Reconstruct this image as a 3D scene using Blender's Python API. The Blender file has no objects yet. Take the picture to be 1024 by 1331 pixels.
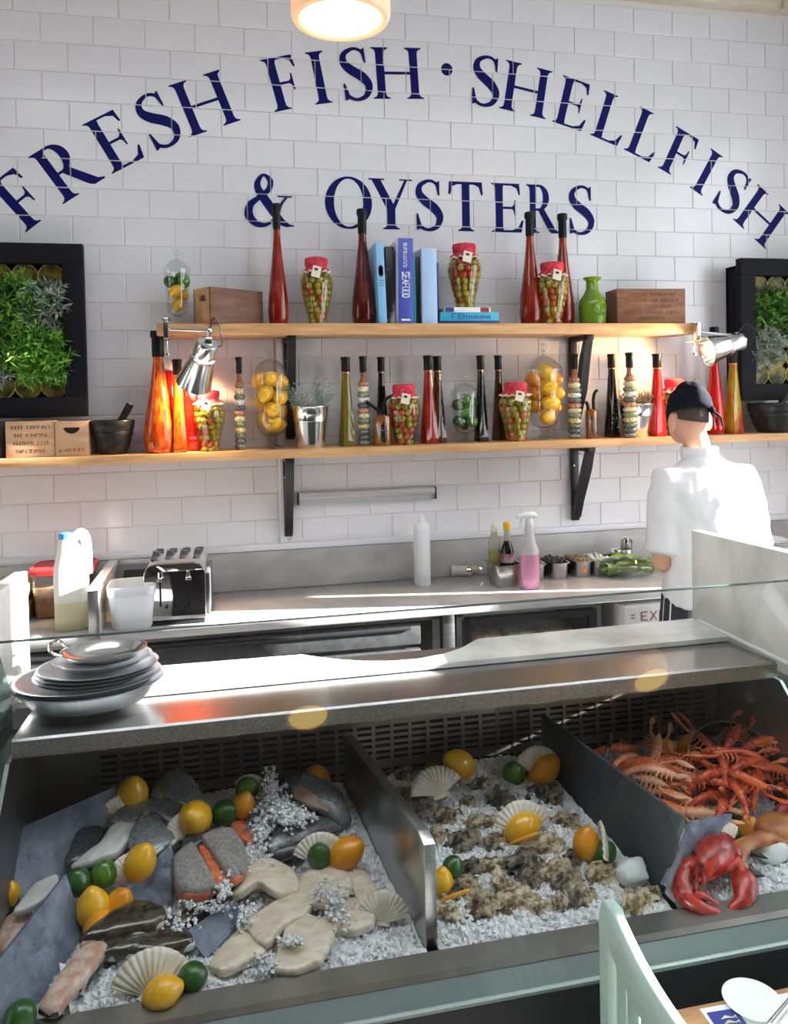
import bpy, bmesh, math, random
from mathutils import Vector, Matrix, Euler, noise
random.seed(7)
PI = math.pi
SC = bpy.context.scene
COL = SC.collection
# ------------------------------------------------------------------ camera
EYE = 1.75
FPX, YAW, PIT, ROLL, PPY, DIST = 1011.37, .2079, .0228, -.0195, 535.65, 3.489
CAM = Vector((0, -DIST, EYE))
_F = Vector((math.sin(YAW)*math.cos(PIT), math.cos(YAW)*math.cos(PIT), -math.sin(PIT)))
_R0 = Vector((math.cos(YAW), -math.sin(YAW), 0))
_U0 = _R0.cross(_F)
_R = _R0*math.cos(ROLL) + _U0*math.sin(ROLL)
_U = _U0*math.cos(ROLL) - _R0*math.sin(ROLL)
cd = bpy.data.cameras.new('camera')
cam = bpy.data.objects.new('camera', cd)
COL.objects.link(cam)
cd.sensor_fit = 'HORIZONTAL'
cd.sensor_width = 36
cd.lens = 36*FPX/1024
cd.shift_y = (PPY-665.5)/1024
cd.clip_start = .02
cam.matrix_world = Matrix(((_R.x, _U.x, -_F.x, CAM.x), (_R.y, _U.y, -_F.y, CAM.y), (_R.z, _U.z, -_F.z, CAM.z), (0, 0, 0, 1)))
SC.camera = cam
# ------------------------------------------------------------------ sky, sun, exposure
SC.view_settings.view_transform = 'Standard'
SC.view_settings.look = 'None'
SC.view_settings.gamma = 1
SC.view_settings.exposure = 0.08
wd = bpy.data.worlds.new('sky')
SC.world = wd
wd.use_nodes = True
bg = wd.node_tree.nodes['Background']
bg.inputs[0].default_value = (.90, .945, 1.0, 1)
bg.inputs[1].default_value = 5.3
SUN_DIR = Vector((-1, .19, -.335)).normalized()
sl = bpy.data.lights.new('sun', 'SUN')
sl.energy = 76
sl.angle = math.radians(.5)
sl.color = (1, .975, .95)
so = bpy.data.objects.new('sun', sl)
COL.objects.link(so)
so.location = (6, -2, 4)
so.rotation_euler = SUN_DIR.to_track_quat('-Z', 'Y').to_euler()
# ------------------------------------------------------------------ measured points on real planes
def ray(x, y): return _F + _R*((x-512)/FPX) - _U*((y-PPY)/FPX)
def onY(x, y, Y):
    d = ray(x, y); return CAM + d*((Y-CAM.y)/d.y)
def onZ(x, y, Z):
    d = ray(x, y); return CAM + d*((Z-CAM.z)/d.z)
# ------------------------------------------------------------------ materials
MATS = {}
def mat(name, c1, c2=None, scale=20, rough=.5, metal=0, trans=0, bump=0, bscale=None, coat=0, emit=None, estr=0, sss=0, stretch=(1,1,1), lo=.4, hi=.6, ior=1.45, detail=4, spec=.5, aniso=0, brick=None):
    if name in MATS: return MATS[name]
    m = bpy.data.materials.new(name); m.use_nodes = True
    nt = m.node_tree; b = nt.nodes['Principled BSDF']
    I = b.inputs
    I['Base Color'].default_value = (*c1, 1)
    I['Roughness'].default_value = rough; I['Metallic'].default_value = metal
    I['Transmission Weight'].default_value = trans; I['IOR'].default_value = ior
    I['Coat Weight'].default_value = coat; I['Coat Roughness'].default_value = .05
    I['Specular IOR Level'].default_value = spec
    I['Anisotropic'].default_value = aniso
    if sss:
        I['Subsurface Weight'].default_value = sss; I['Subsurface Radius'].default_value = (.02, .015, .01); I['Subsurface Scale'].default_value = .5
    if emit: I['Emission Color'].default_value = (*emit, 1); I['Emission Strength'].default_value = estr
    if c2 or bump:
        tc = nt.nodes.new('ShaderNodeTexCoord'); mp = nt.nodes.new('ShaderNodeMapping')
        mp.inputs['Scale'].default_value = stretch
        nt.links.new(tc.outputs['Object'], mp.inputs[0])
    if c2:
        n = nt.nodes.new('ShaderNodeTexNoise'); n.inputs['Scale'].default_value = scale; n.inputs['Detail'].default_value = detail
        r = nt.nodes.new('ShaderNodeValToRGB')
        r.color_ramp.elements[0].position = lo; r.color_ramp.elements[1].position = hi
        r.color_ramp.elements[0].color = (*c1, 1); r.color_ramp.elements[1].color = (*c2, 1)
        nt.links.new(mp.outputs[0], n.inputs['Vector']); nt.links.new(n.outputs[0], r.inputs[0]); nt.links.new(r.outputs[0], I['Base Color'])
    if bump:
        n2 = nt.nodes.new('ShaderNodeTexNoise'); n2.inputs['Scale'].default_value = bscale or scale; n2.inputs['Detail'].default_value = 5
        bp = nt.nodes.new('ShaderNodeBump'); bp.inputs['Strength'].default_value = bump; bp.inputs['Distance'].default_value = .01
        nt.links.new(mp.outputs[0], n2.inputs['Vector']); nt.links.new(n2.outputs[0], bp.inputs['Height']); nt.links.new(bp.outputs[0], I['Normal'])
    MATS[name] = m
    return m
def glassmat(name, tint, base=.05, edge=.8, rough=.02):
    """thin clear glass: transparent with a mirror film that strengthens at grazing angles"""
    if name in MATS: return MATS[name]
    m = bpy.data.materials.new(name); m.use_nodes = True
    nt = m.node_tree; nt.nodes.remove(nt.nodes['Principled BSDF'])
    out = nt.nodes['Material Output']
    t = nt.nodes.new('ShaderNodeBsdfTransparent'); t.inputs[0].default_value = (*tint, 1)
    g = nt.nodes.new('ShaderNodeBsdfGlossy'); g.inputs['Roughness'].default_value = rough
    lw = nt.nodes.new('ShaderNodeLayerWeight'); lw.inputs[0].default_value = .5
    pw = nt.nodes.new('ShaderNodeMath'); pw.operation = 'POWER'; pw.inputs[1].default_value = 3.5
    mu = nt.nodes.new('ShaderNodeMath'); mu.operation = 'MULTIPLY_ADD'; mu.inputs[1].default_value = edge; mu.inputs[2].default_value = base
    mx = nt.nodes.new('ShaderNodeMixShader')
    nt.links.new(lw.outputs['Facing'], pw.inputs[0]); nt.links.new(pw.outputs[0], mu.inputs[0])
    nt.links.new(mu.outputs[0], mx.inputs[0]); nt.links.new(t.outputs[0], mx.inputs[1]); nt.links.new(g.outputs[0], mx.inputs[2])
    nt.links.new(mx.outputs[0], out.inputs[0])
    MATS[name] = m
    return m
def wood(name, c1, c2, stretch=(1, 12, 12), rough=.45, scale=6):
    return mat(name, c1, c2, scale=scale, rough=rough, stretch=stretch, lo=.35, hi=.7, bump=.08)
# ------------------------------------------------------------------ mesh helpers
def bm_(): return bmesh.new()
def xf(vs, M):
    for v in vs: v.co = M @ v.co
def box(bm, c, s, rot=None, bev=0):
    r = bmesh.ops.create_cube(bm, size=1)
    vs = r['verts']
    for v in vs: v.co = Vector((v.co.x*s[0], v.co.y*s[1], v.co.z*s[2]))
    if bev:
        es = list({e for v in vs for e in v.link_edges})
        rr = bmesh.ops.bevel(bm, geom=es, offset=bev, segments=2, affect='EDGES', profile=.5)
        vs = list({v for f in rr['faces'] for v in f.verts} | {v for v in vs if v.is_valid})
    M = Matrix.Translation(c)
    if rot: M = M @ Euler(rot).to_matrix().to_4x4()
    xf(vs, M)
    return vs
def ring_faces(bm, rings, close=True, cap0=True, cap1=True):
    for a, b in zip(rings[:-1], rings[1:]):
        n = len(a)
        for i in range(n if close else n-1):
            j = (i+1) % n
            try: bm.faces.new((a[i], a[j], b[j], b[i]))
            except ValueError: pass
    if cap0 and len(rings[0]) > 2:
        try: bm.faces.new(list(reversed(rings[0])))
        except ValueError: pass
    if cap1 and len(rings[-1]) > 2:
        try: bm.faces.new(rings[-1])
        except ValueError: pass
def lathe(bm, prof, seg=20, cap0=True, cap1=True, M=None, sx=1, sy=1):
    rings = []
    for r, z in prof:
        ring = []
        for i in range(seg):
            a = 2*PI*i/seg
            p = Vector((r*math.cos(a)*sx, r*math.sin(a)*sy, z))
            ring.append(bm.verts.new(M @ p if M else p))
        rings.append(ring)
    ring_faces(bm, rings, True, cap0, cap1)
    return rings
def frame_at(t):
    t = t.normalized()
    up = Vector((0, 0, 1)) if abs(t.z) < .95 else Vector((0, 1, 0))
    a = t.cross(up).normalized(); return a, a.cross(t).normalized()
def tube(bm, pts, rad, seg=8, flat=1.0, cap=True):
    pts = [Vector(p) for p in pts]
    if not isinstance(rad, (list, tuple)): rad = [rad]*len(pts)
    rings = []; pa = None
    for k, p in enumerate(pts):
        t = (pts[min(k+1, len(pts)-1)] - pts[max(k-1, 0)])
        a, b = frame_at(t)
        if pa is not None:
            t = t.normalized(); a = (pa - t*pa.dot(t)).normalized(); b = a.cross(t)
        pa = a
        rings.append([bm.verts.new(p + (a*math.cos(2*PI*i/seg) + b*math.sin(2*PI*i/seg)*flat)*rad[k]) for i in range(seg)])
    ring_faces(bm, rings, True, cap, cap)
    return rings
def ball(bm, c, r, seg=12, rings=8, M=None, fn=None):
    c = Vector(c)
    if not isinstance(r, (list, tuple)): r = (r, r, r)
    rs = []
    for k in range(1, rings):
        th = PI*k/rings
        ring = []
        for i in range(seg):
            a = 2*PI*i/seg
            p = Vector((math.sin(th)*math.cos(a), math.sin(th)*math.sin(a), math.cos(th)))
            f = fn(p) if fn else 1
            p = Vector((p.x*r[0], p.y*r[1], p.z*r[2]))*f
            ring.append(bm.verts.new(c + (M @ p if M else p)))
        rs.append(ring)
    def tip(s):
        p = Vector((0, 0, s)); f = fn(p) if fn else 1
        p = Vector((0, 0, s*r[2]))*f
        return bm.verts.new(c + (M @ p if M else p))
    t, b = tip(1), tip(-1)
    for a_, b_ in zip(rs[:-1], rs[1:]):
        for i in range(seg):
            j = (i+1) % seg
            bm.faces.new((a_[i], b_[i], b_[j], a_[j]))
    for i in range(seg):
        j = (i+1) % seg
        bm.faces.new((t, rs[0][i], rs[0][j])); bm.faces.new((b, rs[-1][j], rs[-1][i]))
def prism(bm, poly, axis, d0, d1, bev=0):
    """extrude a 2-D polygon; axis 'y' -> poly in (x,z), 'x' -> (y,z), 'z' -> (x,y)"""
    def P(u, v, d): return {'y': (u, d, v), 'x': (d, u, v), 'z': (u, v, d)}[axis]
    a = [bm.verts.new(P(u, v, d0)) for u, v in poly]; b = [bm.verts.new(P(u, v, d1)) for u, v in poly]
    fs = [bm.faces.new(a), bm.faces.new(list(reversed(b)))]
    n = len(poly)
    for i in range(n):
        j = (i+1) % n
        fs.append(bm.faces.new((a[j], a[i], b[i], b[j])))
    if bev:
        bmesh.ops.bevel(bm, geom=list({e for f in fs for e in f.edges}), offset=bev, segments=2, affect='EDGES', profile=.5)
def loft(bm, rings_def, seg=16, cap=True):
    """rings_def: (centre, radius_x, radius_y, [tilt matrix])"""
    rings = []
    for d in rings_def:
        c, rx, ry = Vector(d[0]), d[1], d[2]
        M = d[3] if len(d) > 3 else None
        ring = []
        for i in range(seg):
            a = 2*PI*i/seg
            p = Vector((rx*math.cos(a), ry*math.sin(a), 0))
            ring.append(bm.verts.new(c + (M @ p if M else p)))
        rings.append(ring)
    ring_faces(bm, rings, True, cap, cap)
    return rings
def finish(bm, sharp=40, smooth=True):
    bmesh.ops.recalc_face_normals(bm, faces=bm.faces)
    me = bpy.data.meshes.new('mesh'); bm.to_mesh(me); bm.free()
    if smooth:
        me.polygons.foreach_set('use_smooth', [True]*len(me.polygons))
        me.set_sharp_from_angle(angle=math.radians(sharp))
    return me
def obj(name, bm, m, parent=None, sharp=40, smooth=True, loc=None, rot=None, label=None):
    me = bm if isinstance(bm, bpy.types.Mesh) else finish(bm, sharp, smooth)
    o = bpy.data.objects.new(name, me); COL.objects.link(o)
    if m is not None and not me.materials: me.materials.append(m)
    if parent is not None: o.parent = parent
    if loc is not None: o.location = loc
    if rot is not None: o.rotation_euler = rot
    if label: o['label'] = label
    return o
def tag(o, label, cat, group=None, kind=None):
    o['label'] = label; o['category'] = cat
    if group: o['group'] = group
    if kind: o['kind'] = kind
    return o
def thing(name, label, cat, loc=(0,0,0), rz=0, group=None, rot=None, s=1):
    o = bpy.data.objects.new(name, None); COL.objects.link(o)
    o.empty_display_size = .05
    o.location = loc; o.rotation_euler = rot if rot else (0, 0, rz); o.scale = (s, s, s)
    return tag(o, label, cat, group)
def struct(name, bm, m, parent=None, **k):
    o = obj(name, bm, m, parent, **k)
    if parent is None: o['kind'] = 'structure'
    return o
def dup(root, loc, rot=None, s=None, label=None, group=None):
    r = root.copy(); COL.objects.link(r); r.location = loc
    if rot is not None: r.rotation_euler = rot
    if s is not None: r.scale = (s, s, s) if not isinstance(s, tuple) else s
    if label: r['label'] = label
    if group: r['group'] = group
    for ch in root.children:
        c = ch.copy(); COL.objects.link(c); c.parent = r
        for g in ch.children:
            d = g.copy(); COL.objects.link(d); d.parent = c
    return r
def catmull(pts, n=4, closed=True):
    out = []; L = len(pts)
    rng = range(L) if closed else range(L-1)
    for i in rng:
        if closed: p0, p1, p2, p3 = pts[(i-1) % L], pts[i], pts[(i+1) % L], pts[(i+2) % L]
        else: p0, p1, p2, p3 = pts[max(i-1, 0)], pts[i], pts[i+1], pts[min(i+2, L-1)]
        for k in range(n):
            t = k/n
            out.append(.5*((2*p1) + (p2-p0)*t + (2*p0-5*p1+4*p2-p3)*t*t + (3*p1-p0-3*p2+p3)*t**3))
    if not closed: out.append(pts[-1])
    return out
# shared materials
m_steel = mat('brushed_steel', (.40, .40, .40), (.52, .51, .50), scale=8, rough=.28, metal=1, stretch=(1, 30, 30), lo=.3, hi=.7)
m_steel_dull = mat('worn_steel', (.24, .235, .225), (.36, .35, .33), scale=9, rough=.38, metal=1, lo=.3, hi=.7)
m_alu = mat('polished_aluminium', (.78, .79, .8), rough=.18, metal=1)
m_chrome = mat('chrome', (.86, .86, .86), rough=.05, metal=1)
m_black = mat('black_plastic', (.012, .012, .014), rough=.35)
m_blackmetal = mat('black_painted_metal', (.014, .014, .017), rough=.4)
m_white = mat('white_plastic', (.8, .82, .84), rough=.4)
m_glass = glassmat('clear_glass', (.915, .93, .925), .10, .9)
m_pane = glassmat('pane_glass', (.98, .99, .988), .030, .45)
# ================================================================== THE ROOM
m_grout = mat('grout', (.70, .67, .63), rough=.8)
m_tile = mat('glazed_tile', (.70, .695, .72), (.735, .73, .755), scale=3, rough=.16, bump=.05, bscale=9, spec=.45)
m_floor = mat('floor_tile', (.27, .265, .26), (.33, .32, .315), scale=4, rough=.5)
m_plaster = mat('plaster', (.72, .70, .66), rough=.8)
m_cornice = mat('cornice_paint', (.50, .45, .35), (.58, .53, .43), scale=5, rough=.6)
b = bm_(); box(b, (-.05, -4.2, -.05), (7.2, 9.4, .1)); struct('floor', b, m_floor)
# ceiling with an added, unseen roof light to brighten the case (the mullion beam carries the pendant)
SKX0, SKX1, SKY0, SKY1 = -1.3, 2.6, -1.68, -3.0
b = bm_()
for x0, x1, y0, y1 in ((-3.65, 3.55, .5, SKY0), (-3.65, 3.55, SKY1, -8.9), (-3.65, SKX0, SKY0, SKY1), (SKX1, 3.55, SKY0, SKY1)):
    box(b, ((x0+x1)/2, (y0+y1)/2, 3.74), (x1-x0, abs(y1-y0), .1))
box(b, ((SKX0+SKX1)/2, -1.735, 3.73), (SKX1-SKX0, .10, .08)); box(b, ((SKX0+SKX1)/2, -2.5, 3.73), (SKX1-SKX0, .07, .08))
struct('ceiling', b, mat('ceiling_paint', (.34, .33, .33), rough=.8))
b = bm_()
for x in (-.1, 1.4): box(b, (x, (SKY0+SKY1)/2, 3.735), (.05, SKY0-SKY1, .05))
sk = struct('window_3', b, m_plaster)  # glazing bars of the added roof light
b = bm_(); box(b, ((SKX0+SKX1)/2, (SKY0+SKY1)/2, 3.775), (SKX1-SKX0, SKY0-SKY1, .006)); obj('pane', b, glassmat('window_glass', (.97, .98, .98), .04, .5), sk)
b = bm_(); box(b, (-.05, .0535, 1.845), (7.2, .10, 3.69))
wall = struct('wall_back', b, m_grout)
TH, TW = .12, .2072
Z0 = EYE + 13.4386*TH
G = .0030
def tile_mesh(w):
    b = bm_()
    w2, h2 = (w-G)/2, (TH-G)/2; c = .0022
    back = [b.verts.new(p) for p in ((-w2, .011, -h2), (w2, .011, -h2), (w2, .011, h2), (-w2, .011, h2))]
    mid = [b.verts.new(p) for p in ((-w2, .0018, -h2), (w2, .0018, -h2), (w2, .0018, h2), (-w2, .0018, h2))]
    fr = [b.verts.new(p) for p in ((-w2+c, 0, -h2+c), (w2-c, 0, -h2+c), (w2-c, 0, h2-c), (-w2+c, 0, h2-c))]
    ring_faces(b, [back, mid, fr], True, False, True)
    me = finish(b, smooth=False); me.materials.append(m_tile)
    return me
TM = tile_mesh(TW)
cells = []
for k in range(-3, 20):
    zc = Z0 - (k+.5)*TH
    if zc+TH/2 > 3.70 or zc-TH/2 < 1.07: continue
    for j in range(-4, 24):
        xc = -.9396 + (j+.5 + (.5 if k % 2 else 0))*TW
        if xc < -1.55 or xc > 3.4: continue
        cells.append((k, xc, zc))
def vis(c):
    d = Vector((c[1], 0, c[2])) - CAM
    z = d.dot(_F); x = 512+FPX*d.dot(_R)/z; y = PPY-FPX*d.dot(_U)/z
    hid = x < -25 or x > 1045 or y < -20 or (x < 105 and 325 < y < 535) or (x > 965 and 345 < y < 515) or (838 < x < 960 and 600 < y)
    return (1 if hid else 0, z)
cells.sort(key=vis)
for k, xc, zc in cells[:300]:
    o = bpy.data.objects.new('tile', TM); COL.objects.link(o); o.parent = wall; o.location = (xc, 0, zc)
b = bm_()
for k, xc, zc in cells[300:]:
    h, w2, h2 = len(b.verts), (TW-G)/2, (TH-G)/2
    box(b, (xc, .0055, zc), (TW-G, .011, TH-G))
o = obj('tile_field', b, m_tile, wall, smooth=False); o['kind'] = 'stuff'
# cornice beam at the ceiling line
b = bm_(); prism(b, [(-.001, 3.632), (-.05, 3.64), (-.06, 3.665), (-.12, 3.68), (-.12, 3.689), (-.001, 3.689)], 'x', -3.5, 3.34)
box(b, (2.755, -.05, 3.66), (.03, .05, .055))
struct('trim_1', b, m_cornice)
# right-hand wall with two windows (outside the frame): the daylight and the sun enter here, through openings shaped for the sun patches
WX = 3.35
JA, JB, JC, JD = -.98, -2.44, -2.95, -4.5
def wallpart(y0, y1, z0, z1, b): box(b, (WX+.1, (y0+y1)/2, (z0+z1)/2), (.2, abs(y1-y0), z1-z0))
b = bm_()
wallpart(.01, -.775, 0, 3.69, b)
wallpart(-.835, JA, .75, 3.42, b); wallpart(-.775, -.835, .75, 1.40, b); wallpart(-.775, -.835, 1.98, 3.42, b)  # narrow slit shaped to throw the sun streak on the counter
wallpart(-.775, -8.9, 0, .75, b); wallpart(-.775, -8.9, 3.42, 3.69, b)
wallpart(JB, JC, .75, 3.42, b); wallpart(JD, -8.9, .75, 3.42, b)  # pier between the windows set to keep the sun off the case
wr = struct('wall_right', b, m_plaster)
b = bm_(); box(b, (-3.6, -4.2, 1.845), (.1, 9.4, 3.69)); struct('wall_left', b, mat('low_bounce_wall', (.10, .095, .09), rough=.6))  # unseen wall, coloured dark to cut bounced sunlight
b = bm_(); box(b, (-.05, -8.85, 1.845), (7.2, .1, 3.69)); struct('wall_front', b, mat('low_bounce_wall', (.10, .095, .09), rough=.6))  # unseen rear wall, dark for the same low bounce
for i, (a, c) in enumerate(((JA, JB), (JC, JD))):
    b = bm_(); box(b, (WX+.12, (a+c)/2, .765), (.24, abs(c-a), .03)); box(b, (WX+.1, (a+c)/2, 3.405), (.06, abs(c-a), .03))
    wn = struct('window_%d' % (i+1), b, m_white)
    b = bm_(); box(b, (WX+.1, (a+c)/2, 2.085), (.006, abs(c-a), 2.61)); obj('pane', b, glassmat('window_glass', (.97, .98, .98), .04, .5), wn)
# white strip, marble upstand, capping trim
m_marble = mat('grey_marble', (.30, .29, .285), (.46, .45, .44), scale=5, rough=.22, stretch=(1, 1, 1.5), lo=.3, hi=.75, detail=9)
m_marble_w = mat('white_marble', (.47, .475, .465), (.76, .755, .72), scale=4.2, rough=.2, stretch=(2.2, 2.2, .8), lo=.3, hi=.65, detail=10, sss=.15)
b = bm_(); box(b, (1.2, -.012, .985), (5, .025, .17), bev=.002)
struct('baseboard_back', b, m_marble)
b = bm_(); box(b, (1.2, -.014, 1.086), (5, .03, .028), bev=.003)
struct('trim_2', b, mat('trim_paint', (.66, .66, .70), rough=.35))
b = bm_(); box(b, (.222, -.006, 1.56), (.032, .012, .92), bev=.002)
struct('trim_3', b, mat('strip_white', (.74, .74, .76), rough=.35))
# ------------------------------------------------------------------ painted lettering
m_ink = mat('navy_paint', (.006, .008, .10), rough=.5, spec=.12)
sw, se = .165, .09
def rect(x0, x1, z0, z1): return [(x0, z0), (x1, z0), (x1, z1), (x0, z1)]
def foot(x0, x1, top=False, l=se, r=se):
    p = [(x0-l, 0), (x1+r, 0), (x1+r, .022), (x1+r*.45, .04), (x1+.008, .075), (x1, .13), (x0, .13), (x0-.008, .075), (x0-l*.45, .04), (x0-l, .022)]
    return [(x, 1-z) for x, z in p] if top else p
def stemI(x0): return [rect(x0, x0+sw, .1, .9), foot(x0, x0+sw), foot(x0, x0+sw, True)]
def topbar(x0, x1): return [rect(x0, x1-.1, .955, 1), [(x1-.2, .962), (x1-.2, 1), (x1, 1), (x1+.02, .77), (x1-.015, .77), (x1-.06, .9)]]
def midbar(x0, x1): return [rect(x0, x1-.03, .475, .525), [(x1-.1, .5), (x1-.03, .56), (x1-.01, .66), (x1+.015, .66), (x1+.015, .34), (x1-.01, .34), (x1-.03, .44)]]
def botbar(x0, x1): return [rect(x0, x1-.1, 0, .045), [(x1-.22, .04), (x1-.22, 0), (x1, 0), (x1+.05, .25), (x1+.01, .25), (x1-.07, .1)]]
def arcring(cx, cz, ro, ri, a0, a1, n=24, off=0):
    o_, i_ = [], []
    for k in range(n+1):
        a = a0+(a1-a0)*k/n
        o_.append((cx+ro[0]*math.cos(a), cz+ro[1]*math.sin(a))); i_.append((cx+off+ri[0]*math.cos(a), cz+ri[1]*math.sin(a)))
    return [[o_[k], o_[k+1], i_[k+1], i_[k]] for k in range(n)]
def stroke(pts, ws, n=7):
    P = catmull([Vector((p[0], p[1], 0)) for p in pts], n, False); out = []
    W = []
    for i in range(len(ws)-1): W += [ws[i]+(ws[i+1]-ws[i])*k/n for k in range(n)]
    W.append(ws[-1]); L, R_ = [], []
    for k, p in enumerate(P):
        t = P[min(k+1, len(P)-1)]-P[max(k-1, 0)]; nn = Vector((-t.y, t.x, 0)).normalized()*W[k]/2
        L.append(p+nn); R_.append(p-nn)
    return [[(L[k].x, L[k].y), (L[k+1].x, L[k+1].y), (R_[k+1].x, R_[k+1].y), (R_[k].x, R_[k].y)] for k in range(len(P)-1)]
def glyph(c):
    x = se
    if c == 'I': return stemI(x)
    if c == 'F': return stemI(x)+topbar(x+sw, .60)+midbar(x+sw, .5)
    if c == 'E': return [rect(x, x+sw, .02, .98), foot(x, x+sw, r=.02), foot(x, x+sw, True, r=.02)]+topbar(x+sw, .62)+midbar(x+sw, .52)+botbar(x+sw, .66)
    if c == 'L': return [rect(x, x+sw, .02, .9), foot(x, x+sw, r=.02), foot(x, x+sw, True)]+botbar(x+sw, .64)
    if c == 'H': return stemI(x)+stemI(1.02-se-sw)+[rect(x+sw, 1.02-se-sw, .475, .53)]
    if c == 'T': return [rect(.285, .285+sw, .1, .96), foot(.285, .285+sw), rect(.08, .66, .945, 1), [(0, .74), (.04, .74), (.09, .9), (.2, .95), (.2, 1), (.02, 1)], [(.735, .74), (.695, .74), (.645, .9), (.53, .95), (.53, 1), (.715, 1)]]
    if c == 'R': return stemI(x)+[rect(x+sw, .36, .95, 1), rect(x+sw, .36, .46, .51)]+arcring(.34, .73, (.285, .27), (.115, .22), -PI/2, PI/2)+[[(.30, .5), (.48, .5), (.80, .07), (.90, .03), (.90, 0), (.68, 0), (.60, .06)]]
    if c == 'O': return arcring(.465, .5, (.465, .515), (.29, .47), 0, 2*PI, 44)
    if c == 'S': return stroke([(.50, .80), (.45, .94), (.30, .99), (.12, .90), (.09, .74), (.20, .60), (.42, .44), (.53, .27), (.46, .08), (.27, .01), (.11, .08), (.055, .22)], [.02, .06, .06, .10, .15, .185, .19, .15, .10, .06, .07, .025])+[[(.44, .95), (.525, 1.0), (.525, .70), (.495, .70)], [(.06, .33), (.03, .33), (.03, .0), (.09, .02), (.14, .07)]]
    if c == 'Y': return [[(.06, .98), (.24, .98), (.53, .44), (.36, .40)], [(.72, .98), (.78, .98), (.53, .40), (.46, .44)], rect(.365, .53, .1, .46), foot(.365, .53), rect(0, .32, .97, 1), rect(.62, .88, .97, 1)]
    if c == '.': return [[(.12+.12*math.cos(2*PI*k/24), .63+.125*math.sin(2*PI*k/24)) for k in range(24)]]
    if c == '&': return stroke([(.84, .015), (.66, .12), (.43, .44), (.27, .68), (.25, .84), (.36, .98), (.49, .87), (.45, .70), (.26, .54), (.10, .40), (.07, .20), (.22, .04), (.42, .04), (.60, .20), (.70, .44), (.80, .56)], [.05, .15, .18, .15, .11, .05, .11, .10, .09, .13, .17, .12, .06, .05, .05, .03])+[rect(.62, .90, .56, .59), [(.74, 0), (.93, 0), (.93, .025), (.80, .05)]]
SIGN = thing('wall_lettering', 'navy blue painted serif lettering arched across the white tiled wall', 'sign', (0, 0, 0))
def letter(c, M, name='letter'):
    bm = bm_()
    for ip, poly in enumerate(glyph(c)):
        vs = [bm.verts.new((p[0], -.00004*ip, p[1])) for p in poly]
        try: bm.faces.new(vs)
        except ValueError: pass
    xf(bm.verts, M)
    zs = [v.co.z for v in bm.verts]; xs = [v.co.x for v in bm.verts]
    def cut(co, no): bmesh.ops.bisect_plane(bm, geom=bm.verts[:]+bm.edges[:]+bm.faces[:], dist=1e-6, plane_co=co, plane_no=no)
    g = .0042
    ks = [k for k in range(-4, 21) if min(zs)-.01 < Z0-k*TH < max(zs)+.01]
    js = [j for j in range(-10, 50) if min(xs)-.01 < -.9396+j*TW/2 < max(xs)+.01]
    for k in ks:
        for s in (-1, 1): cut((0, 0, Z0-k*TH+s*g/2), (0, 0, 1))
    for j in js:
        for s in (-1, 1): cut((-.9396+j*TW/2+s*g/2, 0, 0), (1, 0, 0))
    dead = []
    for f in bm.faces:
        c_ = f.calc_center_median()
        kk = (Z0-c_.z)/TH
        if abs(kk-round(kk))*TH < g/2: dead.append(f); continue
        row = math.floor(kk); off = .5 if row % 2 else 0
        jj = (c_.x+.9396)/TW-off
        if abs(jj-round(jj))*TW < g/2: dead.append(f)
    bmesh.ops.delete(bm, geom=dead, context='FACES')
    for f in bm.faces:
        if f.normal.y > 0: f.normal_flip()
    me = bpy.data.meshes.new('letter'); bm.to_mesh(me); bm.free(); me.materials.append(m_ink)
    o = bpy.data.objects.new('letter', me); COL.objects.link(o); o.parent = SIGN; o.location = (0, -.0006, 0)
CX, CZ, CR, CAP = .9316, .4337, 2.665, .231
def arc_letter(c, x, width):
    """x: world x of the letter's base centre on the arc"""
    a = math.asin((x-CX)/CR)
    base = Vector((CX+CR*math.sin(a), 0, CZ+CR*math.cos(a)))
    M = Matrix.Translation(base) @ Matrix.Rotation(a, 4, 'Y') @ Matrix.Diagonal((CAP, 1, CAP, 1)) @ Matrix.Translation((-width/2, 0, 0))
    letter(c, M)
for c, x, w in (('F', -.7795, .345), ('R', -.579, .87), ('E', -.3935, .70), ('S', -.225, .56), ('H', -.032, 1.02), ('F', .2625, .345), ('I', .4445, .345), ('S', .600, .56), ('H', .788, 1.02),
                ('.', 1.012, .24), ('S', 1.188, .56), ('H', 1.3825, 1.02), ('E', 1.6135, .74), ('L', 1.801, .70), ('L', 1.9705, .66), ('F', 2.117, .345), ('I', 2.290, .345), ('S', 2.425, .56), ('H', 2.5855, 1.02)):
    arc_letter(c, x, w)
def flat_letter(c, x0, x1, z0=2.502, h=.229, nat=None):
    s = (x1-x0)/nat
    letter(c, Matrix.Translation((x0, 0, z0)) @ Matrix.Diagonal((s, 1, h, 1)))
for c, x0, x1, nat in (('&', .087, .299, .93), ('O', .439, .653, .93), ('Y', .638, .841, .88), ('S', .853, .986, .60), ('T', 1.012, 1.180, .735), ('E', 1.221, 1.380, .71), ('R', 1.395, 1.560, .90), ('S', 1.607, 1.740, .60)):
    flat_letter(c, x0, x1, nat=nat)
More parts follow.
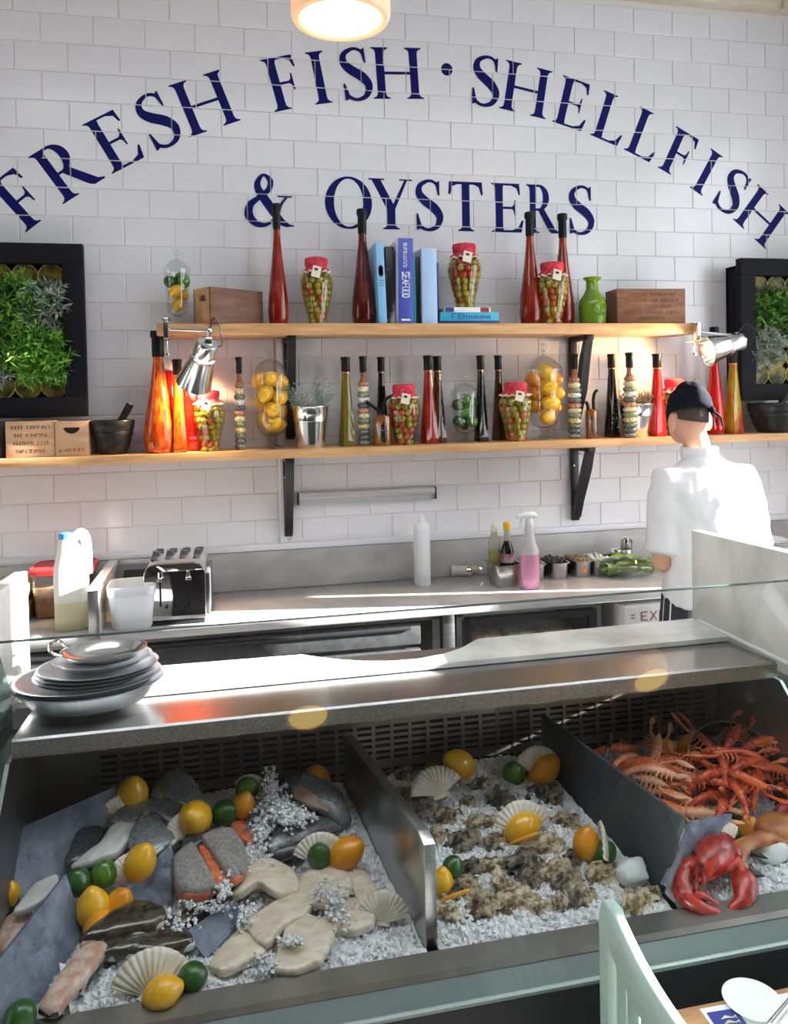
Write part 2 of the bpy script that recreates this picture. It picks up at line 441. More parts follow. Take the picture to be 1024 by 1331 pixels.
# ------------------------------------------------------------------ shelves and brackets
m_oak = wood('oak', (.50, .27, .11), (.66, .40, .19), stretch=(1, 10, 10))
b = bm_(); box(b, (.935, -.115, 2.03), (2.43, .22, .048), bev=.002)
tag(obj('wall_shelf', b, m_oak), 'upper oak wall shelf carrying books, jars and tall red bottles', 'shelf')
b = bm_(); box(b, (1.15, -.115, 1.510), (4.5, .22, .036), bev=.002)
tag(obj('wall_shelf', b, m_oak), 'long lower oak wall shelf packed with oil bottles and jars', 'shelf')
def bracket(x, ztop, zbot, label):
    t = thing('shelf_bracket', label, 'bracket', (x, 0, 0), group='black shelf brackets')
    w = .036
    b = bm_(); box(b, (0, -.012, (ztop+zbot)/2), (w, .022, ztop-zbot), bev=.002); obj('wall_plate', b, m_blackmetal, t)
    b = bm_(); box(b, (0, -.105, ztop-.012), (w, .19, .024), bev=.002); obj('arm', b, m_blackmetal, t)
    b = bm_(); pts = [(-.196, ztop-.006), (-.170, ztop-.006), (-.02, zbot+.09), (-.02, zbot+.004), (-.036, zbot+.05), (-.08, zbot+.17)]
    prism(b, [(-.196, ztop-.004), (-.16, ztop-.024), (-.115, ztop-.11), (-.07, zbot+.16), (-.03, zbot+.07), (-.022, zbot+.01), (-.04, zbot+.02), (-.075, zbot+.10), (-.125, zbot+.19), (-.165, ztop-.10)], 'x', -w/2, w/2)
    obj('brace', b, m_blackmetal, t)
    for z in (ztop-.1, zbot+.06):
        b = bm_(); lathe(b, [(.006, 0), (.006, .003), (.003, .005)], 10, M=Matrix.Translation((-.009, -.023, z)) @ Matrix.Rotation(PI/2, 4, 'X')); obj('screw', b, m_chrome, t)
bracket(.243, 1.492, 1.128, 'black iron bracket under the lower shelf, beside the white wall strip')
bracket(1.615, 1.492, 1.128, 'black iron bracket under the lower shelf, beside the chef')
bracket(.262, 2.006, 1.56, 'black iron bracket under the upper shelf, behind the jar of lemons')
bracket(1.615, 2.006, 1.56, 'black iron bracket under the upper shelf, behind the layered spice bottle')
# ticket rail
t = thing('ticket_rail', 'long steel order ticket rail fixed to the white tiles', 'rail', (.604, 0, 1.297))
b = bm_(); prism(b, [(-.004, .024), (-.012, .026), (-.03, .018), (-.034, .004), (-.03, -.006), (-.022, -.012), (-.02, -.034), (-.004, -.034)], 'x', -.312, .312); obj('rail_body', b, mat('rail_alu', (.62, .61, .63), rough=.42, metal=.6), t)
for s in (-1, 1):
    b = bm_(); box(b, (s*.315, -.018, -.004), (.006, .034, .056), bev=.002); obj('end_cap', b, m_black, t)
# ------------------------------------------------------------------ back counter
CT = .90
m_top = mat('worktop_stone', (.38, .365, .355), (.52, .50, .49), scale=5, rough=.16, lo=.3, hi=.7, detail=8)
b = bm_(); box(b, (1.2, -.28, CT-.015), (4.8, .505, .03), bev=.003)
tag(obj('worktop', b, m_top), 'long grey stone worktop along the tiled back wall', 'worktop')
m_dark = mat('void_shade', (.006, .006, .007), rough=.5)  # near-black painted in for the shade inside slots, holes and recesses
def fridge(x0, x1, label, kind):
    t = thing('undercounter_fridge', label, 'fridge', ((x0+x1)/2, -.29, 0), group='fridges under the back counter')
    w = x1-x0
    b = bm_()
    box(b, (0, .21, .435), (w, .02, .86)); box(b, (-w/2+.015, 0, .435), (.03, .42, .86)); box(b, (w/2-.015, 0, .435), (.03, .42, .86)); box(b, (0, 0, .06), (w, .42, .1)); box(b, (0, 0, .858), (w, .42, .018))
    obj('body', b, m_steel_dull, t)
    if kind == 'drawers':
        for k, (z, h) in enumerate(((.80, .085), (.665, .15), (.48, .18), (.27, .2))):
            b = bm_(); box(b, (-.02, -.205, z), (w-.12, .03, h), bev=.006); d = obj('drawer', b, mat('black_rubber', (.022, .022, .024), (.035, .035, .036), scale=30, rough=.42), t)
            b = bm_(); box(b, (-.02, -.224, z+h/2-.016), (w-.2, .012, .012), bev=.003); obj('pull', b, m_black, d)
        b = bm_(); box(b, (0, .0, .845), (w-.06, .40, .004)); obj('liner', b, m_dark, t)
    else:
        for z in (.36, .60):
            b = bm_(); box(b, (0, .0, z), (w-.07, .36, .012), bev=.002); obj('shelf_plate', b, m_steel_dull, t)
        b = bm_()
        for s in (-1, 1):
            box(b, (s*(w/2-.04), -.205, .47), (.035, .02, .74))
            box(b, (0, -.205, .47+s*.355), (w-.08, .02, .03))
        d = obj('door_frame', b, m_black, t)
        b = bm_(); box(b, (0, -.205, .47), (w-.1, .008, .70)); obj('door_pane', b, m_pane, d)
    return t
fridge(-.475, .80, 'black fronted fridge under the counter, below the toaster', 'drawers')
fridge(.87, 1.50, 'glass fronted fridge under the counter, below the spray bottle', 'glass')
fridge(2.0, 3.2, 'dark fridge under the counter, right of the chef', 'drawers')
fridge(-1.2, -.52, 'steel fridge under the counter, below the milk bottle', 'drawers')
b = bm_(); box(b, (.835, -.31, .435), (.05, .40, .868), bev=.003)
tag(obj('counter_post', b, m_steel), 'steel upright between the two fridges under the counter', 'post')
# food trays inside the glass fridge
for i, (x, c) in enumerate(((1.02, (.5, .18, .06)), (1.18, (.25, .35, .10)), (1.34, (.55, .35, .12)))):
    b = bm_(); box(b, (x, -.30, .676), (.13, .26, .14), bev=.012)
    tag(obj('food_tub', b, mat('tub%d' % i, c, (.6, .55, .45), scale=40, rough=.4)), ('orange', 'green', 'yellow')[i] + ' food tub behind the fridge glass under the counter', 'tub')
# carton under the counter beside the chef
t = thing('cardboard_carton', 'white printed carton on the shelf under the counter beside the chef', 'carton', (1.74, -.42, .0))
b = bm_(); box(b, (0, .05, .35), (.36, .26, .70), bev=.003); obj('stand', b, m_steel_dull, t)
b = bm_(); box(b, (-.01, .0, .775), (.30, .26, .15), bev=.003); c_ = obj('box_body', b, mat('carton_white', (.62, .61, .60), rough=.6), t)
b = bm_()
for i, segs in enumerate(([(0,0,0,1),(0,1,1,1),(0,.5,.8,.5),(0,0,1,0)], [(0,0,1,1),(0,1,1,0)], [(1,1,0,1),(0,1,0,0),(0,0,1,0)])):
    for ax, az, bx_, bz in segs:
        p_, q_ = Vector((-.085+i*.042+ax*.026, 0, .790+az*.034)), Vector((-.085+i*.042+bx_*.026, 0, .790+bz*.034)); dv = q_-p_
        box(b, ((p_.x+q_.x)/2, -.131, (p_.z+q_.z)/2), (dv.length+.004, .002, .005), rot=(0, -math.atan2(dv.z, dv.x), 0))
box(b, (-.02, -.131, .772), (.15, .002, .006)); box(b, (-.02, -.131, .756), (.13, .002, .009)); box(b, (-.125, -.131, .815), (.018, .002, .005)); box(b, (-.125, -.131, .802), (.018, .002, .005))
obj('print', b, mat('carton_print', (.28, .13, .15), rough=.6), c_)['kind'] = 'stuff'

def portal(loc, rot, sx, sy):
    l = bpy.data.lights.new('daylight_portal', 'AREA'); l.shape = 'RECTANGLE'; l.size = sx; l.size_y = sy; l.energy = 1; l.cycles.is_portal = True
    o = bpy.data.objects.new('daylight_portal', l); COL.objects.link(o); o.location = loc; o.rotation_euler = rot
for a, c in ((JA, JB), (JC, JD)): portal((WX+.21, (a+c)/2, 2.085), (0, PI/2, 0), 2.66, abs(c-a))
portal(((SKX0+SKX1)/2, (SKY0+SKY1)/2, 3.80), (0, 0, 0), SKX1-SKX0, SKY0-SKY1)
# ================================================================== SHELF ITEMS
ZU, ZL = 2.0545, 1.5285
YS = -.125
def span(x0, x1, yt, yb, Y=YS, zs=None):
    """centre x, width, height of a thing that stands on a shelf, from its measured outline"""
    ym = (yt+yb)/2
    a, c = onY(x0, ym, Y), onY(x1, ym, Y)
    h = onY((x0+x1)/2, yt, Y).z - zs
    return (a.x+c.x)/2, c.x-a.x, h
m_cap = mat('bottle_cap_black', (.009, .009, .010), rough=.35, spec=.25)
def tall_bottle(px, label, col, zs, Y=YS):
    x, w, h = span(*px, Y=Y, zs=zs)
    t = thing('tall_bottle', label, 'bottle', (x, Y, zs), group='tall teardrop bottles')
    r = w/2
    b = bm_(); lathe(b, [(r*.80, 0), (r*.9, .006), (r*.97, h*.06), (r, h*.12), (r*.93, h*.24), (r*.74, h*.38), (r*.52, h*.55), (r*.36, h*.70), (r*.30, h*.79), (r*.31, h*.80)], 24)
    obj('bottle_glass', b, col, t)
    b = bm_(); lathe(b, [(r*.34, h*.785), (r*.37, h*.80), (r*.37, h*.94), (r*.44, h*.945), (r*.46, h*.97), (r*.44, h*.995), (r*.38, h)], 20)
    obj('cap', b, m_cap, t)
    return t
def slim_bottle(px, label, col, zs, Y=YS, ringcol=None, rz=.25, capf=.17):
    x, w, h = span(*px, Y=Y, zs=zs)
    t = thing('oil_bottle', label, 'bottle', (x, Y, zs), rz, group='slim oil bottles')
    r = w/2*1.28
    b = bm_(); R45 = Matrix.Rotation(PI/4, 4, 'Z')
    rings = []
    hb = h*(1-capf)
    for f, z in ((.92, 0), (1, .004), (.96, hb*.1), (.8, hb*.4), (.58, hb*.75), (.46, hb*.93), (.44, hb)):
        ring = []
        for i in range(16):
            a = 2*PI*i/16
            sq = 1/max(abs(math.cos(a)), abs(math.sin(a)))
            k = min(1.0, z/(hb*.8)); q = (sq*.74)*(1-k)+.98*k
            ring.append(b.verts.new((r*f*q*math.cos(a), r*f*q*math.sin(a), z)))
        rings.append(ring)
    ring_faces(b, rings); obj('bottle_glass', b, col, t)
    b = bm_(); lathe(b, [(r*.47, hb*.985), (r*.47, hb*1.012)], 14); lathe(b, [(r*.47, hb*1.02), (r*.47, hb*1.035)], 14); obj('neck_band', b, ringcol or mat('copper_band', (.55, .25, .12), rough=.3, metal=.7), t)
    b = bm_(); lathe(b, [(r*.46, hb), (r*.50, hb+.003), (r*.50, h*.965), (r*.56, h*.967), (r*.56, h*.995), (r*.5, h)], 16); obj('cap', b, m_cap, t)
    return t
LAYC = [(.28, .11, .06), (.52, .45, .28), (.16, .17, .10), (.55, .53, .48), (.07, .075, .075), (.32, .14, .08), (.50, .46, .26), (.15, .17, .11), (.45, .38, .16), (.10, .12, .09), (.08, .09, .08), (.13, .13, .12)]
LAYM = [mat('layer_%d' % i, tuple(v*.72 for v in c), tuple(min(1, v*1.9+.03) for v in c), scale=150, rough=.12, coat=.6) for i, c in enumerate(LAYC)]
def layered_bottle(px, label, zs, Y=YS):
    x, w, h = span(*px, Y=Y, zs=zs)
    t = thing('layered_bottle', label, 'bottle', (x, Y, zs), group='layered spice bottles')
    r = w/2; n = len(LAYC); hb = h*.72
    for i in range(n):
        z0 = hb*(n-1-i)/n; z1 = hb*(n-i)/n; d = (z1-z0)
        f = 1 if i > 1 else .82+.1*i
        b = bm_(); lathe(b, [(r*.72*f, z0), (r*.95*f, z0+d*.25), (r*f, z0+d*.5), (r*.95*f, z0+d*.75), (r*.72*f, z1)], 16)
        obj('layer', b, LAYM[i], t)
    b = bm_(); lathe(b, [(r*.6, hb), (r*.42, hb+h*.03), (r*.36, h*.86)], 14); obj('neck', b, mat('neck_amber', (.35, .14, .06), rough=.08, trans=.4), t)
    b = bm_(); lathe(b, [(r*.48, h*.82), (r*.52, h*.825), (r*.52, h*.96), (r*.60, h*.965), (r*.60, h*.995), (r*.52, h)], 16); obj('cap', b, m_cap, t)
m_cloth_red = mat('red_cloth', (.45, .02, .04), (.62, .05, .08), scale=60, rough=.75)
m_lace = mat('cream_lace', (.75, .68, .55), rough=.8)
m_tagp = mat('paper_tag', (.72, .66, .52), rough=.8)
m_olive = mat('olive_green', (.26, .23, .03), (.40, .33, .07), scale=60, rough=.28, coat=.4)
m_pim = mat('pimento_red', (.42, .05, .02), rough=.3, coat=.4)
m_brine = glassmat('jar_glass_amber', (.93, .88, .66), .07, .7)
def olive_jar(px, label, zs, Y=YS, rz=0, redness=.3, seed=1):
    x, w, h = span(*px, Y=Y, zs=zs)
    t = thing('olive_jar', label, 'jar', (x, Y, zs), rz, group='olive jars with red cloth caps')
    r = w/2; rnd = random.Random(seed)
    prof = [(.56, 0), (.60, .02), (.60, .10), (.68, .2), (.82, .36), (.95, .5), (1.0, .6), (.97, .68), (.82, .75), (.70, .79)]
    b = bm_(); lathe(b, [(r*f, h*z) for f, z in prof]+[(r*.66, h*.79)], 24, cap1=False); obj('glass_jar', b, m_brine, t)
    # olives packed against the glass, layer by layer
    bo, br = bm_(), bm_()
    ro = r*.205; z = .035*h; k = 0
    while z < h*.78:
        f = z/h
        for (f0, z0), (f1, z1) in zip(prof[:-1], prof[1:]):
            if z0 <= f <= z1: rr = r*(f0+(f1-f0)*(f-z0)/(z1-z0+1e-9))
        rad = max(rr-ro*1.12, .2*r); n = max(5, int(2*PI*rad/(ro*1.95)))
        for i in range(n):
            a = 2*PI*(i+.5*(k % 2))/n+rnd.uniform(-.08, .08)
            ball(br if rnd.random() < redness else bo, (rad*math.cos(a), rad*math.sin(a), z+rnd.uniform(-.1, .1)*ro), (ro*.95, ro*.95, ro*1.08), 8, 6)
        z += ro*1.75; k += 1
    lathe(bo, [(r*.38, h*.03), (r*.42, h*.2), (r*.6, h*.5), (r*.6, h*.62), (r*.4, h*.76)], 12)
    o = obj('olives', bo, m_olive, t); o['kind'] = 'stuff'
    o = obj('peppers', br, m_pim, t); o['kind'] = 'stuff'
    b = bm_(); n = 40; rings = []
    for f, zz, amp in ((.80, .775, .13), (.70, .82, .05), (.62, .85, .015), (.67, .88, .01), (.70, .955, 0), (.66, .985, 0), (.45, .998, 0), (.2, 1.0, 0)):
        rings.append([b.verts.new((r*(f+amp*math.sin(i*2*PI/n*11))*math.cos(2*PI*i/n), r*(f+amp*math.sin(i*2*PI/n*11))*math.sin(2*PI*i/n), h*(zz+amp*.1*math.sin(i*2*PI/n*11)))) for i in range(n)])
    ring_faces(b, rings, cap0=False); obj('cloth_cap', b, m_cloth_red, t)
    b = bm_(); rings = []
    for f, zz, amp in ((.84, .757, .15), (.79, .785, .13)):
        rings.append([b.verts.new((r*(f+amp*math.sin(i*2*PI/n*11))*math.cos(2*PI*i/n), r*(f+amp*math.sin(i*2*PI/n*11))*math.sin(2*PI*i/n), h*(zz+amp*.1*math.sin(i*2*PI/n*11)))) for i in range(n)])
    ring_faces(b, rings, cap0=False, cap1=False); obj('lace_edge', b, m_lace, t)
    b = bm_(); box(b, (-.12*r, -r*1.03, h*.755), (r*.52, .003, h*.17), rot=(-.18, .25, 0)); tg = obj('tag', b, m_tagp, t)
    b = bm_(); box(b, (-.12*r, -r*1.045, h*.79), (r*.2, .002, h*.035), rot=(-.18, .25, 0)); obj('tag_print', b, m_black, tg)
    return t
# lemons and limes
m_lemon = mat('lemon_skin', (.78, .40, .008), (.83, .47, .015), scale=2.2, rough=.38, bump=.12, bscale=16, coat=.7)
m_orange = mat('ripe_lemon_skin', (.78, .28, .006), (.82, .34, .01), scale=2.2, rough=.38, bump=.12, bscale=16, coat=.7)
m_lime = mat('lime_skin', (.035, .14, .008), (.10, .24, .015), scale=2.2, rough=.32, bump=.1, bscale=16, coat=.7)
m_limed = mat('dark_lime_skin', (.012, .075, .012), (.03, .12, .016), scale=2.2, rough=.32, bump=.1, bscale=16, coat=.7)
def lemon_mesh(m, nip=.16, k=1.22):
    b = bm_()
    def fn(p): return 1+nip*max(0, abs(p.z)-.86)/.14*(1.0 if p.z > 0 else .6)
    ball(b, (0, 0, 0), (1, 1, k), 18, 14, fn=fn); me = finish(b, 80); me.materials.append(m); return me
ME_L, ME_O, ME_G, ME_GD = lemon_mesh(m_lemon), lemon_mesh(m_orange), lemon_mesh(m_lime, .08, 1.1), lemon_mesh(m_limed, .08, 1.1)
def fruit(kind, loc, r, rot, label, group):
    me = {'l': ME_L, 'o': ME_O, 'g': ME_G, 'd': ME_GD}[kind]
    o = bpy.data.objects.new('lemon' if kind in 'lo' else 'lime', me); COL.objects.link(o)
    o.location = loc; o.rotation_euler = rot; o.scale = (r, r, r)
    return tag(o, label, 'lemon' if kind in 'lo' else 'lime', group)
def apothecary(px, label, zs, fruits, flabels, Y=YS, rf=.21):
    """stemmed glass jar with a domed lid; the fruit inside are things of their own"""
    x, w, h = span(*px, Y=Y, zs=zs)
    t = thing('apothecary_jar', label, 'jar', (x, Y, zs), group='stemmed glass jars with domed lids')
    r = w/2
    b = bm_(); lathe(b, [(r*.62, 0), (r*.62, .006), (r*.25, h*.035), (r*.16, h*.06), (r*.24, h*.08), (r*.16, h*.10), (r*.3, h*.125)], 24); obj('foot', b, m_glass, t)
    b = bm_(); lathe(b, [(r*.3, h*.125), (r*.62, h*.15), (r*.76, h*.22), (r*.82, h*.36), (r*.9, h*.60), (r*.97, h*.70), (r*1.0, h*.725)], 28, cap0=True, cap1=False); obj('bowl', b, m_glass, t)
    b = bm_(); lathe(b, [(r*1.0, h*.73), (r*.97, h*.745), (r*.8, h*.78), (r*.45, h*.845), (r*.15, h*.87)], 28, cap0=False); l_ = obj('lid', b, m_glass, t)
    b = bm_(); ball(b, (0, 0, h*.90), r*.13, 12, 8); ball(b, (0, 0, h*.955), (r*.19, r*.19, h*.042), 12, 8); obj('knob', b, m_glass, l_)
    rnd = random.Random(int(px[0])); i = 0
    for kind, fx, fy, fz in fruits:
        fruit(kind, (x+fx*r, Y+fy*r, zs+h*fz), rf if rf > .6 else r*rf*1.0, (rnd.uniform(0, 3), rnd.uniform(0, 3), rnd.uniform(0, 3)), flabels[kind], flabels['group'])
    return t
m_herb_g = mat('sage_green', (.14, .20, .11), (.26, .32, .22), scale=40, rough=.7)
m_herb_lav = mat('lavender_grey', (.22, .27, .22), (.36, .41, .36), scale=40, rough=.7)
m_herb_b = mat('bright_green', (.06, .24, .015), (.24, .50, .06), scale=30, rough=.5)
m_herb_d = mat('deep_green', (.02, .075, .015), (.045, .13, .025), scale=30, rough=.6)
def sprig(b, base, direction, length, nleaf, leaf, rnd, droop=.3, thick=.0012):
    """one herb stem with paired needle leaves, as real tapered blades"""
    d = Vector(direction).normalized(); p = Vector(base); pts = [p.copy()]
    for k in range(5):
        d = (d + Vector((rnd.uniform(-.25, .25), rnd.uniform(-.25, .25), -droop*.2+rnd.uniform(-.12, .12)))).normalized(); p = p + d*length/5; pts.append(p.copy())
    tube(b, pts, [thick]*5+[thick*.4], 4)
    for i in range(nleaf):
        f = rnd.uniform(.1, 1)*5; k = min(4, int(f)); q = pts[k].lerp(pts[k+1], f-k)
        td = (pts[k+1]-pts[k]).normalized()
        o_ = Vector((rnd.gauss(0, 1), rnd.gauss(0, 1), rnd.gauss(0, 1))); o_ = (o_-td*o_.dot(td)).normalized()
        ld = (o_*.8+td*.6).normalized(); L = leaf*rnd.uniform(.6, 1.2)
        s = ld.cross(Vector((rnd.gauss(0, 1), rnd.gauss(0, 1), rnd.gauss(0, 1)))).normalized()*L*.09
        u = ld.cross(s).normalized()*L*.05
        v = [b.verts.new(q), b.verts.new(q+ld*L*.5+s), b.verts.new(q+ld*L), b.verts.new(q+ld*L*.5-s), b.verts.new(q+ld*L*.45+u)]
        b.faces.new((v[0], v[1], v[4])); b.faces.new((v[1], v[2], v[4])); b.faces.new((v[2], v[3], v[4])); b.faces.new((v[3], v[0], v[4]))
def herb_bucket(px, label, zs, frac, Y=YS, mh=None, seed=3, plant='lavender'):
    x, w, h = span(*px, Y=Y, zs=zs)
    hb = h*frac; r = w/2
    t = thing('herb_bucket', label, 'planter', (x, Y, zs), group='metal buckets of herbs')
    b = bm_(); lathe(b, [(r*.70, 0), (r*.72, .004), (r*.86, hb*.62), (r*.88, hb*.64), (r*.87, hb*.66), (r*.98, hb*.97), (r*1.0, hb*.98), (r*.99, hb), (r*.96, hb*.99), (r*.90, hb*.8), (r*.1, hb*.78)], 28); obj('bucket', b, m_alu, t)
    b = bm_(); rnd = random.Random(seed)
    for i in range(46):
        a = rnd.uniform(0, 2*PI); q = r*.75*math.sqrt(rnd.random())
        sprig(b, (q*math.cos(a), q*math.sin(a), hb*.8), (math.cos(a)*.55*q/r, math.sin(a)*.55*q/r, 1), (h-hb*.8)*rnd.uniform(.6, 1.05), 20, .022, rnd, .25)
    o = obj('herb', b, mh or m_herb_lav, t); o['kind'] = 'stuff'
m_crock = mat('mortar_black', (.013, .013, .014), (.022, .022, .022), scale=30, rough=.3, spec=.3)
def mortar(px, label, plabel, zs, pestle, Y=-.13, hf=1):
    x, w, h = span(*px, Y=Y, zs=zs); r = w/2
    t = thing('mortar', label, 'mortar', (x, Y, zs), group='black mortars')
    b = bm_(); lathe(b, [(r*.60, 0), (r*.64, .006), (r*.78, h*.30), (r*.84, h*.5), (r*.90, h*.56), (r*.92, h*.62), (r*.90, h*.68), (r*.97, h*.74), (r*1.0, h*.97), (r*.98, h), (r*.90, h), (r*.84, h*.7), (r*.5, h*.3), (r*.05, h*.22)], 32); obj('bowl', b, m_crock, t)
    if pestle:
        p0 = Vector((x-.01, Y, zs+h*.42)); p1 = onY(*pestle, Y)
        b = bm_(); d = p1-p0; tube(b, [Vector((0, 0, 0)), d*.25, d*.6, d*.93, d*.97, d], [.022, .020, .0145, .0155, .0145, .010], 16)
        o = obj('pestle', b, m_crock, loc=p0); tag(o, plabel, 'pestle', 'black pestles')
        b = bm_(); q = d*.955; tube(b, [d*.945, d*.998], [.0150, .0120], 16); obj('pale_end', b, mat('pestle_tip', (.42, .42, .42), rough=.4), o)
# --------------------------------------------------- coloured contents
def liq(n, c1, c2, sc=35, tr=.22, st=(1, 1, .35)): return mat(n, c1, c2, scale=sc, rough=.06, trans=tr, coat=.5, stretch=st, lo=.42, hi=.62)
q_red = liq('chilli_red', (.22, .008, .006), (.33, .03, .012))
q_dred = liq('dark_chilli_red', (.085, .006, .006), (.15, .016, .01))
q_orange = liq('chilli_orange', (.50, .045, .006), (.75, .16, .02), sc=60)
q_bred = liq('bright_red', (.55, .008, .010), (.62, .02, .012))
q_green = liq('olive_oil_green', (.16, .15, .012), (.27, .12, .015))
q_dark = liq('dark_vinegar', (.008, .006, .006), (.02, .012, .01))
q_brown = liq('brown_oil', (.06, .022, .008), (.12, .05, .012))
q_amber = liq('amber_oil', (.50, .16, .012), (.30, .07, .008), sc=80)
q_redslim = liq('red_slim', (.28, .012, .012), (.42, .03, .015))
# ---- upper shelf
tall_bottle((347, 374, 265, 418), 'tall red chilli bottle between the pale crate and an olive jar', q_red, ZU)
tall_bottle((456, 487, 272, 418), 'tall dark red bottle standing left of the blue books', q_dred, ZU)
tall_bottle((675, 703, 276, 420), 'tall red bottle on the upper shelf, left of its olive jar pair', q_red, ZU, Y=-.13)
tall_bottle((718, 745, 278, 420), 'tall red bottle half hidden behind an olive jar, beside the green vase', q_red, ZU, Y=-.07)
olive_jar((390, 433, 335, 418), 'jar of olives on the upper shelf between two red bottles', ZU, seed=2, redness=.14)
olive_jar((582, 625, 317, 397), 'jar of olives standing on the stacked books', ZU+.072, seed=3, redness=.35)
olive_jar((697, 738, 341, 420), 'jar of olives in front of a red bottle, near the green vase', ZU, Y=-.16, seed=4, redness=.4)
apothecary((212, 248, 324, 415), 'small stemmed glass jar of limes and lemon at the upper shelf end', ZU,
    [('d', -.48, -.1, .57), ('g', .35, .2, .63), ('g', .50, -.3, .56), ('d', .0, .45, .55), ('l', -.1, -.42, .44), ('l', .35, .3, .42), ('l', .05, -.1, .27)],
    {'d': 'dark green lime in the small glass jar at the upper shelf end', 'g': 'pale green lime in the small glass jar at the upper shelf end', 'l': 'lemon in the small glass jar at the upper shelf end', 'group': 'citrus in the small upper jar'}, rf=.46)
# green glass vase
x, w, h = span(753, 786, 361, 420, zs=ZU); r = w/2
t = thing('glass_vase', 'green glass bottle vase with a round moulded seal', 'vase', (x, YS, ZU))
m_gg = mat('green_glass', (.26, .46, .04), rough=.05, trans=.5, ior=1.3, coat=.5)
b = bm_(); lathe(b, [(r*.85, 0), (r*.95, .004), (r*.97, h*.15), (r*1.0, h*.4), (r*.92, h*.52), (r*.6, h*.66), (r*.44, h*.76), (r*.42, h*.92), (r*.66, h*.985), (r*.66, h), (r*.38, h*.985), (r*.36, h*.76), (r*.8, h*.45), (r*.75, h*.05)], 24); obj('vase_body', b, m_gg, t)
b = bm_(); lathe(b, [(r*.1, .0), (r*.22, .004), (r*.32, .001), (r*.42, .006), (r*.5, 0)], 20, M=Matrix.Translation((r*.1, -r*.97, h*.32)) @ Matrix.Rotation(PI/2, 4, 'X')); obj('seal', b, m_gg, t)
# crates
def crate(loc, dims, rz, label, mats, text=None, handle=True, tm=None, floorless=False):
    L, Wd, Hh = dims; tk = .010
    t = thing('wooden_crate', label, 'crate', loc, rz, group='small wooden crates')
    mw = mats
    for s in (-1, 1):
        b = bm_(); box(b, (0, s*(Wd/2-tk/2), Hh/2), (L, tk, Hh), bev=.0015); sd = obj('side_board', b, mw, t)
        if text and s == -1:
            b = bm_(); rnd = random.Random(len(text)*7)
            for li, line in enumerate(text):
                x0 = -L*.40; sc = L*.80/max(len(s_) for s_ in text)
                zz = Hh*(.83-li*.66/max(1, len(text)-1)); x0 = -len(line)*sc/2
                for ci, ch in enumerate(line):
                    if ch == ' ': continue
                    cxx = x0+ci*sc+sc/2; hh = Hh*.085
                    segs = rnd.sample([(0, 0, 0, 1), (1, 0, 1, 1), (0, .5, 1, .5), (0, 1, 1, 1), (0, 0, 1, 0), (0, 0, 1, 1), (.5, 0, .5, 1)], 3)   # worn, unreadable stencil
                    for (ax, az, bx_, bz) in segs:
                        p, q_ = Vector((cxx+(ax-.5)*sc*.62, 0, zz+(az-.5)*hh)), Vector((cxx+(bx_-.5)*sc*.62, 0, zz+(bz-.5)*hh)); dv = q_-p
                        box(b, ((p.x+q_.x)/2, -Wd/2-.0002, (p.z+q_.z)/2), (max(dv.length, .001)+.001, .0008, .0016), rot=(0, -math.atan2(dv.z, dv.x), 0))
            obj('stencil_text', b, tm or mat('stencil_ink', (.10, .05, .03), rough=.8), sd, smooth=False)['kind'] = 'stuff'
    for s in (-1, 1):
        b = bm_()
        if handle:
            hw, z0, z1 = Wd*.2, Hh*.62, Hh*.80
            x_ = s*(L/2-tk/2)
            for (y0, y1, za, zb) in ((-Wd/2+tk, -hw, 0, Hh), (hw, Wd/2-tk, 0, Hh), (-hw, hw, 0, z0), (-hw, hw, z1, Hh)):
                box(b, (x_, (y0+y1)/2, (za+zb)/2), (tk, y1-y0, zb-za))
        else: box(b, (s*(L/2-tk/2), 0, Hh/2), (tk, Wd-2*tk, Hh))
        e_ = obj('end_board', b, w_pale if mw is w_dk else mw, t)
    b = bm_(); box(b, (0, 0, .004), (L-2*tk, Wd-2*tk, .007)); obj('bottom_board', b, mw, t)
    return t
SEG = {'E': [(0,0,0,1),(0,1,1,1),(0,.5,.8,.5),(0,0,1,0)], 'L': [(0,0,0,1),(0,0,1,0)], 'I': [(.5,0,.5,1)], 'T': [(.5,0,.5,1),(0,1,1,1)], 'A': [(0,0,.5,1),(.5,1,1,0),(.2,.4,.8,.4)], 'N': [(0,0,0,1),(0,1,1,0),(1,0,1,1)],
 'R': [(0,0,0,1),(0,1,1,.9),(1,.9,1,.55),(1,.55,0,.5),(.3,.5,1,0)], 'S': [(1,1,0,.9),(0,.9,0,.6),(0,.6,1,.4),(1,.4,1,.1),(1,.1,0,0)], 'O': [(0,0,0,1),(0,1,1,1),(1,1,1,0),(1,0,0,0)], 'C': [(1,1,0,1),(0,1,0,0),(0,0,1,0)], 'M': [(0,0,0,1),(0,1,.5,.4),(.5,.4,1,1),(1,1,1,0)],
 'D': [(0,0,0,1),(0,1,.8,.9),(.8,.9,1,.5),(1,.5,.8,.1),(.8,.1,0,0)], 'U': [(0,1,0,0),(0,0,1,0),(1,0,1,1)], 'K': [(0,0,0,1),(0,.5,1,1),(0,.5,1,0)], 'X': [(0,0,1,1),(0,1,1,0)], 'J': [(1,1,1,0),(1,0,0,0),(0,0,0,.3)], 'F': [(0,0,0,1),(0,1,1,1),(0,.5,.8,.5)], 'H': [(0,0,0,1),(1,0,1,1),(0,.5,1,.5)], 'G': [(1,1,0,1),(0,1,0,0),(0,0,1,0),(1,0,1,.5),(1,.5,.5,.5)], 'P': [(0,0,0,1),(0,1,1,1),(1,1,1,.5),(1,.5,0,.5)], 'B': [(0,0,0,1),(0,1,.9,.8),(.9,.8,0,.5),(0,.5,1,.25),(1,.25,0,0)], 'Y': [(0,1,.5,.5),(1,1,.5,.5),(.5,.5,.5,0)]}
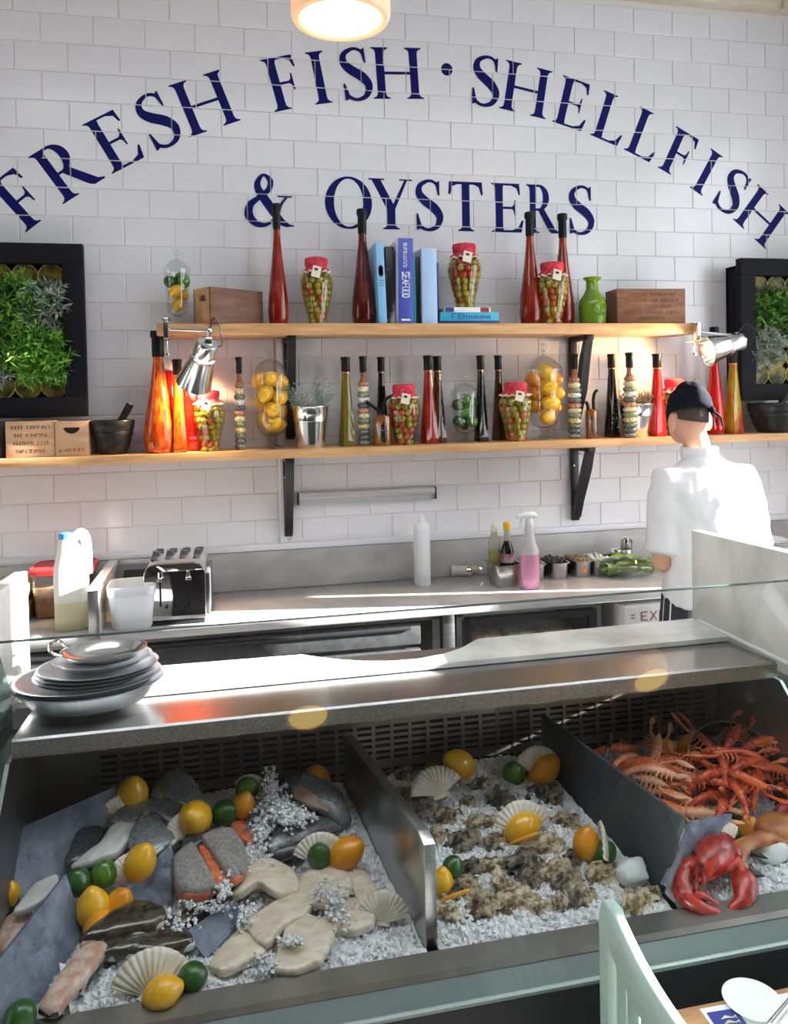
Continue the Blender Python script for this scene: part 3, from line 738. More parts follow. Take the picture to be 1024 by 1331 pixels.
w_pale = wood('crate_pale', (.42, .22, .10), (.56, .33, .17), stretch=(1, 8, 8), rough=.6)
w_mid = wood('crate_brown', (.17, .07, .035), (.30, .135, .06), stretch=(1, 8, 8), rough=.6)
w_ply = wood('crate_ply', (.52, .31, .18), (.63, .41, .26), stretch=(1, 8, 8), rough=.65)
w_dk = wood('crate_dark', (.12, .055, .035), (.22, .10, .055), stretch=(1, 8, 8), rough=.55)
pe = onY(296, 420, -.13)
crate((pe.x+.006, -.135, ZU), (.26, .125, .145), .60, 'brown wooden crate with a handle slot, right of the small glass jar', w_dk, None, True)
x, w, h = span(795, 882, 378, 420, zs=ZU)
crate((x, -.12, ZU), (w*.97, .13, h+.002), -.06, 'dark brown stencilled wooden crate beside the green vase', w_mid, ['######## ##########', '######### ### #######', '#### ##### ####', '####### ####### #####', '##########'], False)
# books
def book(loc, thick, depth, height, label, cov, spine=None, lean=0, tilt=0, flat=False, rz=0, print_=None):
    t = thing('book', label, 'book', loc, rz, group='cookery books', rot=(0, lean, rz))
    m_pg = mat('book_pages', (.72, .70, .64), rough=.8)
    b = bm_(); box(b, (0, .003, height/2), (thick-.005, depth-.010, height-.008)); obj('pages', b, m_pg, t)
    for s, nm in ((-1, 'cover'), (1, 'cover')):
        b = bm_(); box(b, (s*(thick/2-.00125), 0, height/2), (.0025, depth, height), bev=.0006); obj(nm, b, cov[0 if s < 0 else 1] if isinstance(cov, tuple) else cov, t)
    b = bm_(); box(b, (0, -depth/2+.001, height/2), (thick, .003, height), bev=.0008); sp = obj('spine', b, spine or cov, t)
    if print_:
        b = bm_()
        for (u0, u1, v0, v1) in print_[0]: box(b, (thick*((u0+u1)/2-.5), -depth/2-.0008, height*(v0+v1)/2), (thick*(u1-u0), .0008, height*(v1-v0)))
        obj('spine_print', b, print_[1], sp, smooth=False)
    return t
c_lb = mat('book_light_blue', (.22, .47, .72), rough=.35)
c_bk = mat('book_black_photo', (.02, .02, .025), (.5, .55, .6), scale=9, rough=.3, lo=.5, hi=.62)
c_wh = mat('book_white', (.74, .75, .78), rough=.35)
c_ub = mat('book_ultramarine', (.06, .085, .40), rough=.35)
c_tl = mat('book_teal', (.02, .27, .36), rough=.35)
c_nv = mat('book_navy', (.025, .04, .18), rough=.4)
c_pb = mat('book_pale_blue', (.38, .55, .80), rough=.35)
c_aq = mat('book_aqua', (.03, .40, .58), rough=.35)
def bookx(px0, px1, yt, Y=-.15):
    a, c = onY(px0, 400, Y), onY(px1, 400, Y); return (a.x+c.x)/2, (c.x-a.x), onY((px0+px1)/2, yt, Y).z-ZU
def spine_word(word, u0, u1, v1, adv, wd):
    """lettering that runs down a spine, as little strokes (u across the spine, v up it)"""
    out = []
    for i, ch in enumerate(word):
        for (ax, az, bx_, bz) in SEG[ch]:
            ua, ub = u0+(u1-u0)*az, u0+(u1-u0)*bz; va, vb = v1-i*adv-ax*wd, v1-i*adv-bx_*wd
            if abs(ua-ub) > .05 and abs(va-vb) > .004:
                for k in range(4): out.append((min(ua+(ub-ua)*k/4, ua+(ub-ua)*(k+1)/4), max(ua+(ub-ua)*k/4, ua+(ub-ua)*(k+1)/4), va+(vb-va)*(k+.5)/4-.005, va+(vb-va)*(k+.5)/4+.005))
            else: out.append((min(ua, ub)-.035, max(ua, ub)+.035, min(va, vb)-.004, max(va, vb)+.004))
    return out
def vtext(u0, u1, v0, v1, n, rnd=random.Random(5)):
    out = []; st = (v1-v0)/n
    for i in range(n):
        a = v0+i*st; k = rnd.choice((0, 1, 2))
        out.append((u0, u1, a, a+st*.22))
        if k != 1: out.append((u0, u0+(u1-u0)*.25, a, a+st*.7))
        if k != 2: out.append((u1-(u1-u0)*.25, u1, a, a+st*.7))
        if k == 0: out.append(((u0+u1)/2-.06, (u0+u1)/2+.06, a, a+st*.7))
    return out
m_pw = mat('print_white', (.8, .82, .85), rough=.5); m_pk = mat('print_dark', (.02, .02, .03), rough=.5)
x, w, h = bookx(489, 499, 319); book((x, -.12, ZU), w, .19, h, 'light blue book leaning at the left end of the row', c_lb, lean=-.03, print_=([(.2, .8, .60, .70), (.3, .7, .58, .72), (.15, .85, .47, .475), (.15, .85, .50, .505), (.15, .85, .53, .535)], m_pk))
x, w, h = bookx(500, 511, 322); book((x+.002, -.10, ZU), w, .16, h, 'black photo covered book behind the blue spined seafood book', c_bk)
x, w, h = bookx(512, 531, 314); book((x+.002, -.125, ZU), w, .20, h, 'white book with ultramarine spine lettered in white', (c_wh, c_ub), c_ub, lean=.015, print_=(spine_word('SEAFOOD', .28, .74, .60, .044, .032)+vtext(.35, .6, .66, .95, 14)+[(.2, .8, .03, .05)], m_pw))
x, w, h = bookx(532, 537, 331); book((x+.002, -.11, ZU), w, .17, h, 'thin teal book beside the ultramarine spine', c_tl)
x, w, h = bookx(538, 543, 336); book((x+.001, -.11, ZU), w, .17, h, 'thin black book standing in the middle of the row', m_black)
x, w, h = bookx(544, 563, 326); book((x+.001, -.12, ZU), w, .19, h, 'pale blue book near the right end of the row', (c_wh, c_pb), c_pb)
x, w, h = bookx(564, 568, 343); book((x+.002, -.10, ZU), w, .16, h, 'thin navy book at the right end of the row', c_nv)
def flatbook(px0, px1, z0, thick, depth, label, cov, rz=0, Y=-.14, print_=None, blocks=()):
    a, c = onY(px0, 410, Y-depth/2), onY(px1, 410, Y-depth/2); L = c.x-a.x
    t = thing('book', label, 'book', ((a.x+c.x)/2, Y, z0), rz, group='cookery books')
    b = bm_(); box(b, (0, .003, thick/2), (L-.008, depth-.008, thick-.005)); obj('pages', b, mat('book_pages', (.72, .70, .64), rough=.8), t)
    for z in (.00125, thick-.00125):
        b = bm_(); box(b, (0, 0, z), (L, depth, .0025), bev=.0006); obj('cover', b, cov, t)
    b = bm_(); box(b, (0, -depth/2+.001, thick/2), (L, .003, thick), bev=.0008); sp = obj('spine', b, cov, t)
    for u0, u1, mb in blocks:
        b = bm_(); box(b, (L*((u0+u1)/2-.5), -depth/2-.0008, thick/2), (L*(u1-u0), .0012, thick*.9)); obj('spine_block', b, mb, sp)
    if print_:
        b = bm_(); hh = thick*.62
        x_ = -L*.30
        for ch in 'FISH':
            for (ax, az, bx_, bz) in SEG[ch]:
                p, q_ = Vector((x_+ax*hh*.62, 0, thick*.19+az*hh)), Vector((x_+bx_*hh*.62, 0, thick*.19+bz*hh)); dv = q_-p
                box(b, ((p.x+q_.x)/2, -depth/2-.0008, (p.z+q_.z)/2), (dv.length+.002, .0008, .004), rot=(0, -math.atan2(dv.z, dv.x), 0))
            x_ += hh*(.45 if ch == 'I' else .95)
        for i in range(10): box(b, (x_+i*.0105+.004, -depth/2-.0008, thick*.45), (.006, .0008, .012 if i % 3 else .016))
        obj('spine_print', b, print_, sp, smooth=False)
    return t
flatbook(571, 649, ZU, .012, .18, 'dark slim book at the bottom of the flat stack', c_nv, Y=-.12)
flatbook(572, 648, ZU+.0122, .036, .17, 'aqua book with blue title lying in the flat stack', c_aq, Y=-.125, print_=c_ub)
flatbook(577, 637, ZU+.0484, .022, .15, 'white book on top of the flat stack, under an olive jar', c_wh, .03, blocks=((.01, .2, c_nv), (.78, .97, mat('spine_maroon', (.22, .03, .04), rough=.4))))
# ---- lower shelf
mortar((-25, 19, 548, 598), 'black mortar cut by the left edge of the photo', '', ZL, None)
x, w, h = span(10, 73, 547, 598, zs=ZL, Y=-.15)
crate((x, -.12, ZL), (w, .13, h), .03, 'stencilled wooden crate under the left herb frame', w_ply, ['#### ########', '### #######', '####### ####', '##########'], False)
x, w, h = span(74, 117, 547, 597, zs=ZL, Y=-.16)
t = crate((x, -.115, ZL), (w, .15, h), .0, 'pale wooden box with a cut out handle beside the mortar', w_ply, [' ', '######'], False)
b = bm_(); n = 20; hp = [(w*.24*math.cos(2*PI*i/n), h*.76+h*.085*math.sin(2*PI*i/n)+(h*.03*math.cos(4*PI*i/n))) for i in range(n)]; prism(b, hp, 'y', -.0775, -.074); obj('handle_hole_shade', b, m_dark, t)  # near-black plate stands in for the shaded hole, none is cut
mortar((118, 176, 546, 596), 'black mortar with pestle between the pale box and the orange red bottle', 'black pestle leaning in the left mortar', ZL, (170, 524))
tall_bottle((185, 228, 430, 592), 'tall glowing orange red bottle at the left of the lower shelf', q_orange, ZL, Y=-.15)
def square_bottle(px, label, col, Y):
    x, w, h = span(*px, Y=Y, zs=ZL)
    t = thing('square_bottle', label, 'bottle', (x, Y, ZL), group='square red bottles')
    b = bm_(); box(b, (0, 0, h*.36), (w, w, h*.72), bev=w*.12); obj('bottle_body', b, col, t)
    b = bm_(); lathe(b, [(w*.36, h*.71), (w*.30, h*.76), (w*.16, h*.80), (w*.15, h*.94), (w*.2, h*.95), (w*.2, h)], 14); obj('neck', b, m_glass, t)
square_bottle((205, 226, 440, 590), 'square red bottle behind the orange red one', q_bred, -.07)
square_bottle((236, 260, 455, 590), 'square red bottle between the amber bottle and an olive jar', q_bred, -.08)
slim_bottle((222, 241, 467, 591), 'slim amber bottle in front of the square red ones', q_amber, ZL, Y=-.17)
olive_jar((250, 293, 507, 589), 'jar of olives glowing under the left clamp lamp', ZL, Y=-.15, seed=5, redness=.22)
layered_bottle((304, 319, 464, 587), 'layered spice bottle left of the tall lemon jar', ZL)
LG = {'l': 'lemon in the tall glass jar left of the metal bucket', 'group': 'lemons in the left tall jar'}
apothecary((327, 377, 449, 587), 'tall stemmed glass jar of lemons left of the metal bucket', ZL,
    [('l', -.55, -.1, .66), ('l', .0, -.5, .67), ('l', .5, -.2, .64), ('l', .1, .45, .65), ('l', -.28, -.5, .54), ('l', .45, -.35, .50), ('l', -.1, .4, .52), ('l', -.38, .05, .44), ('l', .02, -.48, .38), ('l', .42, .05, .36), ('l', -.3, .1, .29), ('l', .08, -.32, .24), ('l', .3, .25, .23)], LG, rf=.42)
herb_bucket((378, 428, 492, 586), 'metal bucket of grey lavender beside the tall lemon jar', ZL, .60, Y=-.14, seed=11)
slim_bottle((441, 459, 464, 583), 'slim green oil bottle next to the lavender bucket', q_green, ZL)
layered_bottle((464, 481, 463, 583), 'layered spice bottle between the green and black oil bottles', ZL)
slim_bottle((489, 503, 464, 581), 'slim black bottle behind the double spout cruet', q_dark, ZL, Y=-.07)
def cruet(px, label, Y, legs):
    x, w, h = span(*px, Y=Y, zs=ZL)
    t = thing('oil_cruet', label, 'cruet', (x, Y, ZL), group='glass cruets with black spouts')
    r = w/2
    b = bm_(); lathe(b, [(r*.75, 0), (r*.78, .004), (r*.78, h*.56), (r*.5, h*.60)], 18); obj('oil', b, q_amber, t)
    b = bm_(); lathe(b, [(r*.30, .006), (r*.42, h*.1), (r*.40, h*.4), (r*.3, h*.52)], 14, M=Matrix.Translation((0, -r*.42, 0))); obj('vinegar', b, q_dark, t)
    b = bm_(); lathe(b, [(r*.82, 0), (r*.86, .003), (r*.86, h*.58), (r*.5, h*.63)], 18, cap1=False); obj('glass_body', b, m_glass, t)
    for k, leg in enumerate(legs):
        b = bm_(); pts = [Vector((dx*r, 0, h*dz)) for dx, dz in leg]
        tube(b, catmull(pts, 4, False), .0075, 10); obj('spout', b, m_cap, t)
cruet((482, 511, 513, 583), 'double cruet with two crossing black spouts', -.155, [((-.1, .58), (-.3, .68), (-1.1, .82), (-1.4, .88)), ((.1, .56), (.15, .82), (.5, .93), (1.0, .97))])
olive_jar((504, 546, 499, 581), 'jar of olives right of the crossing black spouts', ZL, Y=-.14, seed=6, redness=.4)
slim_bottle((548, 566, 462, 579), 'slim red bottle in the middle of the lower shelf', q_redslim, ZL, Y=-.14)
slim_bottle((561, 577, 463, 578), 'slim brown bottle just right of the middle red one', q_brown, ZL, Y=-.10)
apothecary((586, 622, 486, 577), 'small stemmed glass jar of limes on the lower shelf', ZL,
    [('g', -.05, -.35, .62), ('g', .45, .1, .58), ('d', -.48, .1, .55), ('g', -.05, -.45, .45), ('g', .2, .4, .47), ('d', -.45, -.1, .31), ('g', .40, -.25, .30), ('d', .1, .35, .27)],
    {'g': 'pale green lime in the small glass jar on the lower shelf', 'd': 'dark green lime in the small glass jar on the lower shelf', 'group': 'limes in the small lower jar'}, rf=.42)
slim_bottle((618, 632, 462, 577), 'slim black bottle right of the jar of limes', q_dark, ZL, Y=-.12)
slim_bottle((641, 655, 462, 576), 'slim dark brown bottle behind an olive jar, left of the right lemon jar', q_brown, ZL, Y=-.08)
olive_jar((649, 691, 496, 575), 'jar of olives in front of the right tall lemon jar', ZL, Y=-.16, seed=7, redness=.16)
RG = {'l': 'lemon in the right tall glass jar, left of the black bracket', 'o': 'deep orange lemon in the right tall glass jar', 'group': 'lemons in the right tall jar'}
apothecary((683, 730, 446, 573), 'tall stemmed glass jar of lemons left of the right bracket', ZL,
    [('o', -.5, .1, .62), ('l', .0, -.3, .68), ('o', .55, .1, .62), ('l', -.05, -.5, .54), ('o', -.45, .1, .48), ('l', .48, -.2, .48), ('l', .15, -.5, .38), ('o', -.35, .2, .36), ('o', .45, .1, .34), ('l', .05, -.3, .24)], RG, rf=.43)
layered_bottle((738, 755, 460, 573), 'layered spice bottle in front of the right bracket', ZL)
cruet((760, 778, 507, 572), 'small amber oil cruet right of the bracket', -.14, [((-.5, .56), (-.6, .7), (-.85, .76)), ((.3, .56), (.25, .8), (.5, .95), (.85, .99))])
slim_bottle((788, 802, 460, 572), 'slim black bottle left of the right herb bucket', q_dark, ZL)
herb_bucket((800, 850, 508, 571), 'metal bucket of brownish herbs behind a layered bottle', ZL, .72, Y=-.10, mh=mat('dry_herb', (.16, .10, .06), (.22, .2, .1), scale=40, rough=.7), seed=12)
layered_bottle((810, 827, 458, 571), 'layered spice bottle in front of the right metal bucket', ZL, Y=-.19)
slim_bottle((846, 862, 460, 570), 'slim bright red bottle left of the chef', q_bred, ZL, Y=-.15)
olive_jar((860, 893, 492, 570), 'jar of olives partly hidden by the chef\'s cap', ZL, Y=-.13, seed=8, redness=.2)
tall_bottle((917, 940, 425, 567), 'tall red bottle right of the chef\'s cap', q_bred, ZL, Y=-.13)
slim_bottle((945, 961, 455, 566), 'slim yellow and red oil bottle beside the right herb frame', liq('yellow_red', (.45, .28, .01), (.45, .03, .01), sc=16), ZL, Y=-.15, ringcol=mat('orange_band', (.6, .2, .1), rough=.4), capf=.16)
mortar((977, 1034, 524, 566), 'black mortar with pestle under the right herb frame', 'black pestle leaning in the right mortar', ZL, (1030, 500), Y=-.14)
# ------------------------------------------------------------------ herb frames
m_frame = mat('frame_black', (.008, .008, .011), rough=.6, spec=.15)
def herb_frame(x0, x1, z0, z1, fw, label, seed, cols, rows, depth=.13, plants=()):
    t = thing('herb_planter', label, 'planter', ((x0+x1)/2, -.002, (z0+z1)/2), group='wall mounted herb frames')
    W_, H_ = x1-x0, z1-z0
    b = bm_()
    for (cx, cz, w, h) in ((0, H_/2-fw/2, W_, fw), (0, -H_/2+fw/2, W_, fw), (-W_/2+fw/2, 0, fw, H_-2*fw+.002), (W_/2-fw/2, 0, fw, H_-2*fw+.002)):
        box(b, (cx, -depth+.02, cz), (w, .04, h), bev=.004)
    obj('frame_front', b, m_frame, t)
    b = bm_(); bw = W_-.05; bh = H_-.05
    for (cx, cz, w, h) in ((0, bh/2-.006, bw, .012), (0, -bh/2+.006, bw, .012), (-bw/2+.006, 0, .012, bh), (bw/2-.006, 0, .012, bh)):
        box(b, (cx, -depth/2+.02, cz), (w, depth-.04, h))
    box(b, (0, -.008, 0), (bw, .012, bh)); obj('box_body', b, m_frame, t)
    iw, ih = W_-2*fw, H_-2*fw; rr = min(iw/cols/2, .05)
    mj = mat('jar_bottom_glass', (.035, .03, .012), (.22, .18, .03), scale=22, rough=.35, spec=.3)
    for i in range(cols):
        for j in range(rows):
            cx = -iw/2+(i+.5)*iw/cols; cz = -ih/2+(j+.5)*ih/rows
            b = bm_(); M = Matrix.Translation((cx, -depth+.05, cz)) @ Matrix.Rotation(PI/2, 4, 'X')
            lathe(b, [(rr*.55, .0), (rr*.9, .004), (rr*.98, -.002), (rr*.98, -.03)], 20, M=M); jr = obj('glass_pot', b, mj, t)
            b = bm_(); tube(b, [(cx+rr*math.cos(2*PI*k/20), -depth+.045, cz+rr*math.sin(2*PI*k/20)) for k in range(21)], .0022, 6, cap=False); obj('pot_rim', b, mat('pot_rim', (.45, .40, .12), rough=.2), jr)
    rnd = random.Random(seed)
    for (cx, cz, sx, sz, m, n, leaf, ln, nm) in plants:
        b = bm_()
        for i in range(n):
            a = rnd.uniform(0, 2*PI); q = math.sqrt(rnd.random())
            px_, pz_ = cx+sx*q*math.cos(a)*.55, cz+sz*q*math.sin(a)*.55
            sprig(b, (px_, -depth+.055, pz_), (math.cos(a)*q*.8+rnd.uniform(-.3, .3), -.75, math.sin(a)*q*.8+.1+rnd.uniform(-.3, .3)), ln*rnd.uniform(.6, 1.1), 16, leaf, rnd, .35, .0011)
        o = obj(nm, b, m, t); o['kind'] = 'stuff'
herb_frame(-1.13, -.568, 1.685, 2.385, .082, 'black wall frame of bright green and grey herbs on the left', 5, 4, 6, plants=(
    (.02, .06, .12, .20, m_herb_d, 90, .035, .10, 'dark_herb'), (.02, .10, .10, .18, m_herb_b, 60, .040, .11, 'tarragon'),
    (.115, -.10, .09, .09, m_herb_b, 130, .040, .11, 'rosemary'), (.125, .105, .075, .10, m_herb_lav, 60, .034, .10, 'sage'), (.0, -.06, .09, .06, m_herb_b, 60, .036, .10, 'tarragon'), (-.04, -.15, .06, .05, m_herb_lav, 30, .03, .08, 'sage')))
herb_frame(2.425, 2.985, 1.685, 2.375, .082, 'black wall frame of dark green and grey herbs on the right', 6, 4, 6, depth=.15, plants=(
    (-.10, .12, .10, .10, m_herb_d, 90, .030, .09, 'dark_herb'), (-.10, .11, .10, .08, m_herb_b, 40, .034, .10, 'fennel'), (-.12, -.08, .10, .10, m_herb_lav, 80, .030, .09, 'curry_plant'), (.08, .05, .12, .2, m_herb_d, 80, .034, .1, 'dark_herb')))
# ------------------------------------------------------------------ clamp lamps
def clamp_lamp(clamp, joint, top, mouth, label, r=.055):
    t = thing('clamp_lamp', label, 'lamp', (0, 0, 0), group='aluminium clamp lamps')
    cl, jo, to, mo = map(Vector, (clamp, joint, top, mouth))
    ax = (mo-to).normalized(); L = (mo-to).length
    Q = ax.to_track_quat('Z', 'Y').to_matrix().to_4x4(); M = Matrix.Translation(to) @ Q
    b = bm_(); lathe(b, [(r*.2, -.012), (r*.55, -.008), (r*.62, .0), (r*.62, L*.28), (r*.70, L*.30), (r*.70, L*.36), (r*.66, L*.38), (r*1.0, L*.98), (r*1.03, L), (r*.97, L*.985), (r*.6, L*.4), (r*.1, L*.35)], 32, M=M); sh = obj('shade', b, m_alu, t)
    b = bm_(); ball(b, to+ax*L*.72, r*.42, 14, 10); obj('bulb', b, mat('warm_bulb', (1, .8, .5), emit=(1, .62, .25), estr=14), sh)
    b = bm_(); tube(b, [jo, jo+(to-jo)*.5, to], [.007, .008, .010], 10); ball(b, jo, .016, 10, 8); box(b, to-ax*.012, (.03, .03, .03), bev=.005); obj('swivel', b, m_chrome, t)
    b = bm_(); tube(b, [cl, jo], .0075, 10); ball(b, cl, .014, 10, 8); obj('arm', b, m_chrome, t)
    b = bm_(); box(b, cl+Vector((0, .0, .002)), (.02, .04, .085), bev=.003); box(b, cl+Vector((0, .03, .042)), (.03, .07, .006)); box(b, cl+Vector((0, .03, -.042)), (.03, .07, .006))
    lathe(b, [(.004, 0), (.004, -.05), (.012, -.052), (.012, -.062)], 10, M=Matrix.Translation(cl+Vector((0, .02, -.042)))); obj('clamp', b, m_chrome, t)
    b = bm_(); n = 12; s = (jo-to); c = to.lerp(jo, .5)
    tube(b, catmull([jo, jo+Vector((.02, -.03, .05)), to+Vector((.05, -.03, .05)), to+Vector((.05, -.01, -.01)), to], 5, False), .003, 6); obj('cord', b, m_black, t)
    lt = bpy.data.lights.new('lamp_light', 'SPOT'); lt.energy = 22; lt.color = (1, .60, .27); lt.spot_size = 2.4; lt.spot_blend = .5; lt.shadow_soft_size = .03
    lo = bpy.data.objects.new('lamp_light', lt); COL.objects.link(lo); lo.parent = t; lo.location = to+ax*L*1.02; lo.rotation_euler = ax.to_track_quat('-Z', 'Y').to_euler()
YL = -.30
clamp_lamp(onY(216, 428, -.245), onY(272, 430, YL), onY(270, 447, YL-.06), onY(252, 498, YL+.06), 'silver clamp lamp on the left end of the upper shelf', .072)
clamp_lamp(onY(905, 432, -.245), onY(958, 436, YL), onY(962, 444, YL), onY(918, 456, YL+.02), 'silver clamp lamp on the right end of the upper shelf', .072)
# ================================================================== COUNTER ITEMS
m_clear = glassmat('clear_plastic', (.90, .90, .88), .10, .6, .12)
m_milkp = mat('milk_plastic', (.80, .80, .77), rough=.4, sss=.2)
def cz(px, py): return onZ(px, py, CT)
# stone partition on the counter
t = thing('counter_partition', 'low pale partition across the counter between the milk and the white tub', 'partition', (-.497, 0, CT))
b = bm_(); prism(b, [(-.535, 0), (-.03, 0), (-.03, .172), (-.50, .172), (-.535, .165)], 'x', -.018, .018); obj('panel', b, m_marble_w, t)
b = bm_(); box(b, (0, -.5375, .07), (.036, .006, .19), bev=.001); obj('edge_strip', b, m_steel, t)
# milk bottle
t = thing('milk_bottle', 'plastic milk bottle with blue cap, half full, left of the partition', 'bottle', (-.595, -.40, CT), .12)
b = bm_()
def sqring(b, w, d, z, k, dx=0): return [b.verts.new((dx+w*math.copysign(abs(math.cos(2*PI*i/24))**k, math.cos(2*PI*i/24)), d*math.copysign(abs(math.sin(2*PI*i/24))**k, math.sin(2*PI*i/24)), z)) for i in range(24)]
ring_faces(b, [sqring(b, .054, .05, 0, .45), sqring(b, .060, .056, .008, .45), sqring(b, .060, .056, .105, .45)]); obj('milk', b, mat('milk', (.72, .66, .42), rough=.4), t)
b = bm_(); ring_faces(b, [sqring(b, .060, .056, .105, .45), sqring(b, .061, .057, .19, .45), sqring(b, .058, .054, .24, .5), sqring(b, .048, .045, .29, .7), sqring(b, .030, .03, .325, 1, -.012), sqring(b, .021, .021, .338, 1, -.016)]); obj('bottle_shell', b, m_milkp, t)
b = bm_(); lathe(b, [(.024, 0), (.024, .020), (.021, .022)], 20, M=Matrix.Translation((-.016, 0, .336))); obj('screw_cap', b, mat('cap_blue', (.05, .25, .70), rough=.35), t)
b = bm_(); tube(b, catmull([Vector(p) for p in ((.0, 0, .322), (.032, 0, .352), (.052, 0, .335), (.058, 0, .27), (.056, 0, .2))], 4, False), [.014]*17, 10, 1.3); obj('handle', b, m_milkp, t)
# red lidded tub and two plastic boxes
t = thing('storage_tub', 'clear storage tub with red lid, behind the milk bottle', 'tub', (-.665, -.17, CT), .0)
b = bm_(); ring_faces(b, [sqring(b, .105, .085, 0, .3), sqring(b, .115, .095, .18, .3)], cap1=False); obj('tub_body', b, m_clear, t)
b = bm_(); ring_faces(b, [sqring(b, .100, .08, .004, .3), sqring(b, .107, .088, .12, .3)]); obj('food', b, mat('tub_food', (.30, .13, .05), (.45, .22, .09), scale=30, rough=.6), t)
b = bm_(); ring_faces(b, [sqring(b, .122, .102, .172, .3), sqring(b, .124, .104, .19, .3), sqring(b, .114, .094, .196, .3), sqring(b, .11, .09, .192, .3)]); obj('lid', b, mat('lid_red', (.45, .02, .02), rough=.4), t)
def plastic_box(loc, w, d, h, label, c1, c2, fill):
    t = thing('plastic_box', label, 'box', loc, 0, group='plastic food boxes by the milk')
    b = bm_(); ring_faces(b, [sqring(b, w*.47, d*.47, 0, .3), sqring(b, w*.5, d*.5, h, .3)], cap1=False); obj('box_body', b, m_clear, t)
    b = bm_(); ring_faces(b, [sqring(b, w*.46, d*.46, .003, .3), sqring(b, w*.48, d*.48, h*fill, .3)]); obj('food', b, mat('f'+label[:9], c1, c2, scale=90, rough=.6), t)
    b = bm_(); ring_faces(b, [sqring(b, w*.52, d*.52, h-.004, .3), sqring(b, w*.52, d*.52, h+.008, .3), sqring(b, w*.48, d*.48, h+.010, .3)]); obj('lid', b, m_clear, t)
plastic_box((-.90, -.20, CT), .26, .2, .085, 'amber filled plastic box, lowest of the stack left of the red lid', (.32, .16, .04), (.55, .32, .10), .85)
plastic_box((-.90, -.20, CT+.0955), .26, .2, .085, 'clear plastic box of pale food stacked on the amber one', (.60, .52, .36), (.72, .64, .48), .6)
# dark scale with slot behind the white tub
t = thing('kitchen_scale', 'dark grey kitchen scale behind the white tub, against the upstand', 'scale', (-.365, -.115, CT))
b = bm_(); prism(b, [(-.09, 0), (.07, 0), (.07, .14), (.05, .16), (-.09, .085)], 'x', -.115, .115, bev=.006); obj('body', b, mat('scale_grey', (.12, .12, .13), rough=.4), t)
b = bm_(); box(b, (-.01, -.012, .128), (.14, .05, .004), rot=(.49, 0, 0)); obj('slot', b, m_dark, t)
b = bm_(); box(b, (.09, .002, .136), (.025, .045, .004), rot=(.49, 0, 0)); obj('display', b, mat('lcd', (.4, .42, .4), rough=.3), t)
# white tub
p = cz(165, 806)
t = thing('white_tub', 'square white plastic tub standing left of the toaster', 'tub', (-.375, -.425, CT), .05)
b = bm_(); ring_faces(b, [sqring(b, .068, .068, 0, .45), sqring(b, .074, .074, .010, .4), sqring(b, .084, .084, .125, .4), sqring(b, .087, .087, .127, .4), sqring(b, .088, .088, .160, .4), sqring(b, .083, .083, .160, .4), sqring(b, .078, .078, .06, .4), sqring(b, .06, .06, .012, .4)]); tb = obj('tub_body', b, mat('tub_white', (.70, .72, .76), rough=.35), t)
b = bm_()
for i in range(11): box(b, (-.055+i*.011, -.0865, .136), (.0022, .004, .018))
obj('grip_ribs', b, MATS['tub_white'], tb)
# toaster
t = thing('toaster', 'chrome four slot toaster in the sunshine on the counter', 'toaster', (-.215, -.33, CT), -.02)
W_, D_, H_ = .225, .30, .235
b = bm_(); prof = [(-W_/2, .02), (-W_/2, H_*.80)]+[(-W_/2+.045*(1-math.cos(a)), H_*.80+.047*math.sin(a)) for a in (.4, .8, 1.2, 1.57)]
prof = prof+[(-x_, z_) for x_, z_ in reversed(prof)]
prism(b, prof, 'y', -D_/2, D_/2, bev=.006); obj('body', b, m_chrome, t)
b = bm_(); box(b, (0, 0, .012), (W_-.01, D_-.01, .024), bev=.004); obj('base', b, m_black, t)
for i in range(4):
    b = bm_(); box(b, (-.078+i*.052, .03, H_-.001), (.030, .20, .012), bev=.003); obj('slot', b, m_dark, t)
    b = bm_(); box(b, (-.078+i*.052, -.02, H_+.012), (.026, .012, .022), rot=(0, .25, 0)); obj('rack_end', b, m_black, t)
for s in (-1, 1):
    b = bm_(); box(b, (s*.052, -D_/2-.001, .13), (.006, .004, .11)); obj('lever_slot', b, m_dark, t)
    b = bm_(); box(b, (s*.052, -D_/2-.014, .178), (.022, .022, .012), bev=.004); tube(b, [(s*.052, -D_/2-.015, .18), (s*.052, -D_/2-.015, .205)], .005, 8); obj('lever', b, m_chrome, t)
for x_ in (-.03, 0, .03, .04):
    b = bm_(); lathe(b, [(.006, 0), (.006, .006), (.004, .007)], 12, M=Matrix.Translation((x_, -D_/2, .072)) @ Matrix.Rotation(PI/2, 4, 'X')); obj('button', b, m_black, t)
b = bm_(); box(b, (W_/2+.006, .02, .10), (.014, D_*.8, .16), bev=.005); obj('side_panel', b, mat('toaster_side', (.05, .05, .055), rough=.3), t)
# squeeze bottle
p = cz(552, 763)
t = thing('squeeze_bottle', 'frosted white squeeze bottle standing alone on the counter', 'bottle', (p.x, p.y+.04, CT))
b = bm_(); lathe(b, [(.034, 0), (.037, .004), (.037, .235), (.034, .247)], 24); obj('bottle_body', b, mat('frosted', (.74, .77, .78), rough=.35, trans=.15), t)
b = bm_(); lathe(b, [(.035, .247), (.035, .268), (.028, .276), (.016, .282), (.014, .30), (.006, .312)], 20); obj('nozzle', b, mat('frost_cap', (.78, .80, .80), rough=.35), t)
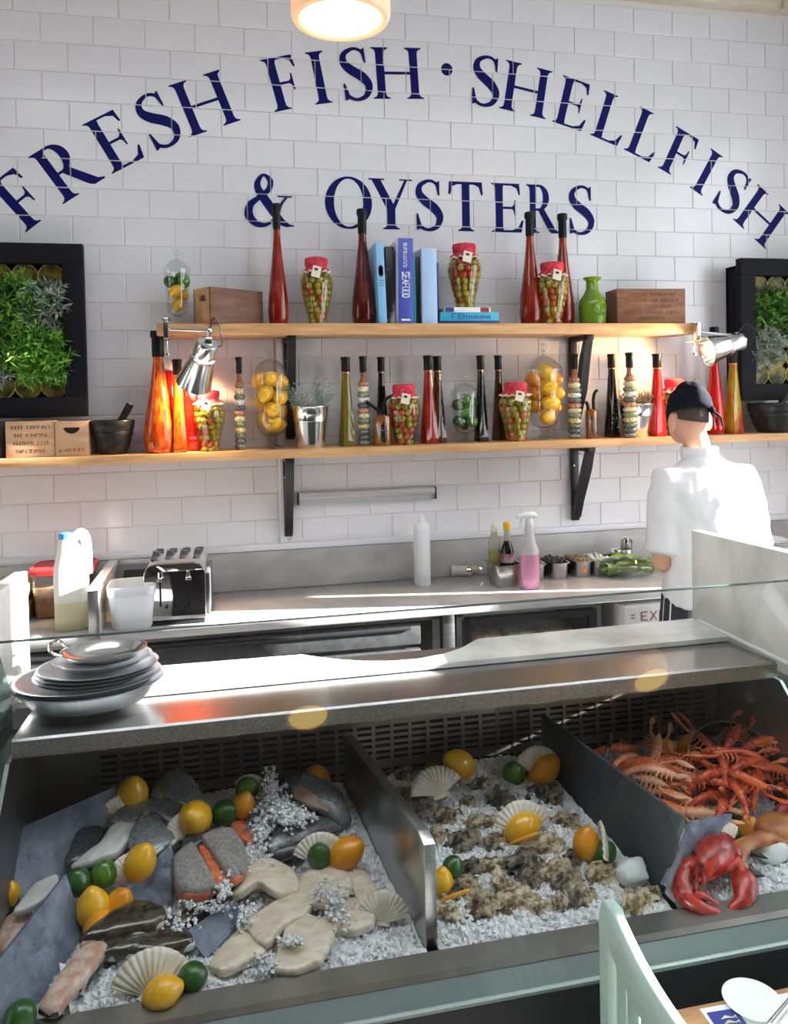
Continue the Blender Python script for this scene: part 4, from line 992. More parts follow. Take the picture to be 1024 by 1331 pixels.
# small glass shakers lying and standing
for i, (px, py, lay, lb) in enumerate(((590, 752, 1, 'small clear glass shaker lying beside the squeeze bottle'), (606, 751, 1, 'small glass shaker with rosy contents, lying in the middle'), (620, 748, 0, 'small clear glass shaker standing next to the steel pan'))):
    p = cz(px, py)
    t = thing('glass_shaker', lb, 'shaker', (p.x, p.y+.05, CT+(.024 if lay else 0)), group='little glass shakers', s=1.3, rot=(0, PI/2, .5*i-.3) if lay else (0, 0, 0))
    b = bm_(); lathe(b, [(.018, 0), (.024, .004), (.018, .02), (.020, .05), (.017, .058)], 16); obj('glass_body', b, mat('shaker_glass%d' % (i == 1), (.78, .75, .72) if i != 1 else (.7, .45, .36), rough=.08, trans=.45), t)
    b = bm_(); lathe(b, [(.018, .058), (.018, .07), (.01, .076)], 14); obj('lid', b, m_chrome, t)
# gastronorm pan with bottles
def gpan(px, py, w, d, h, label, fill, Y, rnd_=1, sticker=None):
    x_ = onY(px, py, Y).x
    t = thing('steel_pan', label, 'pan', (x_, Y, CT), group='steel pans on the counter')
    n = 24
    def rr(wx, dy, z, k=.4): return sqring(b, wx, dy, z, k)
    b = bm_(); ring_faces(b, [rr(w*.42, d*.42, 0), rr(w*.45, d*.45, .006), rr(w*.49, d*.49, h-.004), rr(w*.56, d*.56, h-.002), rr(w*.56, d*.56, h), rr(w*.48, d*.48, h-.001), rr(w*.43, d*.43, .01)]); obj('pan_body', b, m_steel, t)
    if fill:
        b = bm_(); rr_ = random.Random(rnd_)
        for i in range(70): ball(b, (rr_.uniform(-.4, .4)*w, rr_.uniform(-.4, .4)*d, h-.012+rr_.uniform(0, .016)), rr_.uniform(.005, .011), 7, 5)
        o = obj('food', b, fill, t); o['kind'] = 'stuff'
    if sticker:
        b = bm_(); lathe(b, [(.010, 0), (.010, .001)], 16, M=Matrix.Translation((0, -d*.475, h*.42)) @ Matrix.Rotation(PI/2, 4, 'X')); obj('sticker', b, sticker, t)
    return t
gpan(654, 735, .125, .16, .098, 'large round cornered steel pan holding two bottles', None, -.22)
for i, (px, py, h, lb) in enumerate(((642, 690, .235, 'tall oil bottle with pale oil in the steel pan'), )):
    x_ = onY(px, py, -.20).x
    t = thing('oil_flask', lb, 'bottle', (x_, -.20, CT+.012))
    b = bm_(); lathe(b, [(.026, 0), (.028, .004), (.028, .14)], 18); obj('oil', b, mat('pale_oil', (.42, .36, .14), rough=.1, trans=.4), t)
    b = bm_(); lathe(b, [(.028, .14), (.028, .17), (.014, .21), (.012, .225)], 18); obj('bottle_neck', b, mat('pale_glass', (.6, .6, .52), rough=.1, trans=.5), t)
    b = bm_(); lathe(b, [(.014, .22), (.014, .245), (.005, .255)], 14); obj('cap', b, mat('cream_cap', (.72, .68, .55), rough=.4), t)
x_ = onY(659, 700, -.225).x
t = thing('sauce_bottle', 'dark sauce bottle with yellow cap standing in the steel pan', 'bottle', (x_, -.225, CT+.012))
b = bm_(); lathe(b, [(.028, 0), (.030, .004), (.030, .13), (.026, .15), (.014, .18)], 20); obj('sauce', b, mat('soy', (.012, .008, .008), rough=.06, coat=.5), t)
b = bm_(); lathe(b, [(.014, .18), (.012, .225), (.013, .232)], 16); obj('neck', b, mat('pale_glass', (.6, .6, .52)), t)
b = bm_(); lathe(b, [(.016, .228), (.017, .232), (.017, .258), (.013, .262)], 18); obj('cap', b, mat('yellow_cap', (.80, .45, .01), rough=.35), t)
b = bm_(); lathe(b, [(.0306, .085), (.0306, .125)], 20, cap0=False, cap1=False); lb_ = obj('label_band', b, mat('sauce_label', (.45, .42, .48), (.30, .06, .06), scale=28, rough=.5), t)
# spray bottle
p = cz(693, 767)
t = thing('spray_bottle', 'trigger spray bottle half full of pink liquid', 'bottle', (p.x, p.y+.035, CT), 0)
b = bm_(); loft(b, [((0, 0, 0), .040, .028), ((0, 0, .004), .043, .031), ((0, 0, .075), .043, .031), ((0, 0, .15), .042, .030)], 24); obj('pink_liquid', b, mat('pink_liquid', (.80, .36, .55), rough=.15, trans=.25), t)
b = bm_(); loft(b, [((0, 0, .15), .042, .030), ((0, 0, .165), .041, .029), ((0, 0, .185), .033, .024), ((0, 0, .20), .026, .02), ((-.002, 0, .28), .016, .016)], 24); obj('bottle_shell', b, mat('spray_clear', (.75, .72, .74), rough=.3, trans=.3), t)
b = bm_(); lathe(b, [(.016, .272), (.017, .276), (.017, .298), (.012, .305)], 18); tube(b, [(.034, 0, .312), (.02, 0, .318), (-.02, 0, .320), (-.048, 0, .314), (-.056, 0, .312)], [.008, .014, .014, .011, .007], 12); obj('spray_head', b, m_white, t)
b = bm_(); tube(b, [(-.024, 0, .305), (-.036, 0, .285), (-.042, 0, .262), (-.050, 0, .252)], [.006, .006, .005, .004], 8); obj('trigger', b, m_white, t)
# row of small pans
fg = mat('green_veg', (.15, .3, .04), (.35, .45, .15), scale=60, rough=.5); fw = mat('feta', (.70, .72, .66), (.55, .62, .48), scale=60, rough=.6); fo = mat('dark_olives', (.03, .025, .02), rough=.3); fb = mat('brown_spice', (.3, .2, .1), rough=.7)
so_ = mat('sticker_orange', (.8, .2, .03), rough=.5); sg_ = mat('sticker_green', (.03, .35, .15), rough=.5)
gpan(691, 733, .085, .15, .075, 'small steel pan half behind the spray bottle', fb, -.15, 1)
gpan(721, 733, .085, .15, .075, 'small steel pan of dark olives right of the spray bottle', fo, -.15, 2)
gpan(751, 733, .085, .15, .075, 'small steel pan with orange sticker', fb, -.15, 3, so_)
gpan(774, 730, .085, .15, .075, 'small steel pan of crumbled white cheese with green sticker', fw, -.15, 4, sg_)
b = bm_(); box(b, (onY(738, 735, -.08).x, -.12, CT+.04), (.46, .02, .075), bev=.003)
tag(obj('pan_stand', b, m_black), 'black stand running behind the row of small steel pans', 'stand')
for i, (px, yt, lb) in enumerate(((800, 712, 'short steel shaker behind the bagged lettuce'), (814, 698, 'tall steel shaker next to the chef\'s elbow'))):
    h = onY(px, yt, -.15).z-CT; x_ = onY(px, 720, -.15).x
    t = thing('steel_shaker', lb, 'shaker', (x_, -.15, CT), group='steel shakers')
    b = bm_(); lathe(b, [(.024, 0), (.026, .003), (.026, h*.3), (.024, h*.32), (.026, h*.34), (.026, h*.62), (.024, h*.64), (.026, h*.66), (.026, h*.84)], 20); obj('shaker_body', b, m_steel, t)
    b = bm_(); lathe(b, [(.027, h*.84), (.027, h*.95), (.018, h)], 20); obj('lid', b, m_chrome, t)
# bagged lettuce
p = cz(818, 752)
t = thing('bagged_lettuce', 'cos lettuce in a clear plastic bag beside the chef', 'lettuce', (p.x+.012, p.y+.035, CT), -.15, s=.88)
rnd = random.Random(4)
for k in range(11):
    b = bm_(); y0 = rnd.uniform(-.05, .05); z0 = .022+rnd.uniform(0, .045); L0 = rnd.uniform(.10, .14); rows = []
    for i in range(9):
        u = -1+2*i/8; wdt = .034*(1-abs(u)**2.2)+.008
        rows.append([b.verts.new((u*L0, y0+v*wdt, max(.004, z0+.02*(1-u*u)+.010*math.sin(v*5+i*1.3+k)+(.018 if abs(v) == 1 else 0)))) for v in (-1, -.5, 0, .5, 1)])
    ring_faces(b, rows, close=False, cap0=False, cap1=False)
    o = obj('leaf', b, (mat('lettuce', (.10, .24, .02), (.26, .40, .07), scale=30, rough=.5), mat('lettuce_pale', (.35, .42, .12), (.5, .55, .25), scale=30, rough=.5))[k % 3 == 0], t, 180)
b = bm_()
def bagf(q): return 1+.12*noise.noise(q*3.0)+.06*noise.noise(q*7.0)
ball(b, (0, 0, .052), (.165, .09, .052), 36, 22, fn=bagf); obj('plastic_bag', b, glassmat('bag_film', (.93, .95, .93), .10, .5, .12), t)
# plate stacks at the right end
def plates(px, py, n, r, label, Y=-.28, z0=CT):
    x_ = onY(px, py, Y).x
    for k in range(n):
        b = bm_(); zz = .009*k
        lathe(b, [(r*.5, 0), (r*.62, .002), (r*.98, .016), (r, .019), (r*.97, .019), (r*.6, .007), (r*.1, .005)], 36)
        o = obj('plate', b, mat('plate_white', (.76, .75, .74), rough=.15, coat=.4), loc=(x_, Y, z0+zz)); tag(o, label, 'plate', label)
plates(988, 690, 15, .115, 'white plate in the taller stack behind the marble partition', -.30, CT)
plates(1062, 690, 10, .115, 'white plate in the low stack at the right edge', -.30, CT)
# ================================================================== CHEF
chef = thing('person', 'person in white short sleeved shirt and black cap, back turned, at the counter', 'person', (1.70, -.95, 0), -.02)
chef.scale = (.86, .9, 1.0)
m_skin = mat('skin', (.56, .30, .20), (.62, .35, .24), scale=14, rough=.5, sss=.1)
m_shirt = mat('white_cotton', (.74, .74, .76), rough=.75, bump=.25, bscale=9)
m_trouser = mat('grey_trousers', (.32, .35, .42), rough=.8)
m_hair = mat('dark_hair', (.055, .038, .030), rough=.8)
# local frame: +y towards the wall (the way the chef faces), z up
body = bm_()
loft(body, [((0, .0, .92), .15, .115), ((0, .0, 1.05), .145, .11), ((0, .01, 1.2), .165, .115), ((0, .02, 1.33), .18, .115), ((0, .025, 1.42), .15, .09), ((-.005, .035, 1.48), .075, .065), ((-.01, .05, 1.52), .056, .058), ((-.015, .07, 1.58), .054, .056)], 20)
Rh = Matrix.Rotation(-.35, 3, 'X') @ Matrix.Rotation(.1, 3, 'Y')
hc = Vector((-.02, .095, 1.652))
ball(body, hc, (.074, .096, .112), 20, 16, M=Rh)
ball(body, hc+Vector((-.002, .055, -.05)), (.055, .055, .062), 14, 10)
ball(body, hc+Vector((-.002, .105, -.028)), (.012, .020, .022), 10, 8)
for s in (-1, 1):
    ball(body, hc+Vector((s*.087, -.006, -.028)), (.013, .026, .038), 10, 8)
    ball(body, hc+Vector((s*.028, .087, -.01)), (.016, .010, .011), 8, 6)
ball(body, hc+Vector((0, .100, -.066)), (.024, .012, .010), 8, 6)
def arm(sh, el, wr, side):
    sh, el, wr = map(Vector, (sh, el, wr))
    tube(body, [sh, sh.lerp(el, .4), sh.lerp(el, .85), el, el.lerp(wr, .25), el.lerp(wr, .6), wr], [.056, .050, .043, .042, .043, .036, .027], 14)
    d = (wr-el).normalized(); pm = wr+d*.05
    tube(body, [wr, wr+d*.02, pm, wr+d*.095], [.026, .034, .040, .036], 12, .55)
    a, c = frame_at(d)
    for k in range(4):
        o_ = a*(-.027+.018*k); L = (.066, .076, .072, .056)[k]; f0 = wr+d*.088+o_
        tube(body, [f0, f0+d*L*.45-c*.004, f0+d*L*.75-c*.018, f0+d*L*.95-c*.034], [.0095, .009, .0085, .0075], 8)
    f0 = wr+d*.03+a*side*.036
    tube(body, [f0, f0+d*.022+a*side*.022-c*.008, f0+d*.048+a*side*.028-c*.02], [.012, .011, .009], 8)
LS, LE, LW = (-.185, .02, 1.40), (-.215, .0, 1.13), (.0, .20, 1.05)
RS, RE, RW = (.185, .02, 1.40), (.235, .02, 1.13), (.13, .26, 1.04)
arm(LS, LE, LW, 1); arm(RS, RE, RW, -1)
for s in (-1, 1):
    tube(body, [(s*.085, 0, .95), (s*.095, 0, .75), (s*.10, .01, .50), (s*.10, -.01, .30), (s*.10, -.01, .09)], [.10, .088, .062, .055, .042], 14)
    tube(body, [(s*.10, -.04, .05), (s*.105, .05, .05), (s*.11, .16, .035)], [.045, .045, .03], 12, .8)
o = obj('body', body, m_skin, chef, 180)
rm = o.modifiers.new('union', 'REMESH'); rm.mode = 'VOXEL'; rm.voxel_size = .008; rm.use_smooth_shade = True
sm = o.modifiers.new('soften', 'SMOOTH'); sm.iterations = 3; sm.factor = .5
# shirt: torso shell with soft folds, collar, sleeves
b = bm_(); rings = []; nseg = 48
prof = [(.985, .205, .165, .0, .0), (1.02, .20, .160, .0, .0), (1.10, .192, .150, .0, .0), (1.20, .192, .148, .005, 0), (1.30, .203, .146, .012, 0), (1.37, .212, .138, .018, 0), (1.415, .205, .120, .022, 0), (1.45, .16, .10, .028, 0), (1.475, .105, .082, .034, -.004), (1.492, .078, .072, .04, -.006), (1.515, .071, .069, .045, -.008)]
for z, rx, ry, cy, cx in prof:
    ring = []
    for i in range(nseg):
        a = 2*PI*i/nseg
        f = 1+(.035*noise.noise(Vector((math.cos(a)*2.2, math.sin(a)*2.2, z*5)))+.018*noise.noise(Vector((math.cos(a)*5, math.sin(a)*5, z*13))))*(1 if z < 1.43 else .3)
        ring.append(b.verts.new((cx+rx*f*math.cos(a), cy+ry*f*math.sin(a), z+(.02*math.sin(a*3) if z < 1 else 0))))
    rings.append(ring)
ring_faces(b, rings)
for S, E_, sd in ((LS, LE, -1), (RS, RE, 1)):
    S, E_ = Vector(S), Vector(E_)
    d = (E_-S); rr = []
    pts = [S+Vector((-sd*.07, 0, .01)), S+Vector((-sd*.01, 0, .012)), S+d*.2, S+d*.45, S+d*.7, S+d*.9]
    tube(b, pts, [.055, .066, .070, .070, .069, .070], 22, 1.05)
shirt = obj('shirt', b, m_shirt, chef, 80)
rm = shirt.modifiers.new('union', 'REMESH'); rm.mode = 'VOXEL'; rm.voxel_size = .009; rm.use_smooth_shade = True
sm = shirt.modifiers.new('soften', 'SMOOTH'); sm.iterations = 7; sm.factor = .5
tx = bpy.data.textures.new('folds', 'CLOUDS'); tx.noise_scale = .11; tx.noise_depth = 2
dp = shirt.modifiers.new('folds', 'DISPLACE'); dp.texture = tx; dp.strength = .030; dp.mid_level = .45; dp.texture_coords = 'LOCAL'
b = bm_(); lathe(b, [(.073, 1.495), (.076, 1.50), (.078, 1.525), (.074, 1.535), (.070, 1.525), (.069, 1.50)], 28, M=Matrix.Translation((-.008, .043, 0)), cap0=False, cap1=False); obj('collar', b, m_shirt, shirt)
# cap: skull cap with soft folds and tie tails
b = bm_()
def capfn(p): return 1+.07*noise.noise(p*2.4+Vector((3, 1, 0)))+.045*noise.noise(p*5.5)
rs = []; R2 = Matrix.Rotation(-.30, 3, 'X') @ Matrix.Rotation(.12, 3, 'Y')
for k in range(11):
    th = (PI*.54)*k/10
    ring = []
    for i in range(32):
        a = 2*PI*i/32; p_ = Vector((math.sin(th)*math.cos(a), math.sin(th)*math.sin(a), math.cos(th)))
        f = capfn(p_) if k < 9 else 1.0
        ring.append(b.verts.new(hc+Vector((0, 0, .012))+R2 @ Vector((p_.x*.086*f, p_.y*.108*f, p_.z*.108*f))))
    rs.append(ring)
ring_faces(b, rs[1:], cap0=False, cap1=False)
tp = b.verts.new(hc+Vector((0, 0, .012))+R2 @ Vector((0, 0, .108)))
for i in range(32): b.faces.new((tp, rs[1][i], rs[1][(i+1) % 32]))
m_capc = mat('cap_cloth', (.007, .008, .012), (.012, .013, .018), scale=40, rough=.9, bump=.2, bscale=25, spec=.08)
cp_ = obj('cap', b, m_capc, chef, 80); sd_ = cp_.modifiers.new('thickness', 'SOLIDIFY'); sd_.thickness = .004; sd_.offset = 1
b = bm_(); q = hc+R2 @ Vector((.045, -.098, -.005))
for s in (0, 1): tube(b, [q, q+Vector((.012+.018*s, -.012, -.025)), q+Vector((.016+.028*s, -.008, -.06))], [.010, .013, .010], 8, .35)
ball(b, q, (.014, .012, .014), 10, 8); obj('cap_tie', b, m_capc, cp_)
b = bm_(); rs = []
for k in range(5):
    ring = []
    for i in range(24):
        th = PI*(.50+.042*k*(.25+.75*math.sin(PI*i/23)**.7))
        a = PI+PI*.02+(PI*.96)*i/23
        p_ = Vector((math.sin(th)*math.cos(a), math.sin(th)*math.sin(a), math.cos(th)))
        ring.append(b.verts.new(hc+Rh @ Vector((p_.x*.0775, p_.y*.0995, p_.z*.116))))
    rs.append(ring)
ring_faces(b, rs, close=False, cap0=False, cap1=False); obj('hair', b, m_hair, chef, 180)
# trousers, apron and strings, shoes
b = bm_()
loft(b, [((0, 0, 1.03), .165, .128), ((0, 0, .95), .178, .138), ((0, 0, .86), .182, .14), ((0, 0, .80), .178, .13)], 28)
for s in (-1, 1): tube(b, [(s*.088, 0, .88), (s*.098, 0, .70), (s*.105, .01, .48), (s*.105, -.01, .28), (s*.105, -.01, .07)], [.108, .098, .078, .072, .075], 18)
obj('trousers', b, m_trouser, chef, 80)
b = bm_(); rs = []
for z, f in ((1.02, 1.0), (.9, 1.06), (.75, 1.1), (.55, 1.14)):
    rs.append([b.verts.new((.19*f*math.cos(a)*(1+.02*math.sin(a*14)), .155*f*math.sin(a)*(1+.02*math.sin(a*14)), z)) for a in [(-.85+(PI+1.5)*i/40) for i in range(41)]])
ring_faces(b, rs, close=False, cap0=False, cap1=False)
m_apron = mat('apron_navy', (.02, .022, .035), rough=.85)
ap = obj('apron', b, m_apron, chef, 80); sd_ = ap.modifiers.new('thickness', 'SOLIDIFY'); sd_.thickness = .003; sd_.offset = 1
m_str = mat('apron_stripe', (.70, .70, .72), rough=.85)
for j in range(13):
    a = -.80+j*.345
    b = bm_(); rs = []
    for z, f in ((1.02, 1.0), (.9, 1.06), (.75, 1.1), (.55, 1.14)):
        rs.append([b.verts.new(((.1945*f+.0)*math.cos(a+da)*(1+.02*math.sin((a+da)*14)), .1595*f*math.sin(a+da)*(1+.02*math.sin((a+da)*14)), z)) for da in (-.018, .018)])
    ring_faces(b, rs, close=False, cap0=False, cap1=False); obj('stripe', b, m_str, ap)
for s in (-1, 1):
    b = bm_(); tube(b, [(s*.105, -.07, .045), (s*.105, .05, .05), (s*.11, .17, .035)], [.052, .056, .036], 14, .8); obj('shoe', b, m_black, chef)
# ================================================================== DISPLAY CASE
LT = 1.10            # top of the steel ledge
X0, X1 = -.425, 1.262
YB, YF = -1.67, -2.175  # vented back panel, inner front rim
def bedz(y): return .757+.155*(y-YF)
def onbed(px, py, h=0):
    """where a measured point meets the sloping ice bed (raised by h)"""
    d = ray(px, py); c0 = CAM.z-(.757+.155*(CAM.y-YF))-h
    t = c0/(.155*d.y-d.z)
    return CAM+d*t
case = thing('display_case', 'steel refrigerated seafood display case with slanted glass front', 'display case', (0, 0, 0))
m_perf = mat('patterned_steel', (.13, .125, .115), (.24, .225, .205), scale=420, rough=.36, metal=1, bump=.2, bscale=420, lo=.4, hi=.6)
m_ledge = mat('ledge_steel', (.40, .39, .385), (.50, .49, .48), scale=7, rough=.24, metal=1, stretch=(1, 22, 22), lo=.3, hi=.7)
m_inner = mat('inner_steel', (.17, .16, .15), (.27, .25, .225), scale=6, rough=.42, metal=.9, lo=.3, hi=.7)
b = bm_(); prism(b, [(-1.55, LT-.012), (-1.882, LT), (-1.886, LT-.004), (-1.886, LT-.036), (-1.872, LT-.036), (-1.872, LT-.014), (-1.55, LT-.024)], 'x', X0, X1-.012)
led = obj('ledge', b, m_ledge, case, 25)
b = bm_(); box(b, ((X0+X1)/2-.006, -1.8875, LT-.020), (X1-X0-.012, .003, .032)); obj('ledge_lip', b, m_perf, led)
b = bm_(); box(b, (X1-.006, -1.79, LT-.004), (.008, .19, .008)); obj('ledge_seam', b, m_black, led)
# vented back panel: slats, uprights, near-black sheet behind for the shade in the slots
b = bm_(); box(b, ((X0+X1)/2, YB+.045, .90), (X1-X0, .006, .34)); obj('dark_backing', b, m_dark, case)
VX0 = -.305
b = bm_(); box(b, ((X0+VX0)/2, YB, .90), (VX0-X0, .006, .34)); box(b, ((X0+X1)/2, YB, 1.045), (X1-X0, .006, .05)); box(b, ((X0+X1)/2, YB, .755), (X1-X0, .006, .05)); box(b, (1.24, YB, .90), (.045, .006, .34)); obj('back_panel', b, m_inner, case)
zz = .778; k = 0
while zz < 1.02:
    big = k % 6 == 5
    hh = .022 if big else .0075
    b = bm_(); box(b, ((VX0+1.22)/2, YB, zz+hh/2), (1.22-VX0, .005, hh)); obj('vent_slat', b, m_inner, case)
    zz += hh+.0075; k += 1
x_ = VX0
while x_ < 1.225:
    b = bm_(); box(b, (x_, YB-.0005, .90), (.0085, .006, .245)); obj('vent_bar', b, m_inner, case); x_ += .0445
# end walls, tray, rim, base
for x_, nm in ((X0-.004, 'end_wall'), (X1-.014, 'end_wall')):
    b = bm_(); prism(b, [(YB+.06, .60), (YF-.02, .60), (YF-.02, .80), (-1.905, 1.062), (YB+.06, 1.062)], 'x', x_-.004, x_+.004); obj(nm, b, m_steel_dull, case)
b = bm_(); lathe(b, [(.016, 0), (.016, .004), (.011, .006), (.004, .004)], 20, M=Matrix.Translation((X1-.019, -1.80, .985)) @ Matrix.Rotation(-PI/2, 4, 'Y')); obj('wall_fixing', b, m_steel, case)
b = bm_(); box(b, ((X0+X1)/2, (YB+YF)/2, .655), (X1-X0, YB-YF+.06, .01)); obj('tray_floor', b, m_steel_dull, case)
b = bm_(); prism(b, [(YF+.004, .66), (YF+.004, .762), (YF-.004, .768), (YF-.045, .762), (YF-.052, .754), (YF-.052, .66)], 'x', X0, X1); obj('front_rim', b, m_steel_dull, case)
b = bm_(); prism(b, [(YF-.0525, .752), (YF-.0525, .705), (YF-.083, .705), (YF-.083, .731)], 'x', X0-.02, X1+.02); obj('glass_channel', b, mat('channel_grey', (.15, .19, .185), rough=.3), case)
b = bm_(); prism(b, [(YF-.084, .02), (YF-.084, .72), (YF-.06, .704), (YF-.06, .64), (YB+.10, .64), (YB+.10, 1.055), (-1.58, 1.055), (-1.58, .02)], 'x', X0-.02, X1+.02); obj('base_cabinet', b, mat('base_black', (.012, .012, .014), rough=.5, spec=.25), case)
# slanted glass front and end panes
gy0, gz0, gy1, gz1 = -2.262, .735, -1.95, 1.309
b = bm_(); dv = Vector((gy1-gy0, gz1-gz0)).normalized(); nn = Vector((-dv.y, dv.x))*.004
prism(b, [(gy0+nn.x, gz0+nn.y), (gy1+nn.x, gz1+nn.y), (gy1-nn.x, gz1-nn.y), (gy0-nn.x, gz0-nn.y)], 'x', X0-.03, X1+.06)
gl = obj('glass_front', b, m_pane, case, smooth=False)
m_edge = mat('glass_edge_green', (.10, .16, .15), rough=.15, trans=.3)
b = bm_(); box(b, ((X0+X1)/2+.015, gy1, gz1), (X1-X0+.09, .0085, .003), rot=(-.5, 0, 0)); obj('polished_edge', b, m_edge, gl)
b = bm_(); box(b, ((X0+X1)/2+.015, gy0-.002, gz0), (X1-X0+.09, .010, .004), rot=(-.5, 0, 0)); obj('lower_edge', b, mat('edge_pale', (.45, .55, .53), rough=.2), gl)
for x_ in (X0-.024, X1+.045):
    b = bm_(); prism(b, [(gy0+.02, gz0+.0), (gy1+.004, gz1-.02), (gy1+.05, gz1-.01), (-1.80, 1.16), (-1.80, gz0)], 'x', x_-.004, x_+.004); e_ = obj('glass_end', b, glassmat('end_glass', (.62, .76, .75), .08, .7), case, smooth=False)
# ------------------------------------------------------------------ marble on the ledge
b = bm_(); o_ = LT-.0108
outline = [(X0-.044, -1.712)]+[(X1-.012, -1.712), (X1-.012, -1.545)]
outline += [(onZ(px, py, LT+.006).x, onZ(px, py, LT+.006).y) for px, py in ((622, 831), (612, 836), (600, 843), (575, 851), (545, 857), (510, 860), (470, 860), (440, 858), (415, 855), (392, 851.5))]
outline += [(X0-.044, -1.545)]
prism(b, outline, 'z', LT-.004, LT+.008)
tag(obj('marble_shelf', b, m_marble_w, sharp=30), 'white marble shelf strip with a scooped back edge, behind the steel ledge', 'shelf')
def marble_panel(x0, x1, y0, y1, label):
    t = thing('marble_partition', label, 'partition', ((x0+x1)/2, (y0+y1)/2, LT-.02), group='upright marble partitions')
    b = bm_(); prism(b, [(y0-(y0+y1)/2, 0), (y1-(y0+y1)/2, 0), (y1-(y0+y1)/2, .29), (y0-(y0+y1)/2, .275)], 'x', -(x1-x0)/2, (x1-x0)/2, bev=.002); obj('slab', b, m_marble_w, t)
    b = bm_(); box(b, (-(x1-x0)/2-.003 if x0 > 0 else (x1-x0)/2+.003, .03, .0315), (.006, abs(y1-y0)-.12, .006)); obj('seal_bead', b, m_white, t)
marble_panel(X1-.012+.0, X1+.018, -1.545, -2.02, 'pale veined marble partition at the right end of the steel ledge')
marble_panel(X0-.075, X0-.045, -1.545, -2.02, 'sunlit marble partition at the left end of the steel ledge')
# ------------------------------------------------------------------ stack of steel platters on the ledge
px0 = onZ(112, 905, LT)
cx_, cy_ = -.308, -1.735
def platter(r, h, z, label, el=1, dx=0, dy=0, m=None, handle=False, tilt=(0, 0, 0)):
    t = thing('steel_platter', label, 'platter', (cx_+dx, cy_+dy, z), group='steel platters stacked on the ledge', rot=tilt)
    b = bm_(); lathe(b, [(r*.70, 0), (r*.76, .001), (r*.94, h*.8), (r*.96, h*.92), (r*1.0, h*.97), (r*1.01, h), (r*.985, h*1.02), (r*.93, h*.95), (r*.74, .005), (r*.1, .004)], 56, sy=el); obj('dish', b, m or m_alu, t)
    if handle:
        b = bm_(); tube(b, catmull([Vector((-r*.93, -.03, h)), Vector((-r*1.12, -.04, h+.014)), Vector((-r*1.22, 0, h+.018)), Vector((-r*1.12, .04, h+.014)), Vector((-r*.93, .03, h))], 5, False), .003, 8); obj('handle', b, m_chrome, t)
m_pl = mat('platter_steel', (.55, .57, .60), rough=.36, metal=.85)
R_ = .153
platter(R_, .042, LT+.0095, 'large deep oval platter at the bottom of the stack', .78, m=m_pl)
platter(R_*.985, .030, LT+.033, 'large shallow oval platter, second from the bottom', .78, dx=-.003, m=m_pl)
platter(R_*.80, .016, LT+.047, 'round steel tray with black rim shadow, third from the bottom', .80, dx=.018, m=m_pl)
for k, nm in enumerate(('fourth from the bottom', 'fifth from the bottom', 'sixth from the bottom')):
    platter(R_*.80, .014, LT+.056+k*.0075, 'thin round steel tray, '+nm, .80, dx=.012+.004*k, m=m_pl)
platter(R_*.66, .016, LT+.082, 'smaller steel dish under the top dish', .80, dx=.028, dy=.006, m=m_pl)
platter(R_*.58, .020, LT+.093, 'small handled steel dish on top of the stack', .80, dx=.030, dy=.012, m=m_alu, handle=True)
# ------------------------------------------------------------------ dividers
b = bm_()
def divider(pts_yz, xb, xf, th, name, label, m, cat='divider'):
    """upright plate running front to back; x drifts from xb at the back to xf at the front"""
    b = bm_(); yb, yf = YB-.02, YF
    def X(y): return xb+(xf-xb)*(y-yb)/(yf-yb)
    A = [b.verts.new((X(y)-th/2, y, z)) for y, z in pts_yz]; B_ = [b.verts.new((X(y)+th/2, y, z)) for y, z in pts_yz]
    fs = [b.faces.new(A), b.faces.new(list(reversed(B_)))]
    for i in range(len(A)):
        j = (i+1) % len(A); fs.append(b.faces.new((A[j], A[i], B_[i], B_[j])))
    bmesh.ops.bevel(b, geom=list({e for f in fs for e in f.edges}), offset=.0015, segments=2, affect='EDGES', profile=.5)
    o = obj(name, b, m); tag(o, label, cat); return o
m_slate = mat('slate', (.028, .031, .038), (.055, .058, .068), scale=16, rough=.5, bump=.35, bscale=30, lo=.3, hi=.75)
m_slate_b = mat('slate_blue', (.10, .12, .175), (.24, .27, .35), scale=30, rough=.4, bump=.7, bscale=45, lo=.3, hi=.72, detail=8)
divider([(-1.70, .70), (-1.70, .955), (-2.13, .957), (-2.158, .945), (-2.158, .70)], .252, .334, .022, 'steel_divider', 'brushed steel divider between the fish bay and the oyster bay', m_steel)
divider([(-1.70, .70), (-1.70, .955), (-2.19, .945), (-2.125, .76), (-2.10, .70)], .735, .812, .009, 'slate_divider', 'dark slate divider between the oyster bay and the crustacean bay', m_slate)
